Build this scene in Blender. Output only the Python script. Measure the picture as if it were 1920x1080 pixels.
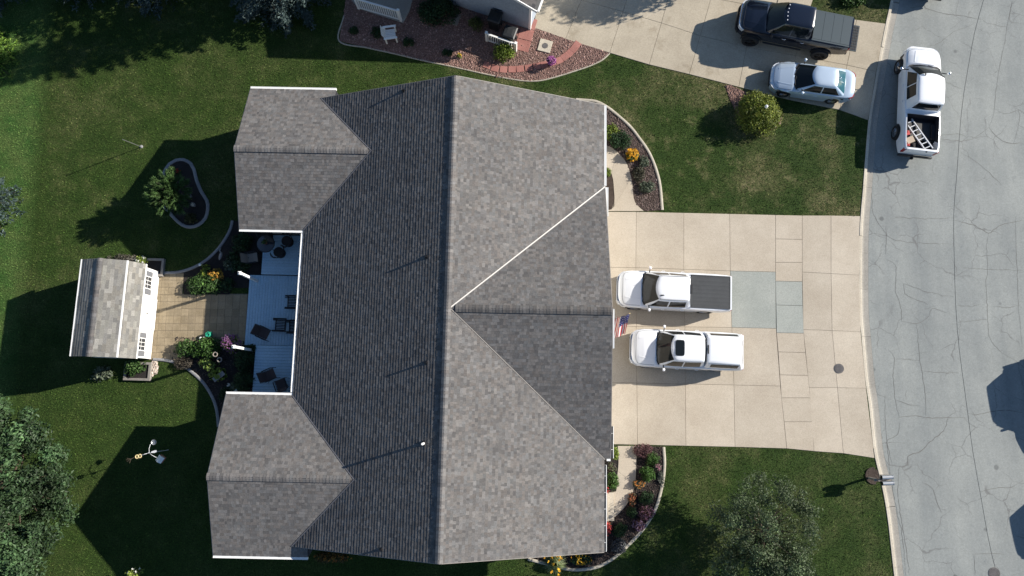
# Aerial view of a ranch house, its drive, yard and street. Units are metres; X east, Y north, Z up.
import bpy, bmesh, math, random
import numpy as np
from mathutils import Vector, Matrix

for o in list(bpy.data.objects):
    bpy.data.objects.remove(o)
scene = bpy.context.scene
C = scene.collection
R = math.radians
rng = np.random.default_rng(11)
random.seed(11)

# ------------------------------------------------------------------ camera
cam_data = bpy.data.cameras.new('camera')
cam_data.sensor_width = 36.0
cam_data.lens = 36.0 * 1340.0 / 1920.0
cam_data.clip_start = 0.5
cam_data.clip_end = 2000.0
cam = bpy.data.objects.new('camera', cam_data)
cam.location = (0.0, 0.0, 37.5)
cam.rotation_euler = (R(8.8), 0.0, 0.0)
C.objects.link(cam)
scene.camera = cam

# ------------------------------------------------------------------ sky, sun, exposure
SUN_ELEV, SUN_AZ = 26.3, 17.0            # degrees above the horizon; degrees north of east
world = bpy.data.worlds.new('World')
scene.world = world
world.use_nodes = True
wn = world.node_tree
for n in list(wn.nodes):
    wn.nodes.remove(n)
sky = wn.nodes.new('ShaderNodeTexSky')
sky.sky_type = 'NISHITA'
sky.sun_disc = False
sky.sun_elevation = R(SUN_ELEV)
sky.sun_rotation = R(90.0 - SUN_AZ)
sky.air_density = 1.0
sky.dust_density = 0.15
sky.ozone_density = 2.6
bg = wn.nodes.new('ShaderNodeBackground')
bg.inputs['Strength'].default_value = 0.066
wo = wn.nodes.new('ShaderNodeOutputWorld')
wn.links.new(sky.outputs[0], bg.inputs[0])
wn.links.new(bg.outputs[0], wo.inputs[0])

sun_data = bpy.data.lights.new('sun', 'SUN')
sun_data.energy = 4.6
sun_data.angle = R(0.5)
sun_data.color = (1.0, 0.93, 0.83)
sun = bpy.data.objects.new('sun', sun_data)
sd = Vector((math.cos(R(SUN_ELEV)) * math.cos(R(SUN_AZ)), math.cos(R(SUN_ELEV)) * math.sin(R(SUN_AZ)), math.sin(R(SUN_ELEV))))
sun.rotation_euler = (-sd).to_track_quat('-Z', 'Y').to_euler()
sun.location = sd * 100
C.objects.link(sun)

vs = scene.view_settings
vs.view_transform = 'Standard'
vs.look = 'None'
vs.exposure = 0.98
vs.gamma = 1.0
vs.use_curve_mapping = False
scene.cycles.max_bounces = 6
scene.cycles.diffuse_bounces = 3
scene.cycles.glossy_bounces = 3
scene.cycles.transparent_max_bounces = 8

# ------------------------------------------------------------------ materials
MATS = {}
def new_mat(name):
    m = bpy.data.materials.new(name)
    m.use_nodes = True
    nt = m.node_tree
    b = nt.nodes['Principled BSDF']
    MATS[name] = m
    return m, nt, b

def plain(name, col, rough=0.6, metal=0.0, coat=0.0, spec=0.5):
    m, nt, b = new_mat(name)
    b.inputs['Base Color'].default_value = (*col, 1)
    b.inputs['Roughness'].default_value = rough
    b.inputs['Metallic'].default_value = metal
    b.inputs['Coat Weight'].default_value = coat
    b.inputs['Coat Roughness'].default_value = 0.05
    b.inputs['Specular IOR Level'].default_value = spec
    return m

def nnode(nt, kind, **kw):
    n = nt.nodes.new(kind)
    for k, v in kw.items():
        if k in n.inputs:
            n.inputs[k].default_value = v
        else:
            setattr(n, k, v)
    return n

def world_pos(nt):
    return nt.nodes.new('ShaderNodeNewGeometry').outputs['Position']

def noise(nt, vec, scale, detail=4.0, rough=0.6):
    n = nnode(nt, 'ShaderNodeTexNoise', Scale=scale, Detail=detail, Roughness=rough)
    nt.links.new(vec, n.inputs['Vector'])
    return n.outputs['Fac']

def ramp(nt, fac, stops):
    r = nt.nodes.new('ShaderNodeValToRGB')
    e = r.color_ramp.elements
    while len(e) < len(stops):
        e.new(0.5)
    for q, (p, c) in zip(e, stops):
        q.position = p
        q.color = (*c, 1) if len(c) == 3 else c
    nt.links.new(fac, r.inputs['Fac'])
    return r.outputs['Color']

def mix(nt, fac, a, b, mode='MIX'):
    n = nt.nodes.new('ShaderNodeMix')
    n.data_type = 'RGBA'
    n.blend_type = mode
    for s, v in ((n.inputs[0], fac), (n.inputs[6], a), (n.inputs[7], b)):
        if hasattr(v, 'is_output'):
            nt.links.new(v, s)
        else:
            s.default_value = v if not isinstance(v, tuple) or len(v) == 4 else (*v, 1)
    return n.outputs[2]

def bump(nt, b, h, strength=0.3, dist=0.02):
    n = nnode(nt, 'ShaderNodeBump', Strength=strength, Distance=dist)
    nt.links.new(h, n.inputs['Height'])
    nt.links.new(n.outputs[0], b.inputs['Normal'])

def grainy(name, ca, cb, s_big=0.6, s_small=14.0, rough=0.85, bmp=0.25, dist=0.01, stain=None, objrand=0.0, spec=0.3):
    """two tones mixed by broad and fine noise, fine relief, optional darker stains"""
    m, nt, b = new_mat(name)
    p = world_pos(nt)
    n1 = noise(nt, p, s_big, 5.0, 0.65)
    n2 = noise(nt, p, s_small, 3.0, 0.7)
    c1 = ramp(nt, n1, [(0.32, ca), (0.68, cb)])
    c2 = ramp(nt, n2, [(0.25, (0.78, 0.78, 0.78)), (0.75, (1.15, 1.15, 1.15))])
    c = mix(nt, 1.0, c1, c2, 'MULTIPLY')
    if stain:
        n3 = noise(nt, p, stain[0], 6.0, 0.7)
        f = ramp(nt, n3, [(stain[1], (0, 0, 0)), (stain[1] + 0.12, (1, 1, 1))])
        c = mix(nt, f, c, mix(nt, 1.0, c, stain[2], 'MULTIPLY'))
    if objrand:
        oi = nt.nodes.new('ShaderNodeObjectInfo')
        r = ramp(nt, oi.outputs['Random'], [(0.0, (1 - objrand,) * 3), (1.0, (1 + objrand,) * 3)])
        c = mix(nt, 1.0, c, r, 'MULTIPLY')
    nt.links.new(c, b.inputs['Base Color'])
    b.inputs['Roughness'].default_value = rough
    b.inputs['Specular IOR Level'].default_value = spec
    bump(nt, b, n2, bmp, dist)
    return m

def attr_mat(name, rough=0.8, spec=0.3, translucent=0.0, grain=None, bmp=0.0, wear=False):
    """colour of each small piece comes from its own colour attribute"""
    m, nt, b = new_mat(name)
    a = nt.nodes.new('ShaderNodeAttribute')
    a.attribute_name = 'Col'
    c = a.outputs['Color']
    if grain:
        p = world_pos(nt)
        n2 = noise(nt, p, grain, 3.0, 0.7)
        c = mix(nt, 1.0, c, ramp(nt, n2, [(0.25, (0.72,) * 3), (0.75, (1.22,) * 3)]), 'MULTIPLY')
        if bmp:
            bump(nt, b, n2, bmp, 0.01)
    if wear:                                            # weathered and algae-stained areas of the roof covering
        p = world_pos(nt)
        mp = nnode(nt, 'ShaderNodeMapping'); mp.inputs['Scale'].default_value = (0.22, 1.3, 0.22); nt.links.new(p, mp.inputs['Vector'])
        c = mix(nt, 1.0, c, ramp(nt, noise(nt, p, 0.35, 5.0, 0.65), [(0.3, (0.92, 0.92, 0.93)), (0.7, (1.07, 1.06, 1.05))]), 'MULTIPLY')
        c = mix(nt, 1.0, c, ramp(nt, noise(nt, mp.outputs[0], 1.0, 4.0, 0.7), [(0.3, (0.92, 0.925, 0.93)), (0.7, (1.06, 1.06, 1.05))]), 'MULTIPLY')
    nt.links.new(c, b.inputs['Base Color'])
    b.inputs['Roughness'].default_value = rough
    b.inputs['Specular IOR Level'].default_value = spec
    if translucent:
        out = nt.nodes['Material Output']
        t = nt.nodes.new('ShaderNodeBsdfTranslucent')
        nt.links.new(c, t.inputs['Color'])
        ms = nt.nodes.new('ShaderNodeMixShader')
        ms.inputs[0].default_value = translucent
        nt.links.new(b.outputs[0], ms.inputs[1])
        nt.links.new(t.outputs[0], ms.inputs[2])
        nt.links.new(ms.outputs[0], out.inputs['Surface'])
    return m

# grass: dry and lush patches of the lawn itself, a greener lawn next door to the west
def grass_mat(name, gain, fine, per_blade=False):
    m, nt, b = new_mat(name)
    p = world_pos(nt)
    big = noise(nt, p, 0.27, 4.0, 0.6)
    mid = noise(nt, p, 0.9, 5.0, 0.7)
    fin = noise(nt, p, fine, 2.0, 0.8)
    g = lambda t: tuple(q * gain for q in t)
    lush = ramp(nt, mid, [(0.3, g((0.021, 0.045, 0.008))), (0.7, g((0.040, 0.067, 0.014)))])
    dry = ramp(nt, mid, [(0.3, g((0.066, 0.074, 0.023))), (0.72, g((0.165, 0.152, 0.075)))])
    f = ramp(nt, big, [(0.47, (0, 0, 0)), (0.62, (0.80, 0.80, 0.80))])
    f2 = ramp(nt, mid, [(0.54, (0, 0, 0)), (0.68, (0.65, 0.65, 0.65))])
    fm = mix(nt, 1.0, f, f2, 'SCREEN')
    spk = noise(nt, p, 4.5, 5.0, 0.8)                    # straw-coloured tufts break the patches up
    fm = mix(nt, 1.0, fm, ramp(nt, spk, [(0.38, (0.12, 0.12, 0.12)), (0.60, (1.5, 1.5, 1.5))]), 'MULTIPLY')
    # the front lawn by the street is drier than the back
    sx = nt.nodes.new('ShaderNodeSeparateXYZ')
    nt.links.new(p, sx.inputs[0])
    mr = nnode(nt, 'ShaderNodeMapRange')
    mr.inputs[1].default_value = -9.0; mr.inputs[2].default_value = 9.0
    mr.inputs[3].default_value = 0.34; mr.inputs[4].default_value = 1.0
    nt.links.new(sx.outputs[0], mr.inputs[0])
    mr2 = nnode(nt, 'ShaderNodeMapRange')
    mr2.inputs[1].default_value = 1.0; mr2.inputs[2].default_value = 8.0
    mr2.inputs[3].default_value = 0.42; mr2.inputs[4].default_value = 1.0
    nt.links.new(sx.outputs[1], mr2.inputs[0])
    mm = nnode(nt, 'ShaderNodeMath', operation='MULTIPLY')
    nt.links.new(mr.outputs[0], mm.inputs[0]); nt.links.new(mr2.outputs[0], mm.inputs[1])
    fm = mix(nt, 1.0, fm, mm.outputs[0], 'MULTIPLY')
    c = mix(nt, fm, lush, dry)
    # neighbour's greener lawn west of the boundary
    mr3 = nnode(nt, 'ShaderNodeMapRange')
    mr3.inputs[1].default_value = -26.6; mr3.inputs[2].default_value = -25.6
    mr3.inputs[3].default_value = 1.0; mr3.inputs[4].default_value = 0.0
    nt.links.new(sx.outputs[0], mr3.inputs[0])
    c = mix(nt, mr3.outputs[0], c, ramp(nt, mid, [(0.3, g((0.033, 0.088, 0.018))), (0.7, g((0.085, 0.125, 0.036)))]))
    c = mix(nt, 1.0, c, ramp(nt, fin, [(0.30, (0.38,) * 3), (0.70, (1.62,) * 3)]), 'MULTIPLY')
    if per_blade:
        at = nt.nodes.new('ShaderNodeAttribute'); at.attribute_name = 'Col'
        c = mix(nt, 1.0, c, at.outputs['Color'], 'MULTIPLY')
    nt.links.new(c, b.inputs['Base Color'])
    b.inputs['Roughness'].default_value = 0.85
    b.inputs['Specular IOR Level'].default_value = 0.15
    bump(nt, b, fin, 0.5, 0.03)
    return m

M = {}
M['lawn'] = grass_mat('lawn_turf', 0.85, 14.0)
M['blade'] = grass_mat('grass_blade', 1.3, 7.0, True)
M['ground'] = grainy('far_ground', (0.03, 0.05, 0.015), (0.06, 0.07, 0.03), 0.2, 3.0)
M['concrete'] = grainy('cream_concrete', (0.405, 0.350, 0.278), (0.485, 0.428, 0.348), 0.5, 22.0, 0.9, 0.12, 0.004, (2.6, 0.62, (0.86, 0.84, 0.82)), 0.065)
M['concrete_nb'] = grainy('weathered_concrete', (0.35, 0.305, 0.235), (0.44, 0.39, 0.305), 0.5, 18.0, 0.9, 0.15, 0.004, (0.7, 0.56, (0.80, 0.78, 0.75)), 0.04)
M['concrete_grey'] = grainy('grey_patch_concrete', (0.29, 0.31, 0.285), (0.345, 0.36, 0.33), 0.6, 20.0, 0.9, 0.12, 0.004, None, 0.05)
def street_mat():
    m, nt, b = new_mat('street_concrete')
    p = world_pos(nt)
    mp = nnode(nt, 'ShaderNodeMapping'); mp.inputs['Scale'].default_value = (0.9, 0.10, 1.0); nt.links.new(p, mp.inputs['Vector'])
    n0 = noise(nt, mp.outputs[0], 1.0, 4.0, 0.6)
    n1 = noise(nt, p, 0.35, 5.0, 0.65); n2 = noise(nt, p, 12.0, 3.0, 0.75); n3 = noise(nt, p, 1.7, 6.0, 0.75); n4 = noise(nt, p, 45.0, 2.0, 0.6)
    c = ramp(nt, n1, [(0.32, (0.222, 0.238, 0.234)), (0.68, (0.272, 0.288, 0.279))])
    c = mix(nt, 1.0, c, ramp(nt, n0, [(0.3, (0.86, 0.87, 0.88)), (0.7, (1.10, 1.09, 1.07))]), 'MULTIPLY')
    c = mix(nt, 1.0, c, ramp(nt, n2, [(0.25, (0.84,) * 3), (0.75, (1.14,) * 3)]), 'MULTIPLY')
    c = mix(nt, 1.0, c, ramp(nt, n4, [(0.3, (0.88,) * 3), (0.7, (1.1,) * 3)]), 'MULTIPLY')
    f = ramp(nt, n3, [(0.60, (0, 0, 0)), (0.70, (1, 1, 1))])
    c = mix(nt, f, c, mix(nt, 1.0, c, (0.84, 0.85, 0.87), 'MULTIPLY'))
    # hairline map cracking, strongest where the surface is worn
    dn = nnode(nt, 'ShaderNodeTexNoise', Scale=1.4, Detail=4.0); nt.links.new(p, dn.inputs['Vector'])
    dv = nnode(nt, 'ShaderNodeVectorMath', operation='MULTIPLY_ADD'); nt.links.new(dn.outputs['Color'], dv.inputs[0]); dv.inputs[1].default_value = (0.7, 0.7, 0.0); nt.links.new(p, dv.inputs[2])
    ve = nnode(nt, 'ShaderNodeTexVoronoi', feature='DISTANCE_TO_EDGE', Scale=0.62); nt.links.new(dv.outputs[0], ve.inputs['Vector'])
    ce = ramp(nt, ve.outputs['Distance'], [(0.0, (1, 1, 1)), (0.016, (0, 0, 0))])
    cm = mix(nt, 1.0, ce, ramp(nt, noise(nt, p, 0.45, 3.0, 0.6), [(0.46, (0, 0, 0)), (0.60, (0.75, 0.75, 0.75))]), 'MULTIPLY')
    c = mix(nt, cm, c, (0.12, 0.12, 0.118))
    v = nnode(nt, 'ShaderNodeTexVoronoi', Scale=0.55); nt.links.new(p, v.inputs['Vector'])
    s = ramp(nt, v.outputs['Distance'], [(0.05, (0.62, 0.62, 0.63)), (0.085, (1, 1, 1))])
    c = mix(nt, 1.0, c, s, 'MULTIPLY')
    nt.links.new(c, b.inputs['Base Color']); b.inputs['Roughness'].default_value = 0.9; b.inputs['Specular IOR Level'].default_value = 0.3
    bump(nt, b, n2, 0.25, 0.006)
    return m
M['street'] = street_mat()
M['gutter'] = grainy('gutter_concrete', (0.30, 0.285, 0.255), (0.37, 0.35, 0.31), 0.7, 14.0, 0.9, 0.2, 0.005, None, 0.06)
M['kerb'] = grainy('kerb_concrete', (0.46, 0.41, 0.33), (0.56, 0.51, 0.42), 0.8, 14.0, 0.9, 0.2, 0.005, None, 0.05)
M['edging'] = grainy('edging_concrete', (0.36, 0.33, 0.27), (0.46, 0.42, 0.35), 1.2, 16.0, 0.9, 0.2, 0.005)
M['edging_grey'] = grainy('grey_edging_concrete', (0.20, 0.20, 0.21), (0.27, 0.27, 0.27), 1.2, 16.0, 0.9, 0.2, 0.005)
M['joint'] = plain('joint_sand', (0.19, 0.16, 0.125), 0.95)
M['crack'] = plain('crack_dirt', (0.14, 0.14, 0.13), 0.95)
M['seal'] = plain('joint_dirt', (0.10, 0.10, 0.10), 0.9)
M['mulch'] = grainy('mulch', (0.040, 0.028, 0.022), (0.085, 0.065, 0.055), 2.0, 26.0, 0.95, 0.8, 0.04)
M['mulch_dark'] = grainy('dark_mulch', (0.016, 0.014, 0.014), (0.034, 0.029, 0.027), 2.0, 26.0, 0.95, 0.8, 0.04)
M['rockbed'] = grainy('rock_bed', (0.15, 0.085, 0.07), (0.23, 0.14, 0.115), 2.0, 24.0, 0.95, 0.8, 0.04)
M['paver'] = grainy('tan_paver', (0.225, 0.18, 0.115), (0.30, 0.245, 0.165), 1.4, 22.0, 0.9, 0.3, 0.006, None, 0.13)
M['red_paver'] = grainy('red_paver', (0.29, 0.125, 0.105), (0.36, 0.165, 0.14), 1.6, 22.0, 0.9, 0.3, 0.006, None, 0.07)
M['deck_frame'] = plain('deck_joists', (0.05, 0.065, 0.08), 0.9)
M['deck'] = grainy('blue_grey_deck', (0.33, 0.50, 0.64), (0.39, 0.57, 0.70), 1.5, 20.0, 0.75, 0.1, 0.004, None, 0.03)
M['trim_tan'] = plain('tan_trim', (0.26, 0.24, 0.22), 0.6)
M['white'] = plain('white_trim', (0.80, 0.80, 0.78), 0.45)
M['white_dull'] = grainy('white_siding', (0.70, 0.70, 0.69), (0.78, 0.78, 0.77), 0.8, 9.0, 0.6, 0.05, 0.003)
M['siding'] = grainy('beige_siding', (0.42, 0.38, 0.32), (0.48, 0.44, 0.38), 0.8, 9.0, 0.7, 0.05, 0.003)
M['siding_nb'] = grainy('pale_grey_siding', (0.28, 0.325, 0.385), (0.32, 0.365, 0.425), 0.8, 9.0, 0.7, 0.05, 0.003)
M['shingle'] = attr_mat('roof_shingle', 0.95, 0.15, 0, 18.0, 0.08, True)
M['underlay'] = plain('roof_underlay', (0.035, 0.035, 0.038), 0.95)
M['leaf'] = attr_mat('foliage', 0.55, 0.3, 0.22)
M['needle'] = attr_mat('needle_foliage', 0.6, 0.3, 0.06)
M['petal'] = attr_mat('petal', 0.6, 0.3, 0.2)
M['stone'] = attr_mat('stones', 0.9, 0.3, 0, 40.0, 0.2)
M['bark'] = grainy('bark', (0.07, 0.05, 0.035), (0.13, 0.10, 0.075), 3.0, 22.0, 0.95, 0.8, 0.03)
M['timber'] = grainy('grey_timber', (0.20, 0.185, 0.165), (0.28, 0.26, 0.235), 1.2, 16.0, 0.9, 0.3, 0.01)
M['dark_metal'] = plain('dark_metal', (0.012, 0.012, 0.014), 0.4, 0.3)
M['steel'] = plain('galvanised_steel', (0.45, 0.46, 0.47), 0.4, 0.8)
M['alu'] = plain('aluminium', (0.74, 0.75, 0.76), 0.4, 0.25)
M['sling'] = plain('brown_sling', (0.055, 0.042, 0.044), 0.8)
M['wicker'] = plain('dark_wicker', (0.018, 0.017, 0.019), 0.7)
M['tan_cloth'] = plain('tan_cushion', (0.25, 0.22, 0.19), 0.85)
M['pane'] = plain('window_pane', (0.035, 0.04, 0.05), 0.06, 0.0, 0.0, 0.8)
M['shutter'] = plain('grey_shutter', (0.15, 0.155, 0.17), 0.7)
M['plastic_black'] = plain('black_plastic', (0.012, 0.014, 0.015), 0.45)
M['plastic_green'] = plain('green_plastic', (0.02, 0.30, 0.19), 0.5)
M['iron'] = grainy('cast_iron', (0.10, 0.095, 0.095), (0.16, 0.15, 0.15), 3.0, 20.0, 0.7, 0.3, 0.005)
M['yellow_wood'] = plain('yellow_wood', (0.62, 0.50, 0.26), 0.6)
M['terracotta'] = plain('terracotta', (0.30, 0.12, 0.07), 0.8)
M['red_plastic'] = plain('red_plastic', (0.45, 0.03, 0.03), 0.45)
M['box_card'] = plain('cardboard', (0.42, 0.34, 0.26), 0.85)

# ------------------------------------------------------------------ mesh helpers
class MB:
    """collects faces of one part, with an optional colour per face"""
    def __init__(s):
        s.v = []; s.f = []; s.c = []
    def face(s, pts, col=None):
        n = len(s.v)
        s.v += [tuple(p) for p in pts]
        s.f.append(tuple(range(n, n + len(pts)))); s.c.append(col)
    def grid(s, rows, closed=False, col=None):
        n = len(s.v); w = len(rows[0])
        for r in rows: s.v += [tuple(p) for p in r]
        for i in range(len(rows) - 1):
            for j in range(w if closed else w - 1):
                k = (j + 1) % w
                s.f.append((n + i * w + j, n + i * w + k, n + (i + 1) * w + k, n + (i + 1) * w + j)); s.c.append(col)
        return n
    def box(s, x0, x1, y0, y1, z0, z1, col=None, xf=None):
        p = [(x, y, z) for z in (z0, z1) for y in (y0, y1) for x in (x0, x1)]
        if xf: p = [tuple(xf @ Vector(q)) for q in p]
        n = len(s.v); s.v += p
        for f in ((0, 2, 3, 1), (4, 5, 7, 6), (0, 1, 5, 4), (2, 6, 7, 3), (0, 4, 6, 2), (1, 3, 7, 5)):
            s.f.append(tuple(n + q for q in f)); s.c.append(col)
    def prism(s, poly, z0, z1, col=None, bottom=True):
        n = len(s.v); k = len(poly)
        a = sum(poly[i][0] * poly[(i + 1) % k][1] - poly[(i + 1) % k][0] * poly[i][1] for i in range(k))
        if a < 0: poly = list(reversed(poly))
        s.v += [(p[0], p[1], z0) for p in poly] + [(p[0], p[1], z1) for p in poly]
        s.f.append(tuple(n + k + i for i in range(k))); s.c.append(col)
        if bottom: s.f.append(tuple(n + i for i in reversed(range(k)))); s.c.append(col)
        for i in range(k):
            j = (i + 1) % k
            s.f.append((n + i, n + j, n + k + j, n + k + i)); s.c.append(col)
    def tube(s, pts, rad, sides=8, caps=True, col=None):
        pts = [Vector(p) for p in pts]
        rad = rad if isinstance(rad, (list, tuple)) else [rad] * len(pts)
        rows = []
        up = Vector((0.31, 0.17, 0.94))
        for i, p in enumerate(pts):
            t = (pts[min(i + 1, len(pts) - 1)] - pts[max(i - 1, 0)])
            t = t.normalized() if t.length > 1e-9 else Vector((0, 0, 1))
            a = t.cross(up)
            a = a.normalized() if a.length > 1e-3 else t.cross(Vector((1, 0, 0))).normalized()
            b = t.cross(a)
            rows.append([p + (a * math.cos(q) + b * math.sin(q)) * rad[i] for q in [2 * math.pi * k / sides for k in range(sides)]])
        n = s.grid(rows, True, col)
        if caps:
            s.f.append(tuple(n + k for k in range(sides))); s.c.append(col)
            m = n + (len(rows) - 1) * sides
            s.f.append(tuple(m + k for k in reversed(range(sides)))); s.c.append(col)
    def lathe(s, prof, sides=20, at=(0, 0, 0), axis='z', col=None):
        rows = []
        for r, h in prof:
            row = []
            for k in range(sides):
                q = 2 * math.pi * k / sides
                a, b = r * math.cos(q), r * math.sin(q)
                row.append((at[0] + a, at[1] + b, at[2] + h) if axis == 'z' else (at[0] + a, at[1] + h, at[2] + b) if axis == 'y' else (at[0] + h, at[1] + a, at[2] + b))
            rows.append(row)
        s.grid(rows, True, col)
    def build(s, name, m, parent=None, smooth=False, origin=None, angle=None):
        me = bpy.data.meshes.new(name)
        v = s.v
        if origin is not None:
            v = [(p[0] - origin[0], p[1] - origin[1], p[2] - origin[2]) for p in v]
        me.from_pydata(v, [], s.f)
        if any(c is not None for c in s.c):
            at = me.color_attributes.new('Col', 'FLOAT_COLOR', 'CORNER')
            arr = np.ones((len(me.loops), 4), np.float32)
            k = 0
            for f, c in zip(s.f, s.c):
                if c is not None: arr[k:k + len(f), :3] = c
                k += len(f)
            at.data.foreach_set('color', arr.ravel())
        me.materials.append(M[m] if isinstance(m, str) else m)
        o = link(name, me, parent)
        if origin is not None: o.location = origin
        if smooth:
            bm = bmesh.new(); bm.from_mesh(me)
            bmesh.ops.remove_doubles(bm, verts=bm.verts, dist=1e-5)
            bmesh.ops.recalc_face_normals(bm, faces=bm.faces)
            lim = R(angle or 40)
            for f in bm.faces: f.smooth = True
            for e in bm.edges:
                e.smooth = len(e.link_faces) == 2 and e.calc_face_angle(0) < lim
            bm.to_mesh(me); bm.free()
        return o

def link(name, me, parent=None):
    o = bpy.data.objects.new(name, me)
    C.objects.link(o)
    if parent: o.parent = parent
    return o

def np_mesh(name, verts, faces, cols, m, parent=None, origin=None):
    """big triangle or quad soup: verts (n,3), faces (k,3 or 4), cols per face or None"""
    me = bpy.data.meshes.new(name)
    verts = np.asarray(verts, np.float32)
    if origin is not None: verts = verts - np.asarray(origin, np.float32)
    faces = np.asarray(faces, np.int32)
    k, w = faces.shape
    me.vertices.add(len(verts)); me.vertices.foreach_set('co', verts.ravel())
    me.loops.add(k * w); me.loops.foreach_set('vertex_index', faces.ravel())
    me.polygons.add(k)
    me.polygons.foreach_set('loop_start', np.arange(0, k * w, w, dtype=np.int32))
    me.update(calc_edges=True)
    me.shade_flat()
    if cols is not None:
        at = me.color_attributes.new('Col', 'FLOAT_COLOR', 'CORNER')
        a = np.ones((k, w, 4), np.float32); a[:, :, :3] = np.asarray(cols, np.float32)[:, None, :]
        at.data.foreach_set('color', a.ravel())
    me.materials.append(M[m] if isinstance(m, str) else m)
    o = link(name, me, parent)
    if origin is not None: o.location = origin
    return o

def tag(o, label=None, cat=None, group=None, kind=None):
    if label: o['label'] = label
    if cat: o['category'] = cat
    if group: o['group'] = group
    if kind: o['kind'] = kind
    return o

def thing(name, loc, rz=0.0, label=None, cat=None, group=None):
    o = bpy.data.objects.new(name, None)
    o.empty_display_size = 0.3
    C.objects.link(o)
    o.location = loc; o.rotation_euler = (0, 0, rz)
    return tag(o, label, cat, group)

def copy_tree(o, parent=None):
    c = o.copy(); C.objects.link(c)
    if parent: c.parent = parent
    for ch in o.children:
        copy_tree(ch, c)
    return c

def struct(o):
    o['kind'] = 'structure'
    return o

def smooth_line(pts, step=0.25, closed=False):
    """Catmull-Rom through the points, resampled"""
    P = [np.array(p[:2], float) for p in pts]
    n = len(P); out = []
    for i in range(n if closed else n - 1):
        a, b, c, d = (P[(i - 1) % n] if closed or i > 0 else 2 * P[0] - P[1], P[i], P[(i + 1) % n],
                      P[(i + 2) % n] if closed or i + 2 < n else 2 * P[-1] - P[-2])
        k = max(1, int(np.linalg.norm(c - b) / step))
        for q in range(k):
            t = q / k
            out.append(tuple(0.5 * (2 * b + (c - a) * t + (2 * a - 5 * b + 4 * c - d) * t * t + (3 * b - a - 3 * c + d) * t ** 3)))
    if not closed: out.append(tuple(P[-1]))
    return out

def offset_line(pts, d, closed=False):
    P = [np.array(p[:2], float) for p in pts]; n = len(P); out = []
    for i in range(n):
        a = P[(i - 1) % n] if closed or i > 0 else P[0]
        b = P[(i + 1) % n] if closed or i < n - 1 else P[-1]
        t = b - a; t /= (np.linalg.norm(t) + 1e-9)
        out.append(tuple(P[i] + d * np.array([t[1], -t[0]])))
    return out

def sweep(mb, pts, prof, closed=False, col=None):
    """profile of (offset to the right, z) swept along a plan line"""
    rows = []
    offs = [offset_line(pts, p[0], closed) for p in prof]
    for i in range(len(pts)):
        rows.append([(offs[k][i][0], offs[k][i][1], prof[k][1]) for k in range(len(prof))])
    if closed: rows.append(rows[0])
    mb.grid(rows, False, col)
    if not closed:
        n = len(mb.v)
        mb.face(rows[0], col); mb.face(list(reversed(rows[-1])), col)

def in_poly(px, py, poly):
    inside = np.zeros(len(px), bool)
    n = len(poly)
    for i in range(n):
        x1, y1 = poly[i][:2]; x2, y2 = poly[(i + 1) % n][:2]
        if y1 == y2: continue
        c = ((y1 > py) != (y2 > py)) & (px < (x2 - x1) * (py - y1) / (y2 - y1) + x1)
        inside ^= c
    return inside

NO_GRASS = []          # plan outlines that carry no turf

# ------------------------------------------------------------------ ground, lawn, street, kerb
KERB = [(22.295, 25.276, 0), (21.614, 23.291, 0), (21.444, 22.309, 0), (20.982, 20.689, 0), (20.464, 18.676, 0), (20.028, 16.881, 0), (19.626, 15.111, 0), (19.178, 12.274, 0), (19, 11.073, 0), (18.785, 9.735, 0), (18.607, 8.119, 0), (18.355, 4.721, 0), (18.356, 3.225, 0), (18.384, 1, 0), (18.475, -0.343, 0), (18.516, -1.967, 0), (18.574, -2.984, 0), (18.726, -3.834, 0), (18.852, -4.652, 0), (18.984, -6.037, 0), (19.085, -8.76, 0), (19.249, -11.272, 0)]
kerb_line = smooth_line(KERB, 0.5)                      # back of the kerb, north to south
K0, K1 = kerb_line[0], kerb_line[-1]
kerb_ext = [(K0[0] + 12.0, 60.0)] + kerb_line + [(K1[0] + 6.0, -50.0)]

mb = MB(); mb.face([(-500, -500, -0.6), (500, -500, -0.6), (500, 500, -0.6), (-500, 500, -0.6)])
struct(mb.build('ground', 'ground'))

mb = MB(); mb.prism([(-75, 60)] + [(-75, -50)] + list(reversed(kerb_ext)), -0.5, 0.0)
lawn = struct(mb.build('lawn', 'lawn'))

STREET_Z = -0.125
gut_out = offset_line(kerb_ext, -0.56)                  # street side edge of the gutter pan
J1 = smooth_line([(27.793, 25.276, 0), (26.76, 22.309, 0), (26.087, 20.4, 0), (25.524, 18.328, 0), (25.092, 16.631, 0), (24.812, 15.265, 0), (24.321, 12.274, 0), (23.919, 9.883, 0), (23.701, 7.275, 0), (23.543, 4.721, 0), (23.512, 2.637, 0), (23.58, 0.752, 0), (23.642, -0.887, 0), (23.711, -2.691, 0), (23.909, -5.072, 0), (24.154, -7.689, 0), (24.787, -11.272, 0)], 0.8)
J1 = [(J1[0][0] + 12.0, 60.0)] + J1 + [(J1[-1][0] + 8.0, -50.0)]
east = [(p[0] + 7.2, p[1]) for p in J1]
mb = MB(); mb.prism(gut_out + list(reversed([(p[0] + 0.6, p[1]) for p in east])), -0.5, STREET_Z - 0.012)
street = struct(mb.build('street', 'seal'))
mb = MB(); mb.prism(gut_out + list(reversed(offset_line(J1, 0.012))), -0.4, STREET_Z)
mb.build('road_slab', 'street', street)
mb = MB(); mb.prism(offset_line(J1, -0.012) + list(reversed(east)), -0.4, STREET_Z + 0.001)
mb.build('road_slab', 'street', street)
mb = MB(); mb.prism(east + [(90, -50), (90, 60)], -0.5, -0.02)
struct(mb.build('far_lawn', 'lawn'))

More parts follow.
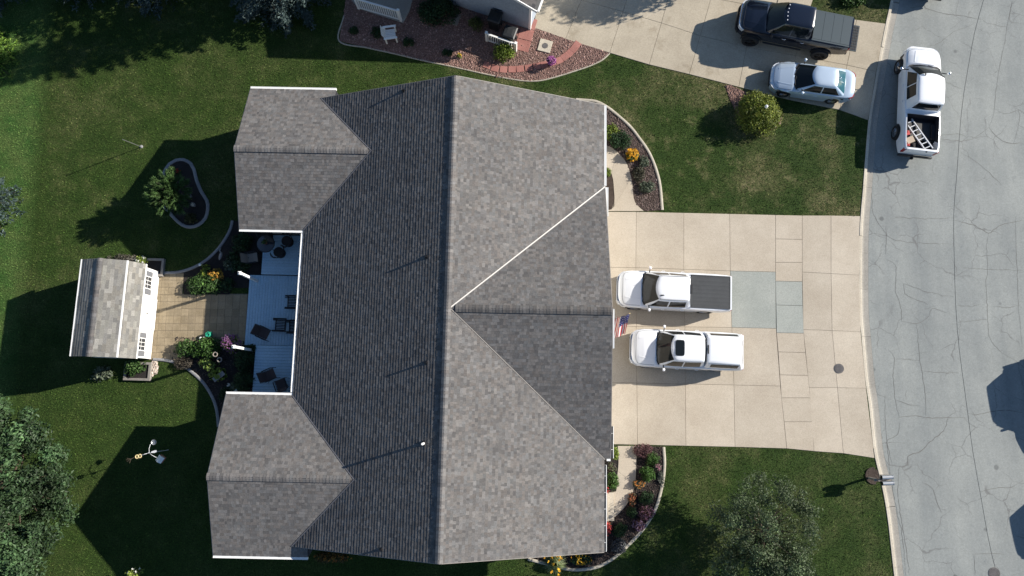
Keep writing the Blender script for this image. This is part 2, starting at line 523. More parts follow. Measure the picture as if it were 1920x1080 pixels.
# kerb and gutter in cast lengths; low where the drives cross
def in_drive(y):
    return -3.05 < y < 9.75 or 15.35 < y < 20.25
kroot = struct(thing('kerb', (K1[0], K1[1], 0)))
i = 0
kl = smooth_line(KERB, 0.36)
seg = 7
while i < len(kl) - 1:
    part = kl[i:i + seg + 1]
    if len(part) < 2: break
    ym = sum(p[1] for p in part) / len(part)
    top = 0.006 if in_drive(ym) else 0.03
    a, b = np.array(part[0]), np.array(part[1]); part[0] = tuple(a + (b - a) * 0.02)
    mb = MB()
    sweep(mb, part, [(0.0, -0.3), (0.0, top - 0.012), (-0.012, top), (-0.14, top - 0.004), (-0.16, top - 0.02), (-0.185, -0.112), (-0.185, -0.3)])
    o = mb.build('kerb_section', 'kerb', kroot, origin=(part[0][0], part[0][1], 0)); o.location = (part[0][0] - K1[0], part[0][1] - K1[1], 0)
    mb = MB()
    sweep(mb, part, [(-0.187, -0.3), (-0.187, -0.118), (-0.30, -0.130), (-0.55, -0.116), (-0.556, -0.3)])
    o = mb.build('gutter_section', 'gutter', kroot, origin=(part[0][0], part[0][1], 0)); o.location = (part[0][0] - K1[0], part[0][1] - K1[1], 0)
    i += seg

# cracks in the street, each a narrow jagged dirt-filled line
CRACKS = [
 [(22.555, 21.886, 0), (23.384, 22.048, 0), (23.43, 21.886, 0), (24.25, 21.626, 0), (24.871, 21.497, 0), (25.584, 21.399, 0), (26.173, 21.27, 0), (26.648, 21.205, 0)],
 [(26.641, 21.141, 0), (26.832, 20.947, 0), (27.103, 20.947, 0), (27.45, 20.818, 0), (27.923, 20.754, 0)],
 [(28.421, 22.309, 0), (28.145, 21.141, 0), (28.845, 20.947, 0)],
 [(28.421, 22.309, 0), (27.997, 20.883, 0), (27.601, 19.408, 0), (27.279, 18.328, 0), (27.075, 17.508, 0), (26.797, 16.257, 0), (26.628, 15.482, 0), (26.32, 14.772, 0)],
 [(23.251, 19.535, 0), (23.926, 19.727, 0), (24.405, 20.047, 0), (24.89, 20.432, 0), (25.578, 20.721, 0), (26.014, 20.883, 0)],
 [(23.797, 17.666, 0), (24.447, 17.32, 0), (25.042, 17.038, 0)],
 [(23.271, 14.158, 0), (23.851, 14.097, 0), (24.662, 14.005, 0), (25.285, 14.097, 0), (25.784, 14.404, 0), (26.291, 14.772, 0)],
 [(26.32, 14.772, 0), (26.601, 14.373, 0), (27.002, 14.005, 0), (27.454, 13.853, 0), (28.074, 13.914, 0)],
 [(27.571, 13.853, 0), (27.852, 14.557, 0), (28.099, 15.482, 0), (28.045, 15.791, 0), (27.373, 15.575, 0), (26.699, 15.885, 0)],
 [(23.581, 14.342, 0), (24.319, 14.404, 0), (24.759, 14.404, 0), (25.06, 14.189, 0)],
 [(24.655, 13.334, 0), (25.34, 12.879, 0), (26.006, 12.274, 0), (26.653, 11.522, 0)],
 [(21.29, 9.765, 0), (20.707, 9.676, 0), (21.855, 9.646, 0), (22.715, 9.617, 0), (23.897, 9.646, 0)],
 [(19.491, 8.822, 0), (20.193, 8.646, 0), (20.718, 8.411, 0), (21.311, 8.324, 0), (22.307, 8.265, 0), (23.563, 8.236, 0)],
 [(23.889, 9.558, 0), (24.475, 9.381, 0), (24.978, 9.233, 0), (25.41, 8.969, 0), (25.708, 8.792, 0), (26.266, 9.204, 0), (26.859, 9.381, 0), (27.594, 9.528, 0)],
 [(25.708, 8.792, 0), (25.524, 8.119, 0), (25.463, 6.957, 0), (25.289, 6.092, 0), (25.23, 5.234, 0), (25.171, 4.098, 0), (25.14, 3.253, 0), (25.497, 2.637, 0), (26.036, 2.191, 0), (26.558, 1.857, 0)],
 [(20.181, 9.204, 0), (20.122, 8.119, 0), (20.058, 7.682, 0)],
 [(20.064, 7.391, 0), (20.52, 7.044, 0), (20.493, 6.38, 0), (20.406, 5.662, 0), (20.601, 4.949, 0), (20.633, 3.985, 0)],
 [(20.864, 6.063, 0), (21.442, 5.863, 0), (21.934, 5.662, 0), (22.351, 5.576, 0), (22.901, 5.405, 0), (23.464, 5.376, 0)],
 [(20.864, 6.063, 0), (20.931, 5.519, 0), (21.251, 5.291, 0), (21.881, 5.062, 0), (22.066, 4.92, 0)],
 [(20.636, 4.013, 0), (21.359, 3.928, 0), (21.796, 4.098, 0), (22.102, 4.381, 0), (22.274, 4.721, 0), (22.825, 4.579, 0), (23.206, 4.437, 0)],
 [(21.387, 3.928, 0), (21.388, 2.972, 0), (21.415, 1.996, 0), (21.469, 1.028, 0), (21.534, 0.204, 0), (21.437, -0.887, 0)],
 [(19.787, 2.553, 0), (20.057, 2.107, 0), (19.936, 1.304, 0), (19.924, 0.478, 0), (19.934, -0.07, 0), (20.055, -0.941, 0)],
 [(20.053, 2.052, 0), (20.776, 2.024, 0), (21.384, 1.968, 0)],
 [(21.449, 1.442, 0), (22.249, 1.359, 0), (23.358, 1.331, 0)],
 [(23.646, 4.92, 0), (24.259, 4.835, 0), (24.891, 4.949, 0)],
 [(23.557, 3.985, 0), (24.324, 4.07, 0), (25.145, 4.126, 0)],
 [(24.123, 6.928, 0), (25.309, 6.841, 0), (26.159, 6.812, 0), (27.29, 6.755, 0)],
 [(27.242, 9.735, 0), (27.065, 7.828, 0), (26.993, 6.38, 0), (26.866, 4.949, 0), (26.855, 3.815, 0), (26.845, 2.693, 0)],
 [(26.863, 4.92, 0), (26.227, 4.778, 0), (25.531, 4.863, 0)],
 [(20.053, -0.968, 0), (20.471, -0.914, 0), (20.941, -0.887, 0), (21.758, -0.995, 0), (22.862, -0.968, 0), (23.468, -0.968, 0)],
 [(23.68, -0.778, 0), (24.256, -0.805, 0), (24.821, -0.669, 0), (25.74, -0.588, 0), (26.47, -0.724, 0)],
 [(20.092, -1.158, 0), (19.997, -1.644, 0), (19.81, -1.913, 0), (19.385, -2.074, 0), (19.378, -2.503, 0), (19.504, -3.304, 0)],
 [(22.582, -1.022, 0), (22.304, -1.644, 0), (21.658, -2.101, 0), (21.061, -2.664, 0), (20.354, -2.931, 0), (20.291, -3.357, 0), (19.845, -3.463, 0)],
 [(19.936, -0.043, 0), (20.443, -0.261, 0), (21.124, -0.37, 0)],
 [(19.431, 0.204, 0), (19.321, -1.158, 0), (19.329, -2.771, 0), (19.379, -3.834, 0), (19.489, -5.151, 0), (19.629, -6.063, 0), (19.742, -6.969, 0), (19.752, -8.76, 0)],
 [(19.845, -3.463, 0), (19.695, -4.626, 0), (19.716, -5.673, 0), (19.818, -6.711, 0), (19.907, -7.868, 0), (19.912, -8.76, 0)],
 [(20.923, -4.231, 0), (21.443, -4.494, 0), (21.642, -5.282, 0), (21.818, -5.725, 0)],
 [(23.265, -7.74, 0), (23.244, -8.76, 0)], [(23.265, -7.74, 0), (24.151, -7.715, 0), (24.764, -7.74, 0)],
 [(23.81, -4.705, 0), (24.697, -4.521, 0), (25.517, -4.468, 0), (26.094, -4.152, 0)],
 [(20.198, 8.704, 0), (19.573, 9.883, 0), (19.579, 11.073, 0)],
]
wid = [0.020] * len(CRACKS)
for q in (0, 7, 13, 29, 30, 32): wid[q] = 0.034
for pts, w in zip(CRACKS, wid):
    ln = smooth_line(pts, 0.16)
    cx, cy = [], []
    jit = rng.normal(0, 0.014, (len(ln), 2))
    ln = [(p[0] + j[0], p[1] + j[1]) for p, j in zip(ln, jit)]
    n = len(ln)
    hw = [max(0.004, w * 0.5 * (0.55 + 0.9 * rng.random())) * min(1, 0.35 + 3 * min(k, n - 1 - k) / n) for k in range(n)]
    L = [tuple(np.array(p)) for p in ln]
    t = offset_line(ln, 1.0)
    mb = MB()
    rows = [[(p[0] + (q[0] - p[0]) * h, p[1] + (q[1] - p[1]) * h, STREET_Z + 0.004), (p[0] - (q[0] - p[0]) * h, p[1] - (q[1] - p[1]) * h, STREET_Z + 0.004)] for p, q, h in zip(ln, t, hw)]
    mb.grid(rows)
    mb.build('crack', 'crack', street)

# ------------------------------------------------------------------ main drive and its slabs
def slab_from(mb, quad, top, joint=0.0065, thick=0.16, tops=None):
    """a cast slab: quad in plan pulled in by half a joint, edges eased"""
    c = np.mean([q[:2] for q in quad], axis=0)
    def shrink(d):
        n = len(quad); out = []
        P = [np.array(q[:2], float) for q in quad]
        for k in range(n):
            a, b, e = P[k - 1], P[k], P[(k + 1) % n]
            t1 = (b - a) / np.linalg.norm(b - a); t2 = (e - b) / np.linalg.norm(e - b)
            n1 = np.array([-t1[1], t1[0]]); n2 = np.array([-t2[1], t2[0]])
            s = 1.0 / max(0.35, 1 + n1 @ n2)
            out.append(b + (n1 + n2) * d * s)
        return out
    P = [np.array(q[:2], float) for q in quad]
    area = sum(P[k][0] * P[(k + 1) % len(P)][1] - P[(k + 1) % len(P)][0] * P[k][1] for k in range(len(P)))
    if area < 0:
        quad = list(reversed(quad)); tops = list(reversed(tops)) if tops else None
    a, b = shrink(joint), shrink(joint + 0.008)
    k = len(quad); tops = tops or [top] * k
    mb.grid([[(p[0], p[1], t - thick) for p, t in zip(a, tops)], [(p[0], p[1], t - 0.006) for p, t in zip(a, tops)], [(p[0], p[1], t) for p, t in zip(b, tops)]], True)
    mb.face([(p[0], p[1], t) for p, t in zip(b, tops)])

DZ = 0.032
ROWS = {   # joints of the drive, read west to east
 0: [(3.913, 9.964, 0.03), (6.704, 9.964, 0.03), (9.262, 9.905, 0.03), (11.733, 9.846, 0.03), (14.203, 9.786, 0.03)],
 1: [(3.866, 6.922, 0.03), (6.594, 6.894, 0.03), (9.148, 6.807, 0.03), (11.616, 6.72, 0.03), (14.027, 6.663, 0.03)],
 2: [(3.817, 3.784, 0.03), (6.539, 3.756, 0.03), (9.091, 3.728, 0.03), (11.559, 3.7, 0.03), (13.884, 3.644, 0.03)],
 3: [(3.771, 0.834, 0.03), (6.488, 0.807, 0.03), (9.009, 0.752, 0.03), (11.529, 0.697, 0.03), (13.937, 0.642, 0.03)],
 4: [(3.723, -2.287, 0.03), (6.431, -2.341, 0.03), (8.919, -2.394, 0.03), (11.434, -2.448, 0.03), (14.083, -2.528, 0.03)],
}
APRON = {
 0: [(15.639, 9.757, 0.03), (17.191, 9.757, 0.03), (18.77, 9.727, 0.03)],
 1: [(15.446, 6.663, 0.03), (16.974, 6.576, 0.03), (18.472, 6.49, 0.03)],
 2: [(15.312, 3.587, 0.03), (16.822, 3.531, 0.03), (18.332, 3.475, 0.03)],
 3: [(15.427, 0.56, 0.03), (16.895, 0.56, 0.03), (18.389, 0.532, 0.03)],
 4: [(15.469, -2.662, 0.03), (16.964, -2.769, 0.03), (18.557, -3.009, 0.03)],
}
WALK_W = [(14.203, 9.786, 0.03), (14.128, 8.463, 0.03), (14.056, 7.183, 0.03), (13.999, 6.173, 0.03), (13.955, 4.888, 0.03), (13.9, 3.419, 0.03), (13.927, 2.412, 0.03), (13.942, 1.22, 0.03), (13.957, 0.039, 0.03), (14.024, -1.184, 0.03), (14.083, -2.528, 0.03)]
WALK_E = [(15.639, 9.757, 0.03), (15.556, 8.434, 0.03), (15.479, 7.183, 0.03), (15.414, 6.145, 0.03), (15.363, 4.859, 0.03), (15.327, 3.391, 0.03), (15.348, 2.384, 0.03), (15.412, 1.192, 0.03), (15.45, 0.039, 0.03), (15.482, -1.184, 0.03), (15.469, -2.662, 0.03)]
outline = ROWS[0] + [WALK_E[0]] + APRON[0][1:] + [APRON[k][2] for k in (1, 2, 3)] + list(reversed(APRON[4])) + [WALK_W[-1]] + list(reversed(ROWS[4]))
mb = MB(); mb.prism(outline, -0.2, 0.008)
drive = struct(mb.build('driveway', 'joint'))
NO_GRASS.append(outline)
for r in range(4):
    for k in range(4):
        mb = MB(); slab_from(mb, [ROWS[r][k], ROWS[r][k + 1], ROWS[r + 1][k + 1], ROWS[r + 1][k]], DZ)
        mb.build('slab', 'concrete_grey' if (r, k) == (1, 3) else 'concrete', drive)
    for k in range(2):
        q = [APRON[r][k], APRON[r][k + 1], APRON[r + 1][k + 1], APRON[r + 1][k]]
        t = [DZ, DZ - 0.018, DZ - 0.018, DZ] if k else [DZ] * 4
        mb = MB(); slab_from(mb, q, DZ, tops=t); mb.build('slab', 'concrete', drive)
for k in range(10):
    mb = MB(); slab_from(mb, [WALK_W[k], WALK_E[k], WALK_E[k + 1], WALK_W[k + 1]], DZ + 0.002, 0.008)
    mb.build('slab', 'concrete_grey' if k in (3, 4) else 'concrete', drive)

def disc_cover(name, at, r, label, grate=False):
    t = thing(name, at, 0, label, 'manhole cover')
    mb = MB(); mb.lathe([(0.0, 0.012), (r * 0.86, 0.012), (r * 0.86, 0.004), (r * 0.9, 0.004), (r * 0.9, 0.014), (r, 0.012), (r, -0.01)], 28)
    mb.build('rim', 'iron', t)
    mb = MB()
    for a in range(-4, 5):
        for b in range(-4, 5):
            x, y = a * r * 0.17, b * r * 0.17
            if x * x + y * y < (r * 0.78) ** 2:
                mb.box(x - r * 0.055, x + r * 0.055, y - r * 0.055, y + r * 0.055, 0.010, 0.020)
    mb.build('tread_studs', 'iron', t)['kind'] = 'stuff'
disc_cover('manhole_cover', tuple(np.array((17.048, 1.551, 0.03)) + np.array((0, 0, 0.008))), 0.255, 'round iron cover set in the cream drive apron near the kerb')
disc_cover('manhole_cover', ((24.19, -8.662, -0.125)[0], (24.19, -8.662, -0.125)[1], STREET_Z + 0.003), 0.29, 'round iron cover in the grey street at the bottom edge')

# ------------------------------------------------------------------ neighbour's drive
def shape_struct(name, poly, z0, z1, m):
    mb = MB(); mb.prism(poly, z0, z1)
    return struct(mb.build(name, m))
NB_S = [(1.229, 20.608, 0.03), (2.991, 19.935, 0.03), (5.456, 19.106, 0.03), (7.642, 18.408, 0.03), (9.851, 17.84, 0.03), (12.573, 17.087, 0.03), (15.339, 16.338, 0.03), (18.1, 15.748, 0.03), (19.615, 15.161, 0.03)]
NB_M = [(1.514, 23.141, 0.03), (3.923, 22.291, 0.03), (6.26, 21.577, 0.03), (8.405, 20.898, 0.03), (10.566, 20.127, 0.03), (13.136, 19.456, 0.03), (15.852, 18.947, 0.03), (18.671, 18.376, 0.03), (20.277, 17.998, 0.03)]
NB_N = [(2.197, 25.255, 0.03), (4.631, 24.823, 0.03), (7.082, 24.194, 0.03), (9.157, 23.535, 0.03), (11.262, 22.421, 0.03), (13.862, 21.901, 0.03), (16.73, 21.512, 0.03), (19.407, 21.092, 0.03), (21.041, 20.866, 0.03)]
NB_T = [(2.774, 27.946, 0.03), (5.234, 27.607, 0.03), (7.831, 26.931, 0.03), (10.096, 25.923, 0.03), (11.936, 24.657, 0.03), (14.575, 23.93, 0.03), (17.132, 22.617, 0.03)]
out2 = NB_S + [NB_M[-1], NB_N[-1]] + list(reversed(NB_N[6:-1])) + list(reversed(NB_T)) + [NB_N[0], NB_M[0]]
nbd = shape_struct('neighbour_driveway', out2, -0.2, 0.008, 'joint')
NO_GRASS.append(out2)
for a, b in ((NB_S, NB_M), (NB_M, NB_N)):
    for k in range(8):
        tp = [DZ, DZ - 0.018, DZ - 0.018, DZ] if k == 7 else None
        mb = MB(); slab_from(mb, [a[k], a[k + 1], b[k + 1], b[k]], DZ, 0.008, tops=tp); mb.build('slab', 'concrete_nb', nbd)
for k in range(6):
    mb = MB(); slab_from(mb, [NB_N[k], NB_N[k + 1], NB_T[k + 1], NB_T[k]], DZ, 0.008); mb.build('slab', 'concrete_nb', nbd)

# ------------------------------------------------------------------ front walks, beds and edging
def edging(name, line, w, h, m, label, closed=False, cat='edging', step=0.2):
    ln = smooth_line(line, step, closed)
    mb = MB()
    sweep(mb, ln, [(w / 2, -0.1), (w / 2, h - 0.02), (w / 2 - 0.02, h), (-w / 2 + 0.02, h), (-w / 2, h - 0.02), (-w / 2, -0.1)], closed)
    o = mb.build(name, m, smooth=True, origin=(ln[0][0], ln[0][1], 0), angle=50)
    return tag(o, label, cat)

N_OUT = [(3.543, 16.351, 0), (4.132, 16.304, 0), (4.633, 16.242, 0), (5.159, 15.978, 0), (5.738, 15.513, 0), (6.485, 14.788, 0), (6.966, 14.128, 0), (7.386, 13.487, 0), (7.674, 12.849, 0), (7.899, 12.123, 0), (8.035, 11.372, 0), (8.108, 10.061, 0)]
N_WALK_O = [(4.093, 13.853, 0), (5.114, 13.712, 0), (5.519, 13.547, 0), (5.947, 13.122, 0), (6.243, 12.706, 0), (6.445, 12.063, 0), (6.544, 11.372, 0), (6.585, 10.724, 0), (6.748, 10.343, 0), (7.113, 10.002, 0)]
N_WALK_I = [(4.075, 12.697, 0), (5.09, 12.516, 0), (5.337, 12.256, 0), (5.482, 11.807, 0), (5.526, 11.169, 0), (5.535, 10.536, 0), (5.358, 10.09, 0), (4.032, 10.002, 0)]
bed_n = smooth_line(N_OUT, 0.3) + [(7.113, 10.002, 0)] + list(reversed(smooth_line(N_WALK_O, 0.3))) + [(3.508, 13.853, 0)]
def sheet(name, poly, z, m, thick=0.06):
    mb = MB(); mb.prism(poly, z - thick, z)
    NO_GRASS.append(poly)
    return struct(mb.build(name, m))
sheet('mulch_bed', bed_n, 0.022, 'mulch')
sheet('mulch_bed', smooth_line(N_WALK_I, 0.3), 0.020, 'mulch')
nwalk = smooth_line(N_WALK_O, 0.3) + list(reversed(smooth_line(N_WALK_I, 0.3)))
NO_GRASS.append(nwalk)
wroot = shape_struct('front_walk', nwalk, -0.1, 0.012, 'joint')
# the walk in three cast lengths
wo, wi = smooth_line(N_WALK_O, 0.2), smooth_line(N_WALK_I, 0.2)
def cut(l, a, b):
    n = len(l) - 1
    return l[int(round(a * n)):int(round(b * n)) + 1]
for a, b in ((0.0, 0.30), (0.30, 0.66), (0.66, 1.0)):
    poly = cut(wo, a, b) + list(reversed(cut(wi, a, b)))
    c = np.mean(poly, axis=0)
    mb = MB(); mb.prism([tuple(np.array(p) + (c - np.array(p)) * 0.006) for p in poly], -0.06, 0.036); mb.build('slab', 'concrete', wroot)
edging('bed_edging', N_OUT, 0.15, 0.075, 'edging', 'curved tan concrete edging of the front bed with orange flowers')

S_OUT = [(7.775, -2.45, 0), (7.795, -3.251, 0), (7.695, -4.086, 0), (7.447, -5.035, 0), (7.156, -5.725, 0), (6.621, -6.478, 0), (5.958, -7.162, 0), (5.165, -7.843, 0), (4.381, -8.277, 0), (3.657, -8.43, 0), (2.829, -8.43, 0), (1.87, -8.2, 0), (0.802, -7.945, 0)]
S_WALK_O = [(6.928, -2.396, 0), (6.567, -2.557, 0), (6.425, -2.771, 0), (6.349, -3.251, 0), (6.294, -4.086, 0), (6.113, -4.784, 0), (5.676, -5.475, 0), (5.043, -6.012, 0), (4.61, -6.089, 0)]
S_WALK_I = [(5.422, -2.396, 0), (5.439, -2.824, 0), (5.443, -3.251, 0), (5.343, -4.072, 0), (5.289, -4.652, 0), (4.8, -4.718, 0), (4.339, -4.718, 0)]
swalk = smooth_line(S_WALK_O, 0.3) + [(4.098, -6.089, 0)] + list(reversed(smooth_line(S_WALK_I, 0.3)))
bed_s = smooth_line(S_OUT, 0.3) + [(0.805, -7.227, 0), (4.293, -7.227, 0)] + [(4.098, -6.089, 0)] + list(reversed(smooth_line(S_WALK_O, 0.3)))
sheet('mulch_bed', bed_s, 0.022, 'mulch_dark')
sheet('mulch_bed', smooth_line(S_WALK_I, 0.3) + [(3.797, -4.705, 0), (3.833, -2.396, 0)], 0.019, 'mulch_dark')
NO_GRASS.append(swalk)
wroot = shape_struct('front_walk', swalk, -0.1, 0.012, 'joint')
wo, wi = smooth_line(S_WALK_O, 0.2), smooth_line(S_WALK_I, 0.2)
for a, b in ((0.0, 0.42), (0.42, 0.80), (0.80, 1.0)):
    poly = cut(wo, a, b) + list(reversed(cut(wi, a, b)))
    c = np.mean(poly, axis=0)
    mb = MB(); mb.prism([tuple(np.array(p) + (c - np.array(p)) * 0.006) for p in poly], -0.06, 0.036); mb.build('slab', 'concrete', wroot)
# two low steps to the porch
st = thing('porch_steps', (4.841, -5.36, 0), 0, 'pale concrete porch steps at the end of the southern front walk', 'steps')
for k, (x1, h) in enumerate(((1.05, 0.15), (0.75, 0.29))):
    mb = MB(); mb.box(-1.2, x1 - 0.75, -0.72, 0.66, 0.0, h); mb.build('step', 'kerb', st)
edging('bed_edging', S_OUT, 0.15, 0.075, 'edging', 'curved tan concrete edging of the front bed with clipped boxwoods')

# ------------------------------------------------------------------ back garden hardscape
KID = [(-18.862, 12.334, 0), (-18.681, 12.637, 0), (-18.347, 12.849, 0), (-17.912, 12.879, 0), (-17.519, 12.667, 0), (-17.322, 12.334, 0), (-17.136, 11.732, 0), (-16.831, 11.073, 0), (-16.511, 10.596, 0), (-16.422, 10.12, 0), (-16.531, 9.587, 0), (-16.881, 9.233, 0), (-17.304, 9.116, 0), (-17.743, 9.233, 0), (-18.17, 9.587, 0), (-18.546, 10.002, 0), (-18.927, 10.477, 0), (-19.11, 11.372, 0)]
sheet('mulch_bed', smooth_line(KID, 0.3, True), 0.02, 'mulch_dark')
edging('bed_edging', KID, 0.17, 0.07, 'edging_grey', 'grey kidney-shaped concrete ring edging round the back lawn tree', True)
ARC_N = [(-18.751, 6.61, 0), (-17.901, 6.639, 0), (-17.286, 6.783, 0), (-16.706, 7.044, 0), (-16.19, 7.42, 0), (-15.709, 7.944, 0), (-15.345, 8.529, 0), (-15.119, 9.057, 0), (-15.058, 9.469, 0)]
ARC_S = [(-18.74, 2.024, 0), (-18.18, 1.996, 0), (-17.557, 1.857, 0), (-16.98, 1.58, 0), (-16.453, 1.193, 0), (-16.038, 0.807, 0), (-15.673, 0.313, 0), (-15.391, -0.206, 0), (-15.217, -0.778, 0), (-15.121, -1.428, 0)]
edging('bed_edging', ARC_N, 0.15, 0.07, 'edging_grey', 'grey curved concrete edging north of the tan patio')
edging('bed_edging', ARC_S, 0.15, 0.07, 'edging_grey', 'grey curved concrete edging south of the tan patio')
bed_wn = smooth_line(ARC_N, 0.3) + [(-12.644, 9.469, 0), (-12.46, 5.805, 0), (-14.811, 5.805, 0), (-14.988, 5.462, 0), (-17.392, 5.462, 0), (-17.556, 6.581, 0)]
bed_ws = smooth_line(ARC_S, 0.3) + [(-12.097, -1.428, 0), (-12.318, 2.972, 0), (-14.137, 2.972, 0), (-15.692, 3.197, 0), (-17.653, 3.197, 0), (-17.792, 2.024, 0)]
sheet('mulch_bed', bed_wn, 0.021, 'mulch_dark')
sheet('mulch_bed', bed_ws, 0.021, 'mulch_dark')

# patio of tan pavers
PAT = [(-19.007, 6.61, 0), (-17.586, 6.61, 0), (-17.507, 5.49, 0), (-13.858, 5.49, 0), (-13.718, 2.972, 0), (-15.724, 2.833, 0), (-17.567, 1.996, 0), (-18.879, 2.024, 0)]
proot = sheet('patio', PAT, 0.010, 'joint')
org = np.array((-19.007, 6.61, 0)[:2]); ax = np.array((-13.921, 6.61, 0)[:2]) - org; ax /= np.linalg.norm(ax)
ay = np.array((-18.851, 2.024, 0)[:2]) - org; ay -= ax * (ay @ ax); ay /= np.linalg.norm(ay)
PS = 0.385
me_p = None
for i in range(-1, 14):
    for j in range(0, 13):
        off = 0.0
        q = [org + ax * (i + a) * PS + ay * (j + b) * PS for a, b in ((0, 0), (1, 0), (1, 1), (0, 1))]
        c = np.mean(q, axis=0)
        if in_poly(np.array([c[0]]), np.array([c[1]]), PAT)[0]:
            if me_p is None:
                mb = MB()
                hs = PS / 2 - 0.006
                mb.grid([[(x * hs, y * hs, -0.03) for x, y in ((-1, -1), (1, -1), (1, 1), (-1, 1))], [(x * hs, y * hs, 0.018) for x, y in ((-1, -1), (1, -1), (1, 1), (-1, 1))], [(x * (hs - 0.008), y * (hs - 0.008), 0.026) for x, y in ((-1, -1), (1, -1), (1, 1), (-1, 1))]], True)
                # scored into four by shallow grooves
                g, h2 = 0.005, hs - 0.008
                for (xa, xb) in ((-h2, -g), (g, h2)):
                    for (ya, yb) in ((-h2, -g), (g, h2)):
                        mb.face([(xa, ya, 0.026), (xb, ya, 0.026), (xb, yb, 0.026), (xa, yb, 0.026)])
                mb.face([(-h2, -g, 0.023), (h2, -g, 0.023), (h2, g, 0.023), (-h2, g, 0.023)])
                mb.face([(-g, -h2, 0.0232), (g, -h2, 0.0232), (g, h2, 0.0232), (-g, h2, 0.0232)])
                o = mb.build('paver', 'paver', proot); me_p = o.data
            else:
                o = link('paver', me_p, proot)
            o.location = (c[0], c[1], rng.normal(0, 0.0012))
            o.rotation_euler = (0, 0, math.atan2(ax[1], ax[0]) + rng.normal(0, 0.004))

# ------------------------------------------------------------------ neighbour's rock bed and red pavers
RB = [(-9.348, 23.619, 0), (-9.479, 21.335, 0), (-9.694, 19.823, 0), (-8.065, 19.408, 0), (-6.563, 19.057, 0), (-5.064, 18.676, 0), (-3.63, 18.36, 0), (-2.675, 18.138, 0), (-1.485, 17.854, 0), (-0.297, 17.603, 0), (0.741, 17.446, 0), (1.631, 17.477, 0), (2.671, 17.76, 0), (3.715, 18.107, 0), (4.463, 18.391, 0), (5.065, 18.708, 0), (5.46, 19.089, 0), (2.993, 19.951, 0), (1.23, 20.625, 0), (0.911, 23.619, 0)]
sheet('rock_bed', RB, 0.022, 'rockbed')
edging('bed_edging', [(-9.479, 21.335, 0), (-9.694, 19.823, 0), (-8.065, 19.408, 0), (-6.563, 19.057, 0), (-5.064, 18.676, 0), (-3.63, 18.36, 0), (-2.675, 18.138, 0), (-1.485, 17.854, 0), (-0.297, 17.603, 0), (0.741, 17.446, 0), (1.631, 17.477, 0), (2.671, 17.76, 0), (3.715, 18.107, 0), (4.463, 18.391, 0), (5.065, 18.708, 0), (5.46, 19.089, 0)], 0.08, 0.04, 'edging', 'thin tan edging round the neighbouring rock bed')
def paver_at(mesh, c, rz, parent, z=0.05):
    o = link('paver', mesh, parent); o.location = (c[0], c[1], z); o.rotation_euler = (0, 0, rz); return o
def paver_mesh(a, b, m):
    mb = MB()
    sq = ((-1, -1), (1, -1), (1, 1), (-1, 1))
    mb.grid([[(x * a, y * b, -0.06) for x, y in sq], [(x * a, y * b, -0.008) for x, y in sq], [(x * (a - 0.01), y * (b - 0.01), 0.0) for x, y in sq]], True)
    mb.face([(x * (a - 0.01), y * (b - 0.01), 0.0) for x, y in sq])
    me = bpy.data.meshes.new('paver'); me.from_pydata(mb.v, [], mb.f); me.materials.append(M[m]); return me
pm = paver_mesh(0.205, 0.19, 'red_paver')
path = struct(thing('paver_path', (0, 0, 0)))
PATH = [(-1.397, 18.372, 0.04), (-0.95, 18.182, 0.04), (-0.475, 18.119, 0.04), (0, 18.119, 0.04), (0.445, 18.151, 0.04), (0.921, 18.214, 0.04), (1.397, 18.308, 0.04), (1.813, 18.403, 0.04), (2.23, 18.514, 0.04), (2.619, 18.656, 0.04), (2.948, 18.878, 0.04), (3.219, 19.101, 0.04), (3.461, 19.355, 0.04), (3.613, 19.578, 0.04)]
for k, p in enumerate(PATH):
    a = np.array(PATH[max(0, k - 1)]); b = np.array(PATH[min(len(PATH) - 1, k + 1)])
    paver_at(pm, p, math.atan2(b[1] - a[1], b[0] - a[0]) + rng.normal(0, 0.04), path, 0.05 + rng.normal(0, 0.003))
pm2 = paver_mesh(0.40, 0.33, 'red_paver')
path2 = struct(thing('paver_landing', (0, 0, 0)))
a0 = np.array((0.419, 20.41, 0.04)[:2]); d1 = np.array((1.108, 20.218, 0.04)[:2]) - a0; d1 /= np.linalg.norm(d1); d2 = np.array((d1[1], -d1[0]))
for i in range(-1, 1):
    for j in range(-1, 2):
        if i == -1 and j > 0: continue
        c = a0 + d1 * (0.40 + i * 0.83) + d2 * (0.1 + j * 0.69)
        paver_at(pm2, c, math.atan2(d1[1], d1[0]) + rng.normal(0, 0.01), path2, 0.052 + rng.normal(0, 0.003))
ac = thing('access_cover', (1.853, 19.503, 0), math.atan2(d1[1], d1[0]), 'square pale concrete access slab with round lid in the rock bed', 'access cover')
mb = MB(); slab_from(mb, [(-0.36, -0.36), (0.36, -0.36), (0.36, 0.36), (-0.36, 0.36)], 0.085, 0.0); mb.build('slab', 'kerb', ac)
mb = MB(); mb.lathe([(0.0, 0.105), (0.11, 0.105), (0.12, 0.10), (0.16, 0.10), (0.16, 0.084)], 20); mb.build('lid', 'iron', ac)

# small stone bed round the globe shrub by the neighbour's drive
SB = smooth_line([(11.907, 17.194, 0), (12.78, 16.881, 0), (14.169, 16.32, 0), (14.788, 15.791, 0), (14.876, 15.265, 0), (14.521, 14.711, 0), (13.776, 14.496, 0), (13.025, 14.711, 0), (12.475, 15.482, 0), (12.1, 16.257, 0)], 0.3, True)
sheet('rock_bed', SB, 0.02, 'rockbed')

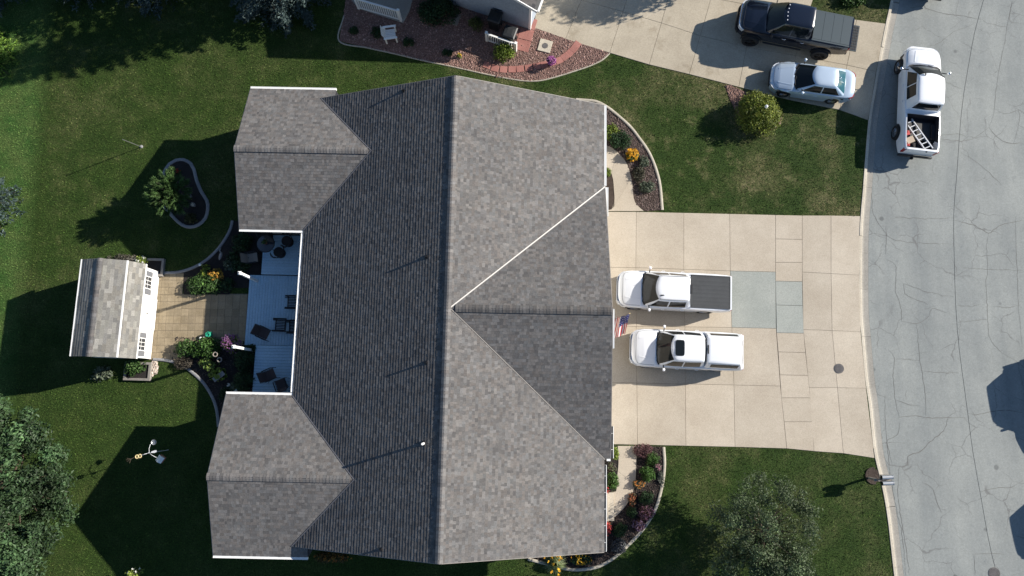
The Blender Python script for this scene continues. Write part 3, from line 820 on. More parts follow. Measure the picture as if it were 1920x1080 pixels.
# ------------------------------------------------------------------ main house
HU = np.array((0.01975, 0.9998)); HV = np.array((0.9998, -0.01975))     # along the ridge, across it
H_ROT = -math.atan2(HU[0], HU[1])
def hw(v, u, z=0.0):
    p = HU * u + HV * v
    return (p[0], p[1], z)
HC = (-3.0, 4.0)                                   # plan centre in house axes (v, u)
house = thing('ranch_house', hw(HC[0], HC[1], 0), H_ROT, 'long ranch house with grey brown shingle roof and three side gables', 'house')
def hl(v, u, z): return (v - HC[0], u - HC[1], z)

VE, VW, VR = 4.40, -10.47, -2.94                   # east eave, west eave, ridge
UN, US = 14.85, -6.92                              # gable ends
ZE, ZR = 3.0, 6.05
PE = (ZR - ZE) / (VE - VR); PW = (ZR - ZE) / (VR - VW)
WN = dict(c=11.70, n=15.38, s=8.02); WS = dict(c=-3.74, n=-0.05, s=-7.42)
ZW, VWING = 4.40, -13.66
PWG = (ZW - ZE) / 3.69
FC, FN, FS, ZF, VF = 3.93, 10.52, -2.70, 6.0, 4.62  # front gable: ridge line, eaves, ridge height, face
VFR, VFN, VFS = 4.38, 4.44, 4.70                       # its east edge at the ridge, north eave, south eave
PFN = (ZF - ZE) / (FN - FC); PFS = (ZF - ZE) / (FC - FS)

TONES = np.array([(0.26, 0.235, 0.215), (0.20, 0.185, 0.175), (0.30, 0.275, 0.255), (0.235, 0.205, 0.185), (0.17, 0.16, 0.155), (0.27, 0.255, 0.245), (0.225, 0.22, 0.215)])
TONES = (TONES * 0.68 + TONES.mean(0) * 0.32) * np.array((0.566, 0.588, 0.612))
def shingles(name, parent, origin, along, up, tmax, intervals, tones=TONES, expo=0.145, tab=(0.085, 0.19), lift=0.009, seed=1, gain=1.0):
    """Every tab of a roof plane: a wedge with a thick butt edge, in staggered courses.
    origin + along*s + up*t spans the plane; intervals(t) gives the covered stretches of s."""
    g = np.random.default_rng(seed)
    o = np.array(origin, float); a = np.array(along, float); u = np.array(up, float); u /= np.linalg.norm(u); a /= np.linalg.norm(a)
    n = np.cross(a, u); n /= np.linalg.norm(n)
    if n[2] < 0: n = -n
    V, F, K = [], [], []
    t = 0.0
    while t < tmax - 0.02:
        t1 = min(t + expo, tmax)
        th = min(t1 + 0.02, tmax)
        lo, hi = intervals(t), intervals(th)
        for (l0, l1), (h0, h1) in zip(lo, hi):
            smin, smax = min(l0, h0), max(l1, h1)
            if smax - smin < 0.02: continue
            s = smin - g.random() * 0.3
            while s < smax:
                w = g.uniform(*tab)
                if g.random() < 0.12: w *= 1.7
                s0, s1 = s, s + w - 0.0025
                b0, b1 = min(max(s0, l0), l1), max(min(s1, l1), l0)
                c0, c1 = min(max(s0, h0), h1), max(min(s1, h1), h0)
                s += w
                if b1 - b0 < 0.008 and c1 - c0 < 0.008: continue
                k = len(V)
                lf = lift * g.choice((0.9, 1.0, 1.15)) 
                drop = g.normal(0, 0.005)
                base = o + u * (t - abs(drop))
                top = o + u * th
                V += [base + a * b0 + n * lf, base + a * b1 + n * lf, top + a * c1 + n * 0.002, top + a * c0 + n * 0.002,
                      base + a * b0 - n * 0.004, base + a * b1 - n * 0.004, top + a * c1 - n * 0.006, top + a * c0 - n * 0.006]
                F += [(k, k + 1, k + 2, k + 3), (k + 4, k + 5, k + 1, k), (k + 4, k, k + 3, k + 7), (k + 1, k + 5, k + 6, k + 2)]
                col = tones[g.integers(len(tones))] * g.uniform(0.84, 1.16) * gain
                K += [col] * 4
        t = t1
    ob = np_mesh(name, np.array(V), np.array(F), np.array(K), 'shingle', parent)
    ob['kind'] = 'stuff'
    return ob

def deck_poly(parent, pts, name='roof_sheathing', drop=0.03, thick=0.12):
    """solid boarding under a roof plane"""
    P = [np.array(p, float) for p in pts]
    n = np.cross(P[1] - P[0], P[2] - P[0]); n /= np.linalg.norm(n)
    if n[2] < 0: n = -n
    mb = MB()
    a = [p - n * drop for p in P]; b = [p - np.array((0, 0, thick)) for p in a]
    k = len(P)
    mb.face(a); mb.face(list(reversed(b)))
    for i in range(k):
        j = (i + 1) % k
        mb.face([a[i], a[j], b[j], b[i]])
    return mb.build(name, 'underlay', parent)

roof = thing('roof', (0, 0, 0)); roof.parent = house
def vw_of(z): return VW + (z - ZE) / PW            # west slope: v at height z
# east slope, notched by the front gable
def iv_east(t):
    z = ZE + t * math.sin(math.atan(PE))
    if z >= ZF - 0.01: return [(US, FC), (FC, UN)]
    return [(US, FC - (ZF - z) / PFS), (FC + (ZF - z) / PFN, UN)]
LE = math.hypot(VE - VR, ZR - ZE); LW = math.hypot(VR - VW, ZR - ZE)
shingles('shingle_slope', roof, hl(VE, 0, ZE), (0, 1, 0), (VR - VE, 0, ZR - ZE), LE, lambda t: [(a, b) for a, b in iv_east(t)], seed=1)
def iv_west(t):
    z = ZE + t * math.sin(math.atan(PW))
    w = max(0.0, (ZW - z) / PWG)
    nw, sw = min(WN['c'] + w, UN), max(WS['c'] - w, US)
    return [(US, sw), (WS['c'] + w, WN['c'] - w), (nw, UN)]
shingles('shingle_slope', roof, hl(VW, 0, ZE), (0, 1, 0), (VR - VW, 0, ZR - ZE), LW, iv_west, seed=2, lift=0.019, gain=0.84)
# the two back wings
for wg, sd, south in ((WN, 5, False), (WS, 7, True)):
    for side in (1, -1):
        ue = wg['n'] if side > 0 else wg['s']
        half = abs(ue - wg['c'])
        pw = (ZW - ZE) / half
        def iv_wing(t, ue=ue, half=half, pw=pw, side=side):
            z = ZE + t * math.sin(math.atan(pw))
            u = ue - side * (z - ZE) / pw
            vend = vw_of(z)
            if u > UN or u < US: vend = max(vend, -9.28)
            return [(VWING, vend)]
        Ls = math.hypot(half, ZW - ZE)
        shingles('shingle_slope', roof, hl(0, ue, ZE), (1, 0, 0), (0, wg['c'] - ue, ZW - ZE), Ls, iv_wing, seed=sd + side)
        vv = -9.28 if (ue > UN or ue < US) else VW
        deck_poly(roof, [hl(VWING + 0.02, ue, ZE), hl(vv, ue, ZE), hl(vw_of(ZW), wg['c'], ZW), hl(VWING + 0.02, wg['c'], ZW)])
# front gable
LFN = math.hypot(FN - FC, ZF - ZE); LFS = math.hypot(FC - FS, ZF - ZE)
def iv_front(t, L, ve):
    z = ZE + t / L * (ZF - ZE)
    return [(VE - (z - ZE) / PE, ve + (VFR - ve) * t / L)]
shingles('shingle_slope', roof, hl(0, FN, ZE), (1, 0, 0), (0, FC - FN, ZF - ZE), LFN, lambda t: iv_front(t, LFN, VFN), seed=11, gain=1.0)
shingles('shingle_slope', roof, hl(0, FS, ZE), (1, 0, 0), (0, FC - FS, ZF - ZE), LFS, lambda t: iv_front(t, LFS, VFS), seed=13, gain=1.04)
apv = VE - (ZF - ZE) / PE
deck_poly(roof, [hl(VE, FN, ZE), hl(apv, FC, ZF), hl(VFR - 0.02, FC, ZF), hl(VFN - 0.02, FN, ZE)])
deck_poly(roof, [hl(VE, FS, ZE), hl(VFS - 0.02, FS, ZE), hl(VFR - 0.02, FC, ZF), hl(apv, FC, ZF)])
deck_poly(roof, [hl(VE, US + .02, ZE), hl(VE, UN - .02, ZE), hl(VR, UN - .02, ZR), hl(VR, US + .02, ZR)], drop=0.05)
deck_poly(roof, [hl(VW, WN['s'] + .02, ZE), hl(VW, WS['n'] - .02, ZE), hl(vw_of(ZW), WS['c'], ZW), hl(vw_of(ZW), US + 0.02, ZW), hl(VR, US + .02, ZR), hl(VR, UN - .02, ZR), hl(vw_of(ZW), UN - 0.02, ZW), hl(vw_of(ZW), WN['c'], ZW)], drop=0.05)
def low_rake(u_edge, wg):
    w = abs(u_edge - wg['c']); z = ZW - w * PWG
    deck_poly(roof, [hl(vw_of(z), u_edge, z), hl(vw_of(ZW), u_edge, ZW), hl(vw_of(ZW), wg['c'], ZW)], drop=0.05)
low_rake(UN - 0.02, WN); low_rake(US + 0.02, WS)

def ridge_caps(name, a, b, half, drop, seed, gain=1.0, step=0.15):
    """overlapping bent cap shingles along a ridge from a to b"""
    g = np.random.default_rng(seed)
    a = np.array(a, float); b = np.array(b, float); d = b - a; L = np.linalg.norm(d); d /= L
    side = np.array((d[1], -d[0], 0)); side /= np.linalg.norm(side)
    V, F, K = [], [], []
    s = 0.0
    while s < L:
        e = min(s + step * 1.6, L)
        k = len(V); col = TONES[g.integers(len(TONES))] * g.uniform(0.9, 1.15) * gain
        z0, z1 = 0.042 + g.normal(0, .002), 0.030
        for q, zz in ((s, z0), (e, z1)):
            for m, dz in ((-1, -drop), (-0.25, -0.01), (0.25, -0.01), (1, -drop)):
                V.append(a + d * q + side * half * m + np.array((0, 0, zz + dz)))
        F += [(k, k + 1, k + 5, k + 4), (k + 1, k + 2, k + 6, k + 5), (k + 2, k + 3, k + 7, k + 6)]
        K += [col] * 3
        for m in range(4): V.append(V[k + m] - np.array((0, 0, 0.03)))
        F += [(k + 8, k + 9, k + 1, k), (k + 9, k + 10, k + 2, k + 1), (k + 10, k + 11, k + 3, k + 2)]; K += [col * 0.9] * 3
        for m in (0, 3):
            j = len(V); V += [V[k + m] - np.array((0, 0, 0.035)), V[k + 4 + m] - np.array((0, 0, 0.035))]
            F.append((k + m, k + 4 + m, j + 1, j)); K.append(col * 0.9)
        s += step
    o = np_mesh(name, np.array(V), np.array(F), np.array(K), 'shingle', roof); o['kind'] = 'stuff'
# ridge vent under the caps gives the ridges their raised edge
def ridge_vent(a, b, half, drop, h=0.035):
    a = np.array(a); b = np.array(b); d = (b - a) / np.linalg.norm(b - a); sd = np.array((d[1], -d[0], 0))
    mb = MB()
    rows = [[p + sd * half + np.array((0, 0, -drop - 0.06)), p + sd * half + np.array((0, 0, -drop + h)), p + np.array((0, 0, h + 0.005)), p - sd * half + np.array((0, 0, -drop + h)), p - sd * half + np.array((0, 0, -drop - 0.06))] for p in (a, b)]
    mb.grid(rows); mb.build('ridge_vent', 'underlay', roof)
ridge_vent(hl(VR, US, ZR), hl(VR, UN, ZR), 0.15, 0.062); ridge_caps('ridge_cap', hl(VR, US, ZR + 0.01), hl(VR, UN, ZR + 0.01), 0.165, 0.066, 21, 1.12)
for wg, k in ((WN, 22), (WS, 23)):
    ridge_vent(hl(VWING, wg['c'], ZW), hl(vw_of(ZW) - 0.25, wg['c'], ZW), 0.15, 0.056); ridge_caps('ridge_cap', hl(VWING - 0.02, wg['c'], ZW + 0.01), hl(vw_of(ZW) - 0.2, wg['c'], ZW + 0.01), 0.165, 0.06, k, 1.0)
ridge_vent(hl(VR + 0.5, FC, ZF), hl(VFR, FC, ZF), 0.16, 0.072); ridge_caps('ridge_cap', hl(VR + 0.35, FC, ZF + 0.01), hl(VFR + 0.02, FC, ZF + 0.01), 0.175, 0.078, 24, 0.8)

# valley flashings
def valley(a, b, w, m, lift=0.03):
    a = np.array(a); b = np.array(b); d = (b - a) / np.linalg.norm(b - a); sd = np.cross(d, (0, 0, 1)); sd /= np.linalg.norm(sd)
    up = np.array((0, 0, lift))
    mb = MB(); mb.grid([[a - sd * w + up * 1.25, a + up, a + sd * w + up * 1.25], [b - sd * w + up * 1.25, b + up, b + sd * w + up * 1.25]])
    mb.build('valley_flashing', m, roof)
apx = hl(VE - (ZF - ZE) / PE, FC, ZF)
M['valley_w'] = plain('valley_metal_white', (0.50, 0.48, 0.45), 0.5); M['valley_g'] = plain('valley_metal_grey', (0.20, 0.185, 0.17), 0.6); M['valley_d'] = plain('valley_metal_dark', (0.10, 0.10, 0.11), 0.6)
valley(hl(VE + 0.05, FN + 0.03, ZE - 0.03), apx, 0.030, 'valley_w')
valley(hl(VE + 0.05, FS - 0.05, ZE - 0.03), apx, 0.022, 'valley_g')
for wg, (u1, u2) in ((WN, (UN, WN['s'])), (WS, (WS['n'], US))):
    for uu in (u1, u2):
        zz = ZW - abs(uu - wg['c']) * PWG
        zz = max(zz, ZE)
        valley(hl(vw_of(zz), uu, zz), hl(vw_of(ZW), wg['c'], ZW), 0.03, 'valley_d')

# walls: main block, two wings and the garage bay
def wall_block(v0, v1, u0, u1, z1, name='wall', m='siding'):
    mb = MB(); mb.box(v0 - HC[0], v1 - HC[0], u0 - HC[1], u1 - HC[1], 0, z1)
    return mb.build(name, m, house)
wall_block(VW + 0.45, VE - 0.45, US + 0.35, UN - 0.35, ZE - 0.16)
wall_block(VWING + 0.3, VW + 0.44, WN['s'] + 0.4, WN['n'] - 0.4, ZE - 0.17)
wall_block(VWING + 0.3, VW + 0.44, WS['s'] + 0.4, WS['n'] - 0.4, ZE - 0.17)
wall_block(VE - 0.46, VF - 0.42, FS + 0.4, FN - 1.5, ZE - 0.18)
def gable_wall(v, pts, t):
    mb = MB()
    a = [hl(v, u, z) for u, z in pts]; b = [hl(v + t, u, z) for u, z in pts]
    mb.face(a); mb.face(list(reversed(b)))
    for i in range(len(a)):
        j = (i + 1) % len(a); mb.face([a[j], a[i], b[i], b[j]])
    mb.build('gable_wall', 'siding', house)
for wg in (WN, WS):
    gable_wall(VWING + 0.3, [(wg['s'] + 0.45, ZE - 0.2), (wg['n'] - 0.45, ZE - 0.2), (wg['c'], ZW - 0.2)], 0.12)
gable_wall(VF - 0.55, [(FS + 0.5, ZE - 0.2), (FN - 0.5, ZE - 0.2), (FC, ZF - 0.22)], 0.12)
for uu, t in ((US + 0.35, 0.12), (UN - 0.47, 0.12)):
    mb = MB(); p = [hl(VW + 0.6, uu, ZE - 0.18), hl(VE - 0.6, uu, ZE - 0.18), hl(VR, uu, ZR - 0.25)]; q = [(a[0], a[1] + t, a[2]) for a in p]
    mb.face(p); mb.face(list(reversed(q)))
    for i in range(3):
        j = (i + 1) % 3; mb.face([p[j], p[i], q[i], q[j]])
    mb.build('gable_wall', 'siding', house)
# overhead garage doors and window on the drive side
for u0, u1 in ((-1.9, 3.0), (4.4, 8.3)):
    d = thing('garage_door', (VF - 0.42 - HC[0], (u0 + u1) / 2 - HC[1], 0)); d.parent = house
    for k in range(4):
        mb = MB(); mb.box(0.0, 0.05, -(u1 - u0) / 2, (u1 - u0) / 2, 0.04 + k * 0.53, 0.04 + k * 0.53 + 0.515); mb.build('door_panel', 'white_dull', d)

# gutters: open troughs with hangers, white outside
M['gut_in'] = plain('gutter_inside', (0.10, 0.105, 0.11), 0.7)
def gutter(v0, u0, v1, u1, z, out, name='gutter', w=0.115, hang=True, cover=False):
    """trough from (v0,u0) to (v1,u1); out is the outward direction in (v,u)"""
    a = np.array(hl(v0, u0, z)); b = np.array(hl(v1, u1, z)); o = np.array((out[0], out[1], 0.0))
    g = thing(name, tuple(a)); g.parent = house
    d = b - a
    L = np.linalg.norm(d); dn = d / L
    mb = MB()
    prof = [(0.0, 0.0), (0.0, -0.10), (w * 0.8, -0.11), (w, -0.04), (w, 0.012), (w - 0.028, 0.012), (w - 0.028, -0.01)]
    mb.grid([[o * p[0] + np.array((0, 0, p[1])) + q for p in prof] for q in (np.zeros(3), d)])
    for q in (np.zeros(3), d):
        mb.face([o * p[0] + np.array((0, 0, p[1])) + q for p in prof[:5]])
    mb.build('trough', 'white', g)
    mb = MB()
    if cover:
        mb.grid([[o * -0.01 + np.array((0, 0, 0.004)) + q, o * (w - 0.026) + np.array((0, 0, 0.004)) + q] for q in (np.zeros(3), d)]); mb.build('gutter_cover', 'white', g)
    else:
        mb.grid([[o * 0.012 + np.array((0, 0, -0.05)) + q, o * (w - 0.03) + np.array((0, 0, -0.05)) + q] for q in (dn * 0.01, d - dn * 0.01)]); mb.build('trough_lining', 'gut_in', g)
        if hang:
            mb0 = None
            k = 0.4
            while k < L:
                if mb0 is None:
                    mb = MB(); mb.box(-0.012, 0.012, 0.0, 1.0, -0.008, 0.0)
                    me = bpy.data.meshes.new('hanger'); me.from_pydata(mb.v, [], mb.f); me.materials.append(M['white']); mb0 = me
                h = link('hanger', mb0, g); h.location = tuple(dn * k + o * 0.0); h.rotation_euler = (0, 0, math.atan2(-out[0], out[1])); h.scale = (1, w - 0.02, 1)
                k += 0.75
    return g
gutter(VE, FN + 0.08, VE, UN - 0.02, ZE - 0.01, (1, 0), cover=True)
gutter(VE, US + 0.02, VE, FS - 0.3, ZE - 0.01, (1, 0))
gutter(VW, WN['s'] - 0.15, VW, WS['n'] + 0.15, ZE - 0.01, (-1, 0), cover=True)
gutter(VWING, WN['s'], VW - 0.02, WN['s'], ZE - 0.012, (0, -1), cover=True)
gutter(VWING, WN['n'], -9.28, WN['n'], ZE - 0.012, (0, 1), cover=True)
gutter(VWING, WS['n'], VW - 0.02, WS['n'], ZE - 0.012, (0, 1), cover=True)
gutter(VWING, WS['s'], -9.28, WS['s'], ZE - 0.012, (0, -1), cover=True)
gutter(VFN + 0.02, 9.03, VFN + 0.02, FN - 0.01, ZE + 0.03, (1, 0), cover=True, w=0.14)
gutter(VE + 0.12, FS, VFS, FS, ZE - 0.012, (0, -1), cover=True)
gutter(VFS - 0.02, FS + 0.02, VFS - 0.02, FS + 1.5, ZE + 0.03, (1, 0), w=0.16)

# rake boards on the gable ends
def rake(a, b, depth=0.17, t=0.03, m='trim_tan', out=(1, 0, 0), lift=-0.005):
    a = np.array(a); b = np.array(b); o = np.array(out, float)
    mb = MB()
    rows = []
    for p in (a, b):
        rows.append([p + np.array((0, 0, lift)), p + o * t + np.array((0, 0, lift)), p + o * t + np.array((0, 0, -depth)), p + np.array((0, 0, -depth))])
    mb.grid(rows, True); mb.face(rows[0]); mb.face(list(reversed(rows[1]))); mb.build('rake_board', m, house)
for wg in (WN, WS):
    for e in ('n', 's'):
        rake(hl(VWING, wg[e], ZE), hl(VWING, wg['c'], ZW), out=(-1, 0, 0), lift=-0.02)
for uu, o in ((UN, 1), (US, -1)):
    rake(hl(VE, uu, ZE), hl(VR, uu, ZR), out=(0, o, 0), lift=-0.02)
    rake(hl(VW + 0.9, uu, ZE + 0.9 * PW), hl(VR, uu, ZR), out=(0, o, 0), lift=-0.02)
rake(hl(VFN, FN, ZE), hl(VFR, FC, ZF), out=(1, 0, 0), lift=-0.02); rake(hl(VFS, FS, ZE), hl(VFR, FC, ZF), out=(1, 0, 0), lift=-0.02)
# wider white board showing at the garage peak, and the end of the side gutter at the garage corners
rows = [[hl(VFR + 0.03, FC + 0.1, ZF - 0.03), hl(VFR + 0.10, FC + 0.1, ZF - 0.03), hl(VFR + 0.10, FC + 0.1, ZF - 0.2), hl(VFR + 0.03, FC + 0.1, ZF - 0.2)],
        [hl(VFR + 0.12, FC - 1.6, ZF - 0.02 - 1.6 * PFS), hl(VFR + 0.19, FC - 1.6, ZF - 0.02 - 1.6 * PFS), hl(VFR + 0.19, FC - 1.6, ZF - 0.2 - 1.6 * PFS), hl(VFR + 0.12, FC - 1.6, ZF - 0.2 - 1.6 * PFS)]]
mb = MB(); mb.grid(rows, True); mb.face(rows[0]); mb.face(rows[1]); mb.build('gable_board', 'white', house)

# plumbing vents and the white flue on the west slope
def roof_vent(at, h, m, r, name='vent_pipe'):
    v, u = at
    z = ZR - (VR - v) * PW
    t = thing(name, hl(v, u, z)); t.parent = house
    mb = MB(); mb.tube([(0, 0, -0.05), (0, 0, h)], r, 12); mb.build('pipe', m, t)
    mb = MB(); mb.lathe([(r, 0.08), (r * 1.5, 0.04), (r * 2.4, 0.0 + 0.012), (r * 2.4, -0.03)], 12); mb.build('flashing_boot', 'dark_metal', t)
roof_vent((-5.49, 14.5), 0.21, 'dark_metal', 0.045)
roof_vent((-4.0, 6.28), 0.22, 'dark_metal', 0.05)
roof_vent((-3.81, 1.5), 0.22, 'dark_metal', 0.045)
roof_vent((-5.56, -6.6), 0.2, 'dark_metal', 0.04)
roof_vent((-3.80, -2.0), 0.50, 'white', 0.055, 'flue_pipe')
# downspouts seen at the back corners
mb = MB(); mb.box(-0.05, 0.05, -0.04, 0.04, 0.0, 2.9); o = mb.build('downspout', 'white', house); o.location = hl(VW - 0.02, WN['s'] - 0.22, 0)
mb = MB(); mb.box(-0.05, 0.05, -0.04, 0.04, 0.0, 2.9); o = mb.build('downspout', 'white', house); o.location = hl(VW - 0.02, WS['n'] + 0.22, 0)
mb = MB(); mb.box(-0.42, 0.0, -0.05, 0.05, 0.05, 0.13); o = mb.build('downspout_outlet', 'white', house); o.location = hl(VWING + 0.25, -1.1, 0)

# ------------------------------------------------------------------ decks behind the house (house axes)
def deck(name, v0, v1, u0, u1, z, boards, label):
    t = thing(name, hw((v0 + v1) / 2, (u0 + u1) / 2, 0), H_ROT, label, 'deck')
    a, b = (v1 - v0) / 2, (u1 - u0) / 2
    mb = MB(); mb.box(-a + 0.02, a - 0.02, -b + 0.02, b - 0.02, 0.0, z - 0.05); mb.build('deck_frame', 'deck_frame', t)
    bw, gap = 0.14, 0.009
    n = int(round(((2 * b) if boards == 'ew' else (2 * a)) / (bw + gap)))
    bw = ((2 * b) if boards == 'ew' else (2 * a)) / n - gap
    me = None
    for k in range(n):
        q = -(b if boards == 'ew' else a) + (k + 0.5) * (bw + gap)
        if me is None:
            mb = MB()
            L = a if boards == 'ew' else b
            e = 0.006
            prof = [(-bw / 2, z - 0.045), (-bw / 2, z - e), (-bw / 2 + e, z), (bw / 2 - e, z), (bw / 2, z - e), (bw / 2, z - 0.045)]
            rows = [[((s, y, h) if boards == 'ew' else (y, s, h)) for y, h in prof] for s in (-L, L)]
            mb.grid(rows, True); mb.face(rows[0]); mb.face(list(reversed(rows[1])))
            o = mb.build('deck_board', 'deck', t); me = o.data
        else:
            o = link('deck_board', me, t)
        o.location = (0, q, 0) if boards == 'ew' else (q, 0, 0)
    return t
VB = VW + 0.44
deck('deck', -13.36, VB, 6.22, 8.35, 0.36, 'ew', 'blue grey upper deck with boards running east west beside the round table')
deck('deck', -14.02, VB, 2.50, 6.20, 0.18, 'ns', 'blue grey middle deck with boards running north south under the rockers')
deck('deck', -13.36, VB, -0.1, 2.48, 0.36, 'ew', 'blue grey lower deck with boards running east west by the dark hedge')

def lamp_post(at, label):
    t = thing('lamp_post', (at[0], at[1], 0), H_ROT, label, 'post')
    mb = MB(); mb.box(-0.062, 0.062, -0.062, 0.062, 0.0, 2.66); mb.build('post', 'white', t)
    mb = MB(); mb.box(-0.085, 0.085, -0.085, 0.085, 2.66, 2.70)
    mb.lathe([(0.06, 2.70), (0.075, 2.74), (0.05, 2.78), (0.0, 2.79)], 14); mb.build('cap', 'white', t)
    mb = MB(); mb.box(-0.085, 0.085, -0.085, 0.085, 0.0, 0.10); mb.build('base_trim', 'white', t)
    mb = MB(); mb.lathe([(0.0, 2.796), (0.028, 2.793), (0.03, 2.78)], 10); mb.build('lamp_lens', 'plastic_black', t)
lamp_post((-13.47, 6.14), 'tall white square post at the corner of the upper deck')
lamp_post((-13.56, 2.50), 'tall white square post beside the purple flower basket')

# ------------------------------------------------------------------ gambrel shed
SH_C = (-20.19, 4.39); SH_R = R(-1.5)
shed = thing('garden_shed', (SH_C[0], SH_C[1], 0), SH_R, 'white garden shed with grey gambrel shingle roof beside the tan patio', 'shed')
hwd, hl2 = 1.37, 2.36
mb = MB(); mb.box(-hwd, hwd, -hl2 + 0.05, hl2 - 0.05, 0, 2.05); mb.build('wall', 'white_dull', shed)
for y in (-hl2 + 0.05, hl2 - 0.05):
    mb = MB(); s = 0.01 if y > 0 else -0.01
    p = [(-hwd, y, 2.05), (hwd, y, 2.05), (1.1, y, 2.7), (0, y, 3.15), (-1.1, y, 2.7)]; q = [(a[0], a[1] - 8 * s, a[2]) for a in p]
    mb.face(p); mb.face(q)
    for i in range(5):
        j = (i + 1) % 5; mb.face([p[i], p[j], q[j], q[i]])
    mb.build('gable_wall', 'white_dull', shed)
# clapboards on the sunny face
me = None
for k in range(11):
    if me is None:
        mb = MB(); mb.grid([[(hwd, -hl2 + 0.06, 0), (hwd + 0.018, -hl2 + 0.06, 0), (hwd + 0.004, -hl2 + 0.06, 0.175)], [(hwd, hl2 - 0.06, 0), (hwd + 0.018, hl2 - 0.06, 0), (hwd + 0.004, hl2 - 0.06, 0.175)]])
        o = mb.build('clapboard', 'white_dull', shed); me = o.data
    else: o = link('clapboard', me, shed)
    o.location = (0, 0, 0.06 + k * 0.176)
sroof = thing('roof', (0, 0, 0)); sroof.parent = shed
ST = np.array([(0.185, 0.182, 0.165), (0.155, 0.152, 0.142), (0.21, 0.205, 0.19), (0.165, 0.158, 0.142), (0.145, 0.143, 0.136)]) * 1.12
ZR2, ZB2, ZL2, XB2, XL2 = 3.24, 2.80, 1.93, 1.12, 1.60
def shed_plane(x0, z0, x1, z1, seed):
    L = math.hypot(x1 - x0, z1 - z0)
    ob = shingles('shingle_slope', sroof, (x0, 0, z0), (0, 1, 0), (x1 - x0, 0, z1 - z0), L, lambda t: [(-hl2 - 0.03, hl2 + 0.03)], ST, 0.17, (0.2, 0.42), 0.014, seed)
    deck_poly(sroof, [(x0, -hl2 - 0.02, z0), (x0, hl2 + 0.02, z0), (x1, hl2 + 0.02, z1), (x1, -hl2 - 0.02, z1)], thick=0.05)
shed_plane(XB2, ZB2, 0, ZR2, 31); shed_plane(-XB2, ZB2, 0, ZR2, 32); shed_plane(XL2, ZL2, XB2, ZB2 - 0.03, 33); shed_plane(-XL2, ZL2, -XB2, ZB2 - 0.03, 34)
_r = roof; roof = sroof
ridge_caps('ridge_cap', (0, -hl2 - 0.04, ZR2), (0, hl2 + 0.04, ZR2), 0.14, 0.05, 35, 1.0, 0.16)
roof = _r
mb = MB(); mb.box(XB2 - 0.02, XB2 + 0.055, -hl2 - 0.03, hl2 + 0.03, ZB2 - 0.02, ZB2 + 0.025); mb.build('drip_edge', 'white', sroof)
mb = MB(); mb.box(-XB2 - 0.05, -XB2 + 0.02, -hl2 - 0.03, hl2 + 0.03, ZB2 - 0.02, ZB2 + 0.02); mb.build('drip_edge', 'white', sroof)
mb = MB(); mb.box(XL2 - 0.02, XL2 + 0.02, -hl2 - 0.03, hl2 + 0.03, ZL2 - 0.10, ZL2 + 0.012); mb.build('fascia', 'white', sroof)
for y in (1.55, -1.62):
    w = thing('window', (hwd + 0.02, y, 1.25)); w.parent = shed
    mb = MB(); mb.box(0.0, 0.035, -0.33, 0.33, -0.42, 0.42); mb.build('frame', 'white', w)
    for a in (-1, 0, 1):
        for b in (-1, 1):
            mb = MB(); mb.box(0.03, 0.042, a * 0.2 - 0.085, a * 0.2 + 0.085, b * 0.19 - 0.17, b * 0.19 + 0.17); mb.build('window_pane', 'pane', w)
    for b in (-1, 1):
        mb = MB(); mb.box(0.0, 0.03, b * 0.47 - 0.12, b * 0.47 + 0.12, -0.45, 0.45); s = mb.build('shutter', 'shutter', w)
d = thing('shed_door', (hwd + 0.02, 0.0, 0)); d.parent = shed
for b in (-1, 1):
    mb = MB(); mb.box(0.0, 0.03, b * 0.42 - 0.40, b * 0.42 + 0.40, 0.06, 1.85); mb.build('door_leaf', 'white_dull', d)
mb = MB(); mb.box(0.03, 0.06, -0.05, -0.02, 0.9, 1.05); mb.build('door_handle', 'dark_metal', d)
for y in (-0.8, 0.8):
    for z in (0.4, 1.5):
        mb = MB(); mb.box(0.03, 0.04, y - 0.03, y + 0.03, z - 0.03, z + 0.03); mb.build('hinge', 'dark_metal', d)

# timber planter beds against both ends of the shed
def timber_bed(corner, w, d, rz, label, h=0.2, t=0.12):
    b = thing('planter_bed', (corner[0], corner[1], 0), rz, label, 'planter')
    for nm, (x0, x1, y0, y1) in (('timber', (0, w, 0, t)), ('timber', (0, w, d - t, d)), ('timber', (0, t, t + 0.003, d - t - 0.003)), ('timber', (w - t, w, t + 0.003, d - t - 0.003))):
        mb = MB(); mb.box(x0, x1, y0, y1, 0, h); mb.build(nm, 'timber', b)
    mb = MB(); mb.box(t, w - t, t, d - t, 0, h - 0.06); mb.build('soil', 'mulch_dark', b)
    x = Matrix.Rotation(rz, 3, 'Z')
    NO_GRASS.append([tuple((Vector((corner[0], corner[1], 0)) + x @ Vector(q)))[:2] for q in ((0, 0, 0), (w, 0, 0), (w, d, 0), (0, d, 0))])
nb = (-20.569, 6.61, 0)
timber_bed((nb[0], nb[1] - 0.15), 2.05, 0.95, R(-1.5), 'grey timber planter at the north end of the shed with white flowers')
sbp = (-22.059, 1.11, 0)
timber_bed((-20.15, 0.95), 1.38, 0.95, R(-1.5), 'grey timber planter at the south end of the shed with leafy bush')
NO_GRASS.append([(-21.7, 1.9), (-18.7, 1.9), (-18.7, 6.9), (-21.7, 6.9)])

# ------------------------------------------------------------------ neighbour's house to the north
NX = np.array((-0.944, 0.330)); NX /= np.linalg.norm(NX); NY = np.array((NX[1], -NX[0]))
NROT = math.atan2(-NX[1], -NX[0])                       # local x runs east along the gable wall
nbo = np.array((1.02, 20.50))
nbh = thing('neighbour_house', (nbo[0], nbo[1], 0), NROT, 'pale grey sided house with white corner trim at the top edge', 'house')
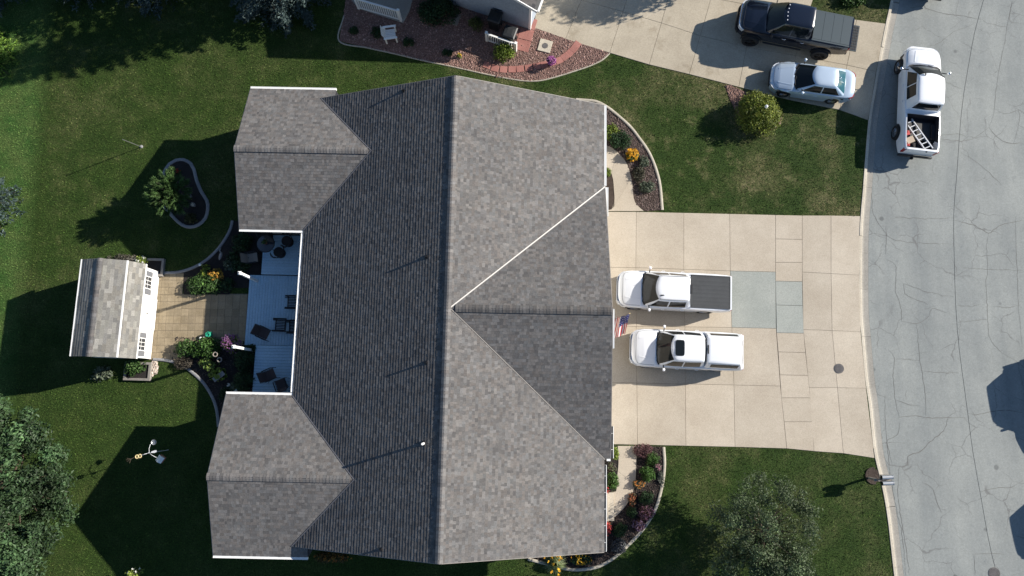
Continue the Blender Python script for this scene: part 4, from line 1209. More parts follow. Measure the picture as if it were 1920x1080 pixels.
# local: x east along wall (wall spans -10..0), y north
mb = MB(); mb.box(-10.0, 0.0, 0.0, 14.0, 0.0, 2.75); mb.build('wall', 'siding_nb', nbh)
mb = MB()
p = [(-9.95, 0.02, 2.75), (-0.05, 0.02, 2.75), (-5.0, 0.02, 5.0)]; q = [(a[0], a[1] + 0.15, a[2]) for a in p]
mb.face(p); mb.face(q); mb.build('gable_wall', 'siding_nb', nbh)
me = None
for k in range(21):
    if me is None:
        mb = MB(); mb.grid([[(-9.9, 0, 0), (-9.9, -0.018, 0), (-9.9, -0.004, 0.125)], [(-0.1, 0, 0), (-0.1, -0.018, 0), (-0.1, -0.004, 0.125)]])
        o = mb.build('clapboard', 'siding_nb', nbh); me = o.data
    else: o = link('clapboard', me, nbh)
    o.location = (0, 0, 0.15 + k * 0.126)
mb = MB(); mb.box(-0.1, 0.03, -0.03, 0.0, 0.0, 2.7); mb.box(0.0, 0.03, 0.0, 0.10, 0.0, 2.7); mb.build('corner_trim', 'white', nbh)
nroof = thing('roof', (0, 0, 0)); nroof.parent = nbh
ND = np.array([(0.06, 0.06, 0.065), (0.08, 0.08, 0.08), (0.05, 0.05, 0.055), (0.095, 0.09, 0.09)])
hs = 5.42; rise = 2.42
for sx, sd2 in ((1, 41), (-1, 42)):
    x0 = -5.0 + sx * hs
    shingles('shingle_slope', nroof, (x0, 0, 2.68), (0, 1, 0), (-5.0 - x0, 0, rise), math.hypot(hs, rise), lambda t: [(-0.3, 6.5)], ND, 0.195, (0.18, 0.34), 0.012, sd2)
    deck_poly(nroof, [(x0, -0.28, 2.68), (x0, 14.0, 2.68), (-5, 14.0, 2.68 + rise), (-5, -0.28, 2.68 + rise)])
    mb = MB(); rows = [[(x0, -0.33, 2.70), (x0, -0.29, 2.70), (x0, -0.29, 2.50), (x0, -0.33, 2.50)], [(-5, -0.33, 2.70 + rise), (-5, -0.29, 2.70 + rise), (-5, -0.29, 2.50 + rise), (-5, -0.33, 2.50 + rise)]]
    mb.grid(rows, True); mb.build('rake_board', 'white', nbh)
    mb = MB(); mb.box(min(x0, x0 + sx * 0.1), max(x0, x0 + sx * 0.1), -0.3, 14.0, 2.58, 2.69); mb.build('gutter', 'white', nbh)
gd = thing('garage_door', (0.0, 4.2, 0)); gd.parent = nbh
for k in range(4):
    mb = MB(); mb.box(0.0, 0.04, -2.4, 2.4, 0.04 + k * 0.54, 0.04 + k * 0.54 + 0.525); mb.build('door_panel', 'white_dull', gd)

# porch slab and white railings
psl = [(-9.28, 24.279, 0), (-9.091, 22.309, 0), (-8.68, 21.756, 0), (-6.128, 20.883, 0), (-5.783, 21.594, 0), (-5.173, 24.279, 0)]
shape_struct('porch_slab', psl, -0.05, 0.07, 'gutter'); NO_GRASS.append(psl)
def railing(a, b, h, label, nb=None, name='railing', z0=0.0):
    a = np.array(a[:2]); b = np.array(b[:2]); L = np.linalg.norm(b - a)
    t = thing(name, (a[0], a[1], z0), math.atan2(b[1] - a[1], b[0] - a[0]), label, 'railing')
    for x in (0, L):
        mb = MB(); mb.box(x - 0.06, x + 0.06, -0.06, 0.06, 0, h + 0.08); mb.build('post', 'white', t)
        mb = MB(); mb.box(x - 0.075, x + 0.075, -0.075, 0.075, h + 0.08, h + 0.11); mb.build('post_cap', 'white', t)
    mb = MB(); mb.box(0.06, L - 0.06, -0.045, 0.045, h - 0.06, h); mb.build('top_rail', 'white', t)
    mb = MB(); mb.box(0.06, L - 0.06, -0.03, 0.03, 0.08, 0.14); mb.build('bottom_rail', 'white', t)
    n = int(L / 0.13); me = None
    for k in range(1, n):
        if me is None:
            mb = MB(); mb.box(-0.022, 0.022, -0.02, 0.02, 0.14, h - 0.06); o = mb.build('baluster', 'white', t); me = o.data
        else: o = link('baluster', me, t)
        o.location = (k * L / n, 0, 0)
    return t
railing((-8.635, 21.748, 0.07), (-6.24, 21.005, 0.07), 1.05, 'long white porch railing at the top edge above the white chair', z0=0.07)
railing((-1.406, 19.823, 0), (0.209, 19.216, 0), 0.85, 'short white railing screen in front of the dark bins')

# windows and front door of the main house
def house_window(v, u, out, w=1.5, h=1.25, sill=0.95):
    """out: outward direction in (v, u)"""
    t = thing('window', hl(v, u, sill)); t.parent = house
    t.rotation_euler = (0, 0, math.atan2(out[1], out[0]))
    mb = MB(); mb.box(0.0, 0.05, -w / 2 - 0.09, w / 2 + 0.09, -0.09, h + 0.09); mb.build('frame', 'white', t)
    for s in (-1, 1):
        mb = MB(); mb.box(0.045, 0.058, s * w / 4 - w / 4 + 0.03, s * w / 4 + w / 4 - 0.03, 0.02, h - 0.02); mb.build('window_pane', 'pane', t)
    mb = MB(); mb.box(0.0, 0.10, -w / 2 - 0.12, w / 2 + 0.12, -0.13, -0.09); mb.build('sill', 'white', t)
for u in (12.6, -5.4): house_window(VE - 0.45, u, (1, 0))
for v in (-7.5, -1.0, 2.2): house_window(v, US + 0.35, (0, -1))
for v in (-7.5, 0.5): house_window(v, UN - 0.35, (0, 1))
for u in (WN['c'], WS['c']): house_window(VWING + 0.3, u, (-1, 0))
for u in (1.3, 6.9): house_window(VW + 0.45, u, (-1, 0), 1.8, 2.0, 0.3)
fd = thing('front_door', hl(VE - 0.45, -4.3, 0)); fd.parent = house
mb = MB(); mb.box(0.0, 0.06, -0.6, 0.6, 0.3, 2.5); mb.build('frame', 'white', fd)
mb = MB(); mb.box(0.05, 0.075, -0.46, 0.46, 0.32, 2.4); mb.build('door_leaf', 'terracotta', fd)
mb = MB(); mb.lathe([(0.0, 0.07), (0.035, 0.05), (0.02, 0.0)], 10, (0.075, 0.38, 1.3), 'x'); mb.build('door_handle', 'steel', fd)

# ------------------------------------------------------------------ plants
def rand_dirs(n, g):
    v = g.normal(0, 1, (n, 3)); return v / np.linalg.norm(v, axis=1, keepdims=True)

def leaf_soup(pos, nrm, size, g, aspect=0.55, fold=0.25, spin=None):
    """one pointed leaf (two triangles folded on the midrib) at every position"""
    n = len(pos)
    r = rand_dirs(n, g) if spin is None else spin
    t = np.cross(nrm, r); t /= (np.linalg.norm(t, axis=1, keepdims=True) + 1e-9)
    b = np.cross(nrm, t)
    s = np.asarray(size).reshape(-1, 1)
    tip, tail = pos + t * s, pos - t * s * 0.8
    lft = pos + b * s * aspect + nrm * s * fold; rgt = pos - b * s * aspect + nrm * s * fold
    V = np.stack([tail, rgt, tip, lft], 1).reshape(-1, 3)
    k = np.arange(n)[:, None] * 4
    F = np.concatenate([k + np.array([[0, 1, 2]]), k + np.array([[0, 2, 3]])], 1).reshape(-1, 3)
    return V, F

def needle_soup(pos, d, length, width, g):
    """slim pointed blade from pos along d"""
    n = len(pos)
    s = np.cross(d, rand_dirs(n, g)); s /= (np.linalg.norm(s, axis=1, keepdims=True) + 1e-9)
    L = np.asarray(length).reshape(-1, 1)
    V = np.stack([pos - s * width, pos + s * width, pos + d * L], 1).reshape(-1, 3)
    F = np.arange(3 * n).reshape(-1, 3)
    return V, F

def tone(cols, n, g, var=0.25):
    c = np.array(cols, float); w = g.dirichlet(np.ones(len(c)) * 0.8, n)
    return (w @ c) * np.exp(g.normal(0, var, (n, 1)))

def rot_to(root, p): return (p[0] - root[0], p[1] - root[1], p[2])

def foliage_part(name, root_o, clumps, per, leaf, cols, seed, up=0.5, shell=0.55, m='leaf', aspect=0.55, parent=None, var=0.25, squash=0.8, cvar=0.15):
    """leaves spread over clumps [(x, y, z, r)] in the thing's own coordinates"""
    g = np.random.default_rng(seed)
    P, N, Cc, S = [], [], [], []
    for (x, y, z, r) in clumps:
        n = max(6, int(per * r * r))
        d = rand_dirs(n, g)
        rad = r * (shell + (1 - shell) * g.random((n, 1)) ** 0.6) * np.exp(g.normal(0, 0.08, (n, 1)))
        p = np.array((x, y, z)) + d * rad * np.array((1, 1, squash))
        nr = d * (1 - up) + np.array((0, 0, 1.0)) * up + g.normal(0, 0.45, (n, 3))
        nr /= np.linalg.norm(nr, axis=1, keepdims=True)
        P.append(p); N.append(nr); S.append(leaf * np.exp(g.normal(0, 0.22, n)))
        Cc.append(tone(cols, n, g, var) * math.exp(g.normal(0, cvar)))
    P, N, S, Cc = np.concatenate(P), np.concatenate(N), np.concatenate(S), np.concatenate(Cc)
    keep = P[:, 2] > 0.01
    V, F = leaf_soup(P[keep], N[keep], S[keep], g, aspect)
    return np_mesh(name, V, F, np.repeat(Cc[keep], 2, 0), m, parent or root_o)

def trunk_part(root_o, h, r, limbs, seed, m='bark', lean=(0, 0)):
    g = random.Random(seed)
    mb = MB()
    k = 6
    pts = [(lean[0] * q / k + g.gauss(0, r * 0.15), lean[1] * q / k + g.gauss(0, r * 0.15), h * q / k - 0.05 * (q == 0)) for q in range(k + 1)]
    mb.tube(pts, [r * (1.35 if q == 0 else 1.0 - 0.6 * q / k) for q in range(k + 1)], 9)
    for (x, y, z, rr) in limbs:
        s = g.uniform(0.35, 0.95); b = pts[min(k, int(s * k))]
        mid = ((b[0] + x) / 2 + g.gauss(0, 0.08), (b[1] + y) / 2 + g.gauss(0, 0.08), b[2] * 0.45 + z * 0.55)
        mb.tube([b, mid, (x, y, z)], [r * 0.38, r * 0.22, r * 0.06], 6)
    return mb.build('trunk', m, root_o, smooth=True)

def bush(name, at, rx, ry, h, cols, label, seed, leaf=0.05, n=None, clumpy=0.35, cat='shrub', group=None, flowers=None, shell=0.5, up=0.35, stems=True, rz=0.0, aspect=0.55, m='leaf', var=0.25):
    """a shrub: uneven dome of leaf clumps over short stems, with optional blossoms"""
    g = np.random.default_rng(seed)
    t = thing(name, (at[0], at[1], 0.02), rz, label, cat, group)
    r0 = (rx + ry) / 2
    k = n or max(7, int(16 * (1 + r0)))
    cl = []
    for i in range(k):
        d = rand_dirs(1, g)[0]; d[2] = abs(d[2]) * 0.9 + 0.05
        q = g.uniform(0.35, 1.0) ** 0.5
        s = 1 - clumpy * 0.5
        cr = r0 * clumpy * g.uniform(0.75, 1.25) + 0.03
        cl.append((d[0] * q * (rx - cr * 0.6), d[1] * q * (ry - cr * 0.6), max(cr * 0.5, h * 0.12 + d[2] * q * (h * 0.9 - cr)), cr))
    foliage_part('foliage', t, cl, min(5200, 2.4 / (leaf * leaf)), leaf, cols, seed, up, shell, m, aspect, var=var)
    if stems:
        mb = MB()
        for c in cl[::2]:
            mb.tube([(c[0] * 0.12, c[1] * 0.12, -0.02), (c[0] * 0.6, c[1] * 0.6, c[2] * 0.6), (c[0], c[1], c[2])], [0.012 + 0.008 * h, 0.01, 0.004], 5, False)
        mb.build('stem', 'bark', t)
    if flowers:
        fc, fn, fs = flowers
        d = rand_dirs(fn, g); d[:, 2] = np.abs(d[:, 2]) * 1.2 + 0.15; d /= np.linalg.norm(d, axis=1, keepdims=True)
        p = d * np.array((rx, ry, h)) * g.uniform(0.82, 1.06, (fn, 1))
        # five petals round each centre
        P, N, S, K = [], [], [], []
        base = tone(fc, fn, g, 0.15)
        for a in range(5):
            off = rand_dirs(fn, g) * fs * 0.8
            P.append(p + off); N.append(np.tile((0, 0, 1.0), (fn, 1)) + rand_dirs(fn, g) * 0.5); S.append(np.full(fn, fs)); K.append(base)
        P = np.concatenate(P); N = np.concatenate(N); N /= np.linalg.norm(N, axis=1, keepdims=True)
        V, F = leaf_soup(P, N, np.concatenate(S), g, 0.7)
        np_mesh('blossom', V, F, np.repeat(np.concatenate(K), 2, 0), 'petal', t)['kind'] = 'stuff'
    return t

G_MID = [(0.045, 0.095, 0.022), (0.065, 0.125, 0.03), (0.03, 0.07, 0.018)]
G_DARK = [(0.02, 0.05, 0.018), (0.032, 0.07, 0.024), (0.014, 0.036, 0.012)]
G_YEL = [(0.16, 0.22, 0.03), (0.10, 0.17, 0.03), (0.22, 0.26, 0.05)]
G_BOX = [(0.05, 0.115, 0.02), (0.075, 0.15, 0.03), (0.035, 0.08, 0.018)]
G_GREY = [(0.10, 0.125, 0.085), (0.065, 0.09, 0.055), (0.14, 0.16, 0.115)]
G_SPR = [(0.065, 0.10, 0.098), (0.042, 0.072, 0.066), (0.10, 0.14, 0.135)]
PURPLE = [(0.26, 0.07, 0.26), (0.40, 0.14, 0.38), (0.16, 0.04, 0.16)]
PINK = [(0.42, 0.20, 0.25), (0.30, 0.13, 0.17)]
RED = [(0.50, 0.04, 0.05), (0.60, 0.10, 0.08)]
ORANGE = [(0.62, 0.20, 0.03), (0.70, 0.33, 0.03)]
GOLD = [(0.75, 0.42, 0.02), (0.80, 0.52, 0.04), (0.60, 0.28, 0.02)]
PLUM = [(0.10, 0.045, 0.05), (0.16, 0.08, 0.085), (0.07, 0.04, 0.035)]
WHITE = [(0.75, 0.75, 0.68)]

# front bed, north
bush('golden_shrub', (5.409, 14.41, 0.3), 0.50, 0.48, 0.55, G_YEL, 'yellow green loose shrub by the north end of the front gutter', 101, 0.055)
bush('evergreen_shrub', (5.892, 13.924, 0.3), 0.68, 0.62, 0.75, G_DARK, 'dark green dome shrub between yellow green shrub and orange flowers', 102, 0.045)
bush('orange_flowers', (6.547, 13.125, 0.25), 0.36, 0.36, 0.5, G_MID, 'round clump of golden orange flowers in the front bed', 103, 0.05, cat='flowers', flowers=(GOLD + [(0.5, 0.2, 0.01)], 120, 0.042))
bush('grey_perennial', (7.153, 12.72, 0.2), 0.34, 0.36, 0.38, G_GREY, 'sparse grey green perennial just below the orange flowers by the edging', 104, 0.05, shell=0.2)
bush('grey_perennial', (6.903, 12.029, 0.2), 0.36, 0.50, 0.45, [(0.05, 0.05, 0.035), (0.09, 0.085, 0.055), (0.03, 0.035, 0.02)], 'brownish fading perennial in the middle of the northern front bed', 105, 0.045, shell=0.2)
bush('grey_perennial', (7.286, 11.311, 0.2), 0.48, 0.42, 0.45, G_GREY, 'lowest grey green perennial in the northern front bed', 106, 0.045, shell=0.2)
bush('small_shrub', (5.208, 12.165, 0.15), 0.20, 0.26, 0.3, G_YEL, 'small bright green plant squeezed between white gutter and curved walk', 107, 0.04)
# front bed, south
bush('barberry', (6.747, -2.65, 0.2), 0.62, 0.33, 0.42, PLUM, 'plum leaved barberry at the top of the southern front bed', 110, 0.04)
bush('boxwood', (7.151, -3.04, 0.3), 0.42, 0.34, 0.55, G_BOX, 'clipped boxwood ball nearest the drive', 111, 0.035, clumpy=0.25, n=40, group='clipped boxwoods')
bush('boxwood', (6.877, -3.772, 0.35), 0.43, 0.41, 0.65, G_BOX, 'largest clipped boxwood ball, second from the drive', 112, 0.035, clumpy=0.25, n=46, group='clipped boxwoods')
bush('boxwood', (6.789, -4.947, 0.35), 0.43, 0.36, 0.6, G_DARK, 'darker clipped boxwood ball between orange and purple flowers', 113, 0.035, clumpy=0.25, n=42, group='clipped boxwoods')
bush('boxwood', (6.054, -5.654, 0.3), 0.30, 0.30, 0.45, G_DARK, 'small dark boxwood left of the purple flowers', 114, 0.035, clumpy=0.25, n=34, group='clipped boxwoods')
bush('boxwood', (5.419, -6.478, 0.3), 0.40, 0.40, 0.55, G_DARK, 'dark boxwood beside the red flowers at the porch', 115, 0.035, clumpy=0.25, n=40, group='clipped boxwoods')
bush('pink_flowers', (7.402, -3.445, 0.2), 0.22, 0.18, 0.3, G_GREY, 'small pale pink flower clump between the two lit boxwoods', 116, 0.035, cat='flowers', flowers=(PINK, 26, 0.028))
bush('silver_perennial', (7.585, -4.004, 0.15), 0.20, 0.42, 0.22, [(0.12, 0.13, 0.11), (0.08, 0.09, 0.07)], 'low silvery groundcover strip along the southern edging', 117, 0.035, shell=0.2)
bush('orange_flowers', (6.43, -4.287, 0.2), 0.36, 0.22, 0.35, G_GREY, 'orange flower patch beside the southern front walk', 118, 0.04, cat='flowers', flowers=([(0.45, 0.16, 0.04), (0.5, 0.24, 0.05)], 34, 0.03))
bush('red_orange_flowers', (6.086, -5.071, 0.2), 0.22, 0.40, 0.35, [(0.10, 0.05, 0.03), (0.06, 0.06, 0.03)], 'rusty red orange flowers along the lower curve of the walk', 119, 0.04, cat='flowers', flowers=([(0.32, 0.08, 0.03), (0.30, 0.13, 0.06)], 34, 0.03))
bush('purple_flowers', (6.758, -5.713, 0.25), 0.46, 0.36, 0.45, PLUM, 'purple pink flower mound next to the southern edging', 120, 0.04, cat='flowers', flowers=([(0.20, 0.09, 0.14), (0.28, 0.15, 0.21), (0.12, 0.05, 0.08)], 60, 0.032))
bush('purple_flowers', (6.376, -6.289, 0.2), 0.36, 0.30, 0.32, PLUM, 'faded purple flowers in shade below the bright purple mound', 121, 0.04, cat='flowers', flowers=([(0.18, 0.12, 0.19), (0.13, 0.08, 0.12)], 60, 0.036))
bush('red_flowers', (4.753, -6.427, 0.3), 0.26, 0.36, 0.5, G_DARK, 'bright red flowers against the front gutter below the steps', 122, 0.04, cat='flowers', flowers=(RED, 75, 0.04))
bush('grey_perennial', (5.335, -7.291, 0.2), 0.46, 0.46, 0.35, [(0.10, 0.10, 0.12), (0.07, 0.075, 0.08), (0.05, 0.06, 0.05)], 'greyish wispy perennial in shade at the low bend of the edging', 123, 0.04, shell=0.2)
bush('hedge_shrub', (5.253, -2.798, 0.35), 0.22, 0.40, 0.6, G_YEL, 'yellow green upright shrub at the garage corner by the walk', 124, 0.045)
bush('hedge_shrub', (5.037, -3.44, 0.25), 0.30, 0.28, 0.45, [(0.16, 0.11, 0.10), (0.08, 0.09, 0.05), (0.06, 0.10, 0.03)], 'pinkish green shrub between two green shrubs by the walk', 125, 0.045)
bush('hedge_shrub', (5.089, -4.139, 0.35), 0.36, 0.50, 0.6, G_BOX, 'bright green rounded shrub beside the front walk above the steps', 126, 0.045)
bush('red_flowers', (4.771, -4.543, 0.25), 0.18, 0.22, 0.4, G_DARK, 'small red flower cluster peeking out under the gutter above the steps', 127, 0.04, cat='flowers', flowers=(RED, 40, 0.035))

def grass_clump(name, at, r, h, cols, label, seed, n=320, flowers=None, cat='ornamental grass', width=0.012):
    """arching blades from one crown, optional flower heads"""
    g = np.random.default_rng(seed)
    t = thing(name, (at[0], at[1], 0.02), 0, label, cat)
    az = g.uniform(0, 2 * math.pi, n); lean = g.uniform(0.15, 1.0, n)
    V, F, K = [], [], []
    col = tone(cols, n, g, 0.25)
    for i in range(n):
        d = np.array((math.cos(az[i]), math.sin(az[i]), 0)); s = np.array((-d[1], d[0], 0)) * width * g.uniform(0.7, 1.3)
        L = r * lean[i]; hh = h * (1.05 - 0.55 * lean[i]) * g.uniform(0.8, 1.1)
        b = d * 0.06 * g.random()
        p1 = b + d * L * 0.45 + np.array((0, 0, hh)); p2 = b + d * L + np.array((0, 0, hh * (1.0 - 0.75 * lean[i])))
        k = len(V); V += [b - s, b + s, p1 + s, p1 - s, p2]
        F += [(k, k + 1, k + 2), (k, k + 2, k + 3), (k + 3, k + 2, k + 4)]; K += [col[i]] * 3
    np_mesh('foliage', np.array(V), np.array(F), np.array(K), 'leaf', t)
    if flowers:
        fc, fn, fs = flowers
        a = g.uniform(0, 2 * math.pi, fn); q = np.sqrt(g.random(fn)) * r * 0.85
        p = np.stack([np.cos(a) * q, np.sin(a) * q, h * g.uniform(0.75, 1.15, fn)], 1)
        P = np.concatenate([p + rand_dirs(fn, g) * fs * 0.9 for _ in range(5)]); N = np.tile((0, 0, 1.0), (5 * fn, 1)) + rand_dirs(5 * fn, g) * 0.5; N /= np.linalg.norm(N, axis=1, keepdims=True)
        V, F = leaf_soup(P, N, np.full(len(P), fs), g, 0.7)
        np_mesh('blossom', V, F, np.repeat(np.tile(tone(fc, fn, g, 0.15), (5, 1)), 2, 0), 'petal', t)['kind'] = 'stuff'
    return t
grass_clump('daylily', (2.127, -8.106, 0.2), 0.72, 0.55, [(0.10, 0.14, 0.05), (0.16, 0.19, 0.09)], 'spiky daylily clump with yellow flowers south of the house', 130, 420, (GOLD, 16, 0.05))
bush('yellow_flowers', (3.405, -7.928, 0.2), 0.60, 0.30, 0.36, G_DARK, 'yellow flower mass below the south east roof corner', 131, 0.04, cat='flowers', flowers=(GOLD, 46, 0.03))
bush('orange_flowers', (-8.995, -7.852, 0.2), 0.95, 0.22, 0.35, [(0.06, 0.07, 0.02), (0.10, 0.06, 0.02)], 'rusty orange flowers along the shaded south wall of the house', 132, 0.04, cat='flowers', flowers=([(0.35, 0.12, 0.02), (0.30, 0.18, 0.03)], 70, 0.035))
bush('white_phlox', (-18.581, -8.476, 0.9), 0.34, 0.28, 1.5, G_YEL, 'yellow green bush with white blossoms at the bottom edge', 133, 0.06, cat='shrub', flowers=(WHITE, 9, 0.045))

# back garden, north of the patio
bush('garden_shrub', (-16.198, 5.922, 0.35), 1.05, 0.55, 0.75, G_MID, 'broad leafy shrub spilling over the north edge of the tan patio', 140, 0.06, n=40)
bush('hosta', (-16.326, 6.672, 0.3), 0.36, 0.42, 0.5, G_YEL, 'lime green hosta behind the broad patio shrub', 141, 0.10, n=14)
bush('yellow_flowers', (-15.689, 6.414, 0.3), 0.48, 0.40, 0.5, [(0.16, 0.13, 0.03), (0.24, 0.16, 0.03), (0.10, 0.11, 0.03)], 'golden brown flower clump beside the lime hosta', 142, 0.05, cat='flowers', flowers=([(0.50, 0.33, 0.05), (0.45, 0.22, 0.04)], 60, 0.04))
bush('hosta', (-14.907, 6.987, 0.3), 0.42, 0.45, 0.45, G_GREY, 'variegated hosta in shade west of the upper deck', 143, 0.12, n=14)
bush('shade_shrub', (-14.5, 7.275, 0.3), 0.70, 0.70, 0.6, G_DARK, 'dark leafy shrub in deep shade near the upper deck', 144, 0.07)
bush('shade_shrub', (-14.417, 8.286, 0.3), 0.60, 0.65, 0.6, G_DARK, 'dark shrub in the shaded corner below the north wing eave', 145, 0.06)
bush('shade_shrub', (-15.062, 5.966, 0.25), 0.45, 0.40, 0.5, G_DARK, 'dark shrub at the shadowed edge of the patio by the post', 146, 0.06)
g2 = thing('solar_light', (-16.416, 6.957, 0), 0, 'small round white solar light beside the north edging', 'garden light')
mb = MB(); mb.tube([(0, 0, 0), (0, 0, 0.5)], 0.012, 6); mb.build('stake', 'steel', g2)
mb = MB(); mb.lathe([(0.0, 0.62), (0.05, 0.60), (0.075, 0.55), (0.05, 0.49), (0.0, 0.48)], 12); mb.build('globe', 'white', g2)
# two bird ornaments in the shaded bed
def bird(at, rz, label):
    b = thing('bird_statue', at, rz, label, 'statue')
    mb = MB(); mb.tube([(-0.22, 0, 0.26), (-0.1, 0, 0.30), (0.06, 0, 0.33), (0.16, 0, 0.40), (0.20, 0, 0.55), (0.22, 0, 0.66)], [0.02, 0.075, 0.09, 0.06, 0.035, 0.03], 8); mb.build('body', 'edging_grey', b, smooth=True)
    mb = MB(); mb.tube([(0.22, 0, 0.66), (0.27, 0, 0.68), (0.38, 0, 0.64)], [0.035, 0.035, 0.008], 7); mb.build('head', 'edging_grey', b, smooth=True)
    for y in (-0.03, 0.03):
        mb = MB(); mb.tube([(0.0, y, 0.30), (0.0, y, 0.0)], 0.012, 5); mb.build('leg', 'dark_metal', b)
bird((-15.444, 7.475, 0.02), R(70), 'grey bird statue in the shaded bed near the north edging')
bird((-14.073, 7.417, 0.02), R(-100), 'grey bird statue close to the upper deck edge')

# back garden, south of the patio
bush('garden_shrub', (-17.01, 2.609, 0.4), 0.58, 0.50, 0.8, G_MID, 'light green leafy shrub at the south west corner of the patio', 150, 0.06)
bush('garden_shrub', (-15.959, 2.609, 0.4), 0.95, 0.60, 0.85, G_BOX, 'large bright green shrub along the south edge of the patio', 151, 0.065, n=36)
bush('purple_basket', (-14.547, 2.839, 1), 0.50, 0.50, 1.2, [(0.16, 0.19, 0.04), (0.10, 0.12, 0.03)], 'round mound of purple flowers beside the white deck post', 152, 0.05, cat='flowers', flowers=([(0.22, 0.09, 0.22), (0.32, 0.16, 0.30), (0.15, 0.05, 0.13)], 130, 0.036))
bush('hosta', (-15.733, 1.785, 0.35), 0.55, 0.40, 0.55, [(0.15, 0.20, 0.05), (0.08, 0.14, 0.03)], 'broad leaved pale hosta in the southern patio bed', 153, 0.11, n=16)
bush('hosta', (-15.287, 1.291, 0.35), 0.50, 0.46, 0.55, G_YEL, 'yellow green hosta just south of the pale hosta', 154, 0.10, n=16)
bush('mulch_shrub', (-17.07, 1.85, 0.15), 0.62, 0.35, 0.28, [(0.06, 0.05, 0.04), (0.09, 0.08, 0.06)], 'dry brown groundcover beside the south edging', 155, 0.04, shell=0.2)
bush('shade_hedge', (-13.856, 1.964, 0.6), 0.55, 0.72, 1.0, G_DARK, 'dark yew hedge west of the lower deck, northern half', 156, 0.045, n=40)
bush('shade_hedge', (-13.82, 0.876, 0.6), 0.55, 0.60, 1.0, G_DARK, 'dark yew hedge west of the lower deck, southern half', 157, 0.045, n=36)
bush('shade_shrub', (-13.571, 2.602, 0.5), 0.38, 0.22, 0.7, G_DARK, 'small dark shrub behind the southern white post', 158, 0.05)
bush('white_hydrangea', (-14.31, 0.609, 0.35), 0.42, 0.36, 0.5, [(0.10, 0.13, 0.09), (0.05, 0.08, 0.04)], 'grey leaved plant with one white bloom by the south wing', 159, 0.07, flowers=(WHITE, 3, 0.075))
bush('shade_shrub', (-14.69, 0.202, 0.3), 0.5, 0.4, 0.5, G_DARK, 'dark plant in shade at the south wing corner of the bed', 160, 0.06)
# planters at the shed
bush('white_rose', (-19.674, 7.226, 0.4), 0.36, 0.25, 0.55, G_YEL, 'yellow green plant with white blooms in the northern shed planter', 161, 0.06, flowers=(WHITE, 7, 0.06))
bush('dry_plant', (-20.756, 7.39, 0.3), 0.8, 0.22, 0.32, [(0.10, 0.09, 0.07), (0.06, 0.06, 0.045)], 'dry grey trailing plant behind the shed roof edge', 162, 0.04, shell=0.2)
bush('leafy_shrub', (-19.583, 1.591, 0.4), 0.62, 0.42, 0.75, G_MID, 'rich green leafy shrub in the southern shed planter', 163, 0.07)
bush('pale_shrub', (-21.291, 1.29, 0.4), 0.60, 0.42, 0.6, G_GREY, 'pale leaved shrub in shadow at the south west corner of the shed', 164, 0.07, shell=0.2)
# kidney bed
bush('red_flowers', (-18.23, 12.195, 0.15), 0.22, 0.16, 0.25, G_DARK, 'dark red flowers at the top of the kidney shaped bed', 165, 0.04, cat='flowers', flowers=([(0.35, 0.02, 0.02)], 30, 0.03))
bush('low_plant', (-17.269, 9.578, 0.15), 0.42, 0.35, 0.3, [(0.06, 0.055, 0.02), (0.04, 0.055, 0.02)], 'low olive plant at the bottom of the kidney shaped bed', 166, 0.05, shell=0.2)
for at, lab, r0 in (((-17.398, 10.82, 0.15), 'dark plant pot with curved rim in the kidney bed', 0.12), ((-17.147, 10.301, 0.15), 'pale round lidded pot in the kidney bed', 0.115)):
    p = thing('garden_pot', (at[0], at[1], 0.02), 0, lab, 'pot')
    mb = MB(); mb.lathe([(r0 * 0.65, 0), (r0, 0.22), (r0 * 1.08, 0.22), (r0 * 1.08, 0.26), (r0 * 0.9, 0.26), (r0 * 0.85, 0.16), (0, 0.16)], 18); mb.build('pot', 'edging_grey', p, smooth=True)
    mb = MB(); mb.lathe([(0.0, 0.30), (r0 * 0.5, 0.28), (r0 * 0.8, 0.2)], 12); mb.build('lid' if 'lid' in lab else 'soil', 'kerb' if 'lid' in lab else 'mulch_dark', p)

# neighbour's bed
bush('yew_shrub', (-4.083, 21.446, 0.7), 1.15, 0.95, 1.3, G_DARK, 'large dark shrub in shade against the neighbouring house wall', 170, 0.06, n=40)
bush('globe_shrub', (-2.019, 20.696, 0.45), 0.46, 0.46, 0.85, [(0.07, 0.085, 0.02), (0.05, 0.07, 0.02)], 'shaded olive globe shrub left of the bins', 171, 0.04, clumpy=0.25, n=40)
bush('globe_shrub', (-0.442, 18.992, 0.5), 0.64, 0.60, 0.95, [(0.13, 0.19, 0.02), (0.18, 0.24, 0.03), (0.08, 0.13, 0.02)], 'yellow green globe shrub in front of the white railing screen', 172, 0.045, clumpy=0.3, n=40)
bush('small_shrub', (-8.872, 20.382, 0.15), 0.28, 0.28, 0.35, G_DARK, 'small dark plant near the left corner of the rock bed', 173, 0.045)
bush('small_shrub', (-7.486, 20.291, 0.2), 0.40, 0.36, 0.4, G_DARK, 'dark low shrub left of the white chair', 174, 0.045)
bush('small_shrub', (-5.773, 19.685, 0.2), 0.36, 0.34, 0.4, G_DARK, 'dark low shrub right of the white chair', 175, 0.045)
bush('small_shrub', (-3.626, 19.076, 0.15), 0.34, 0.24, 0.3, G_DARK, 'dark low plant at the shadow edge of the rock bed', 176, 0.045)
bush('yellow_plant', (-2.936, 18.861, 0.2), 0.15, 0.18, 0.32, G_YEL, 'tiny yellow green plant at the shadow edge of the rock bed', 177, 0.04, n=9, flowers=(GOLD, 8, 0.03))
pt = thing('flower_pot', (2.171, 18.413, 0.02), 0, 'dark pot of purple petunias on the red paver path', 'flower pot')
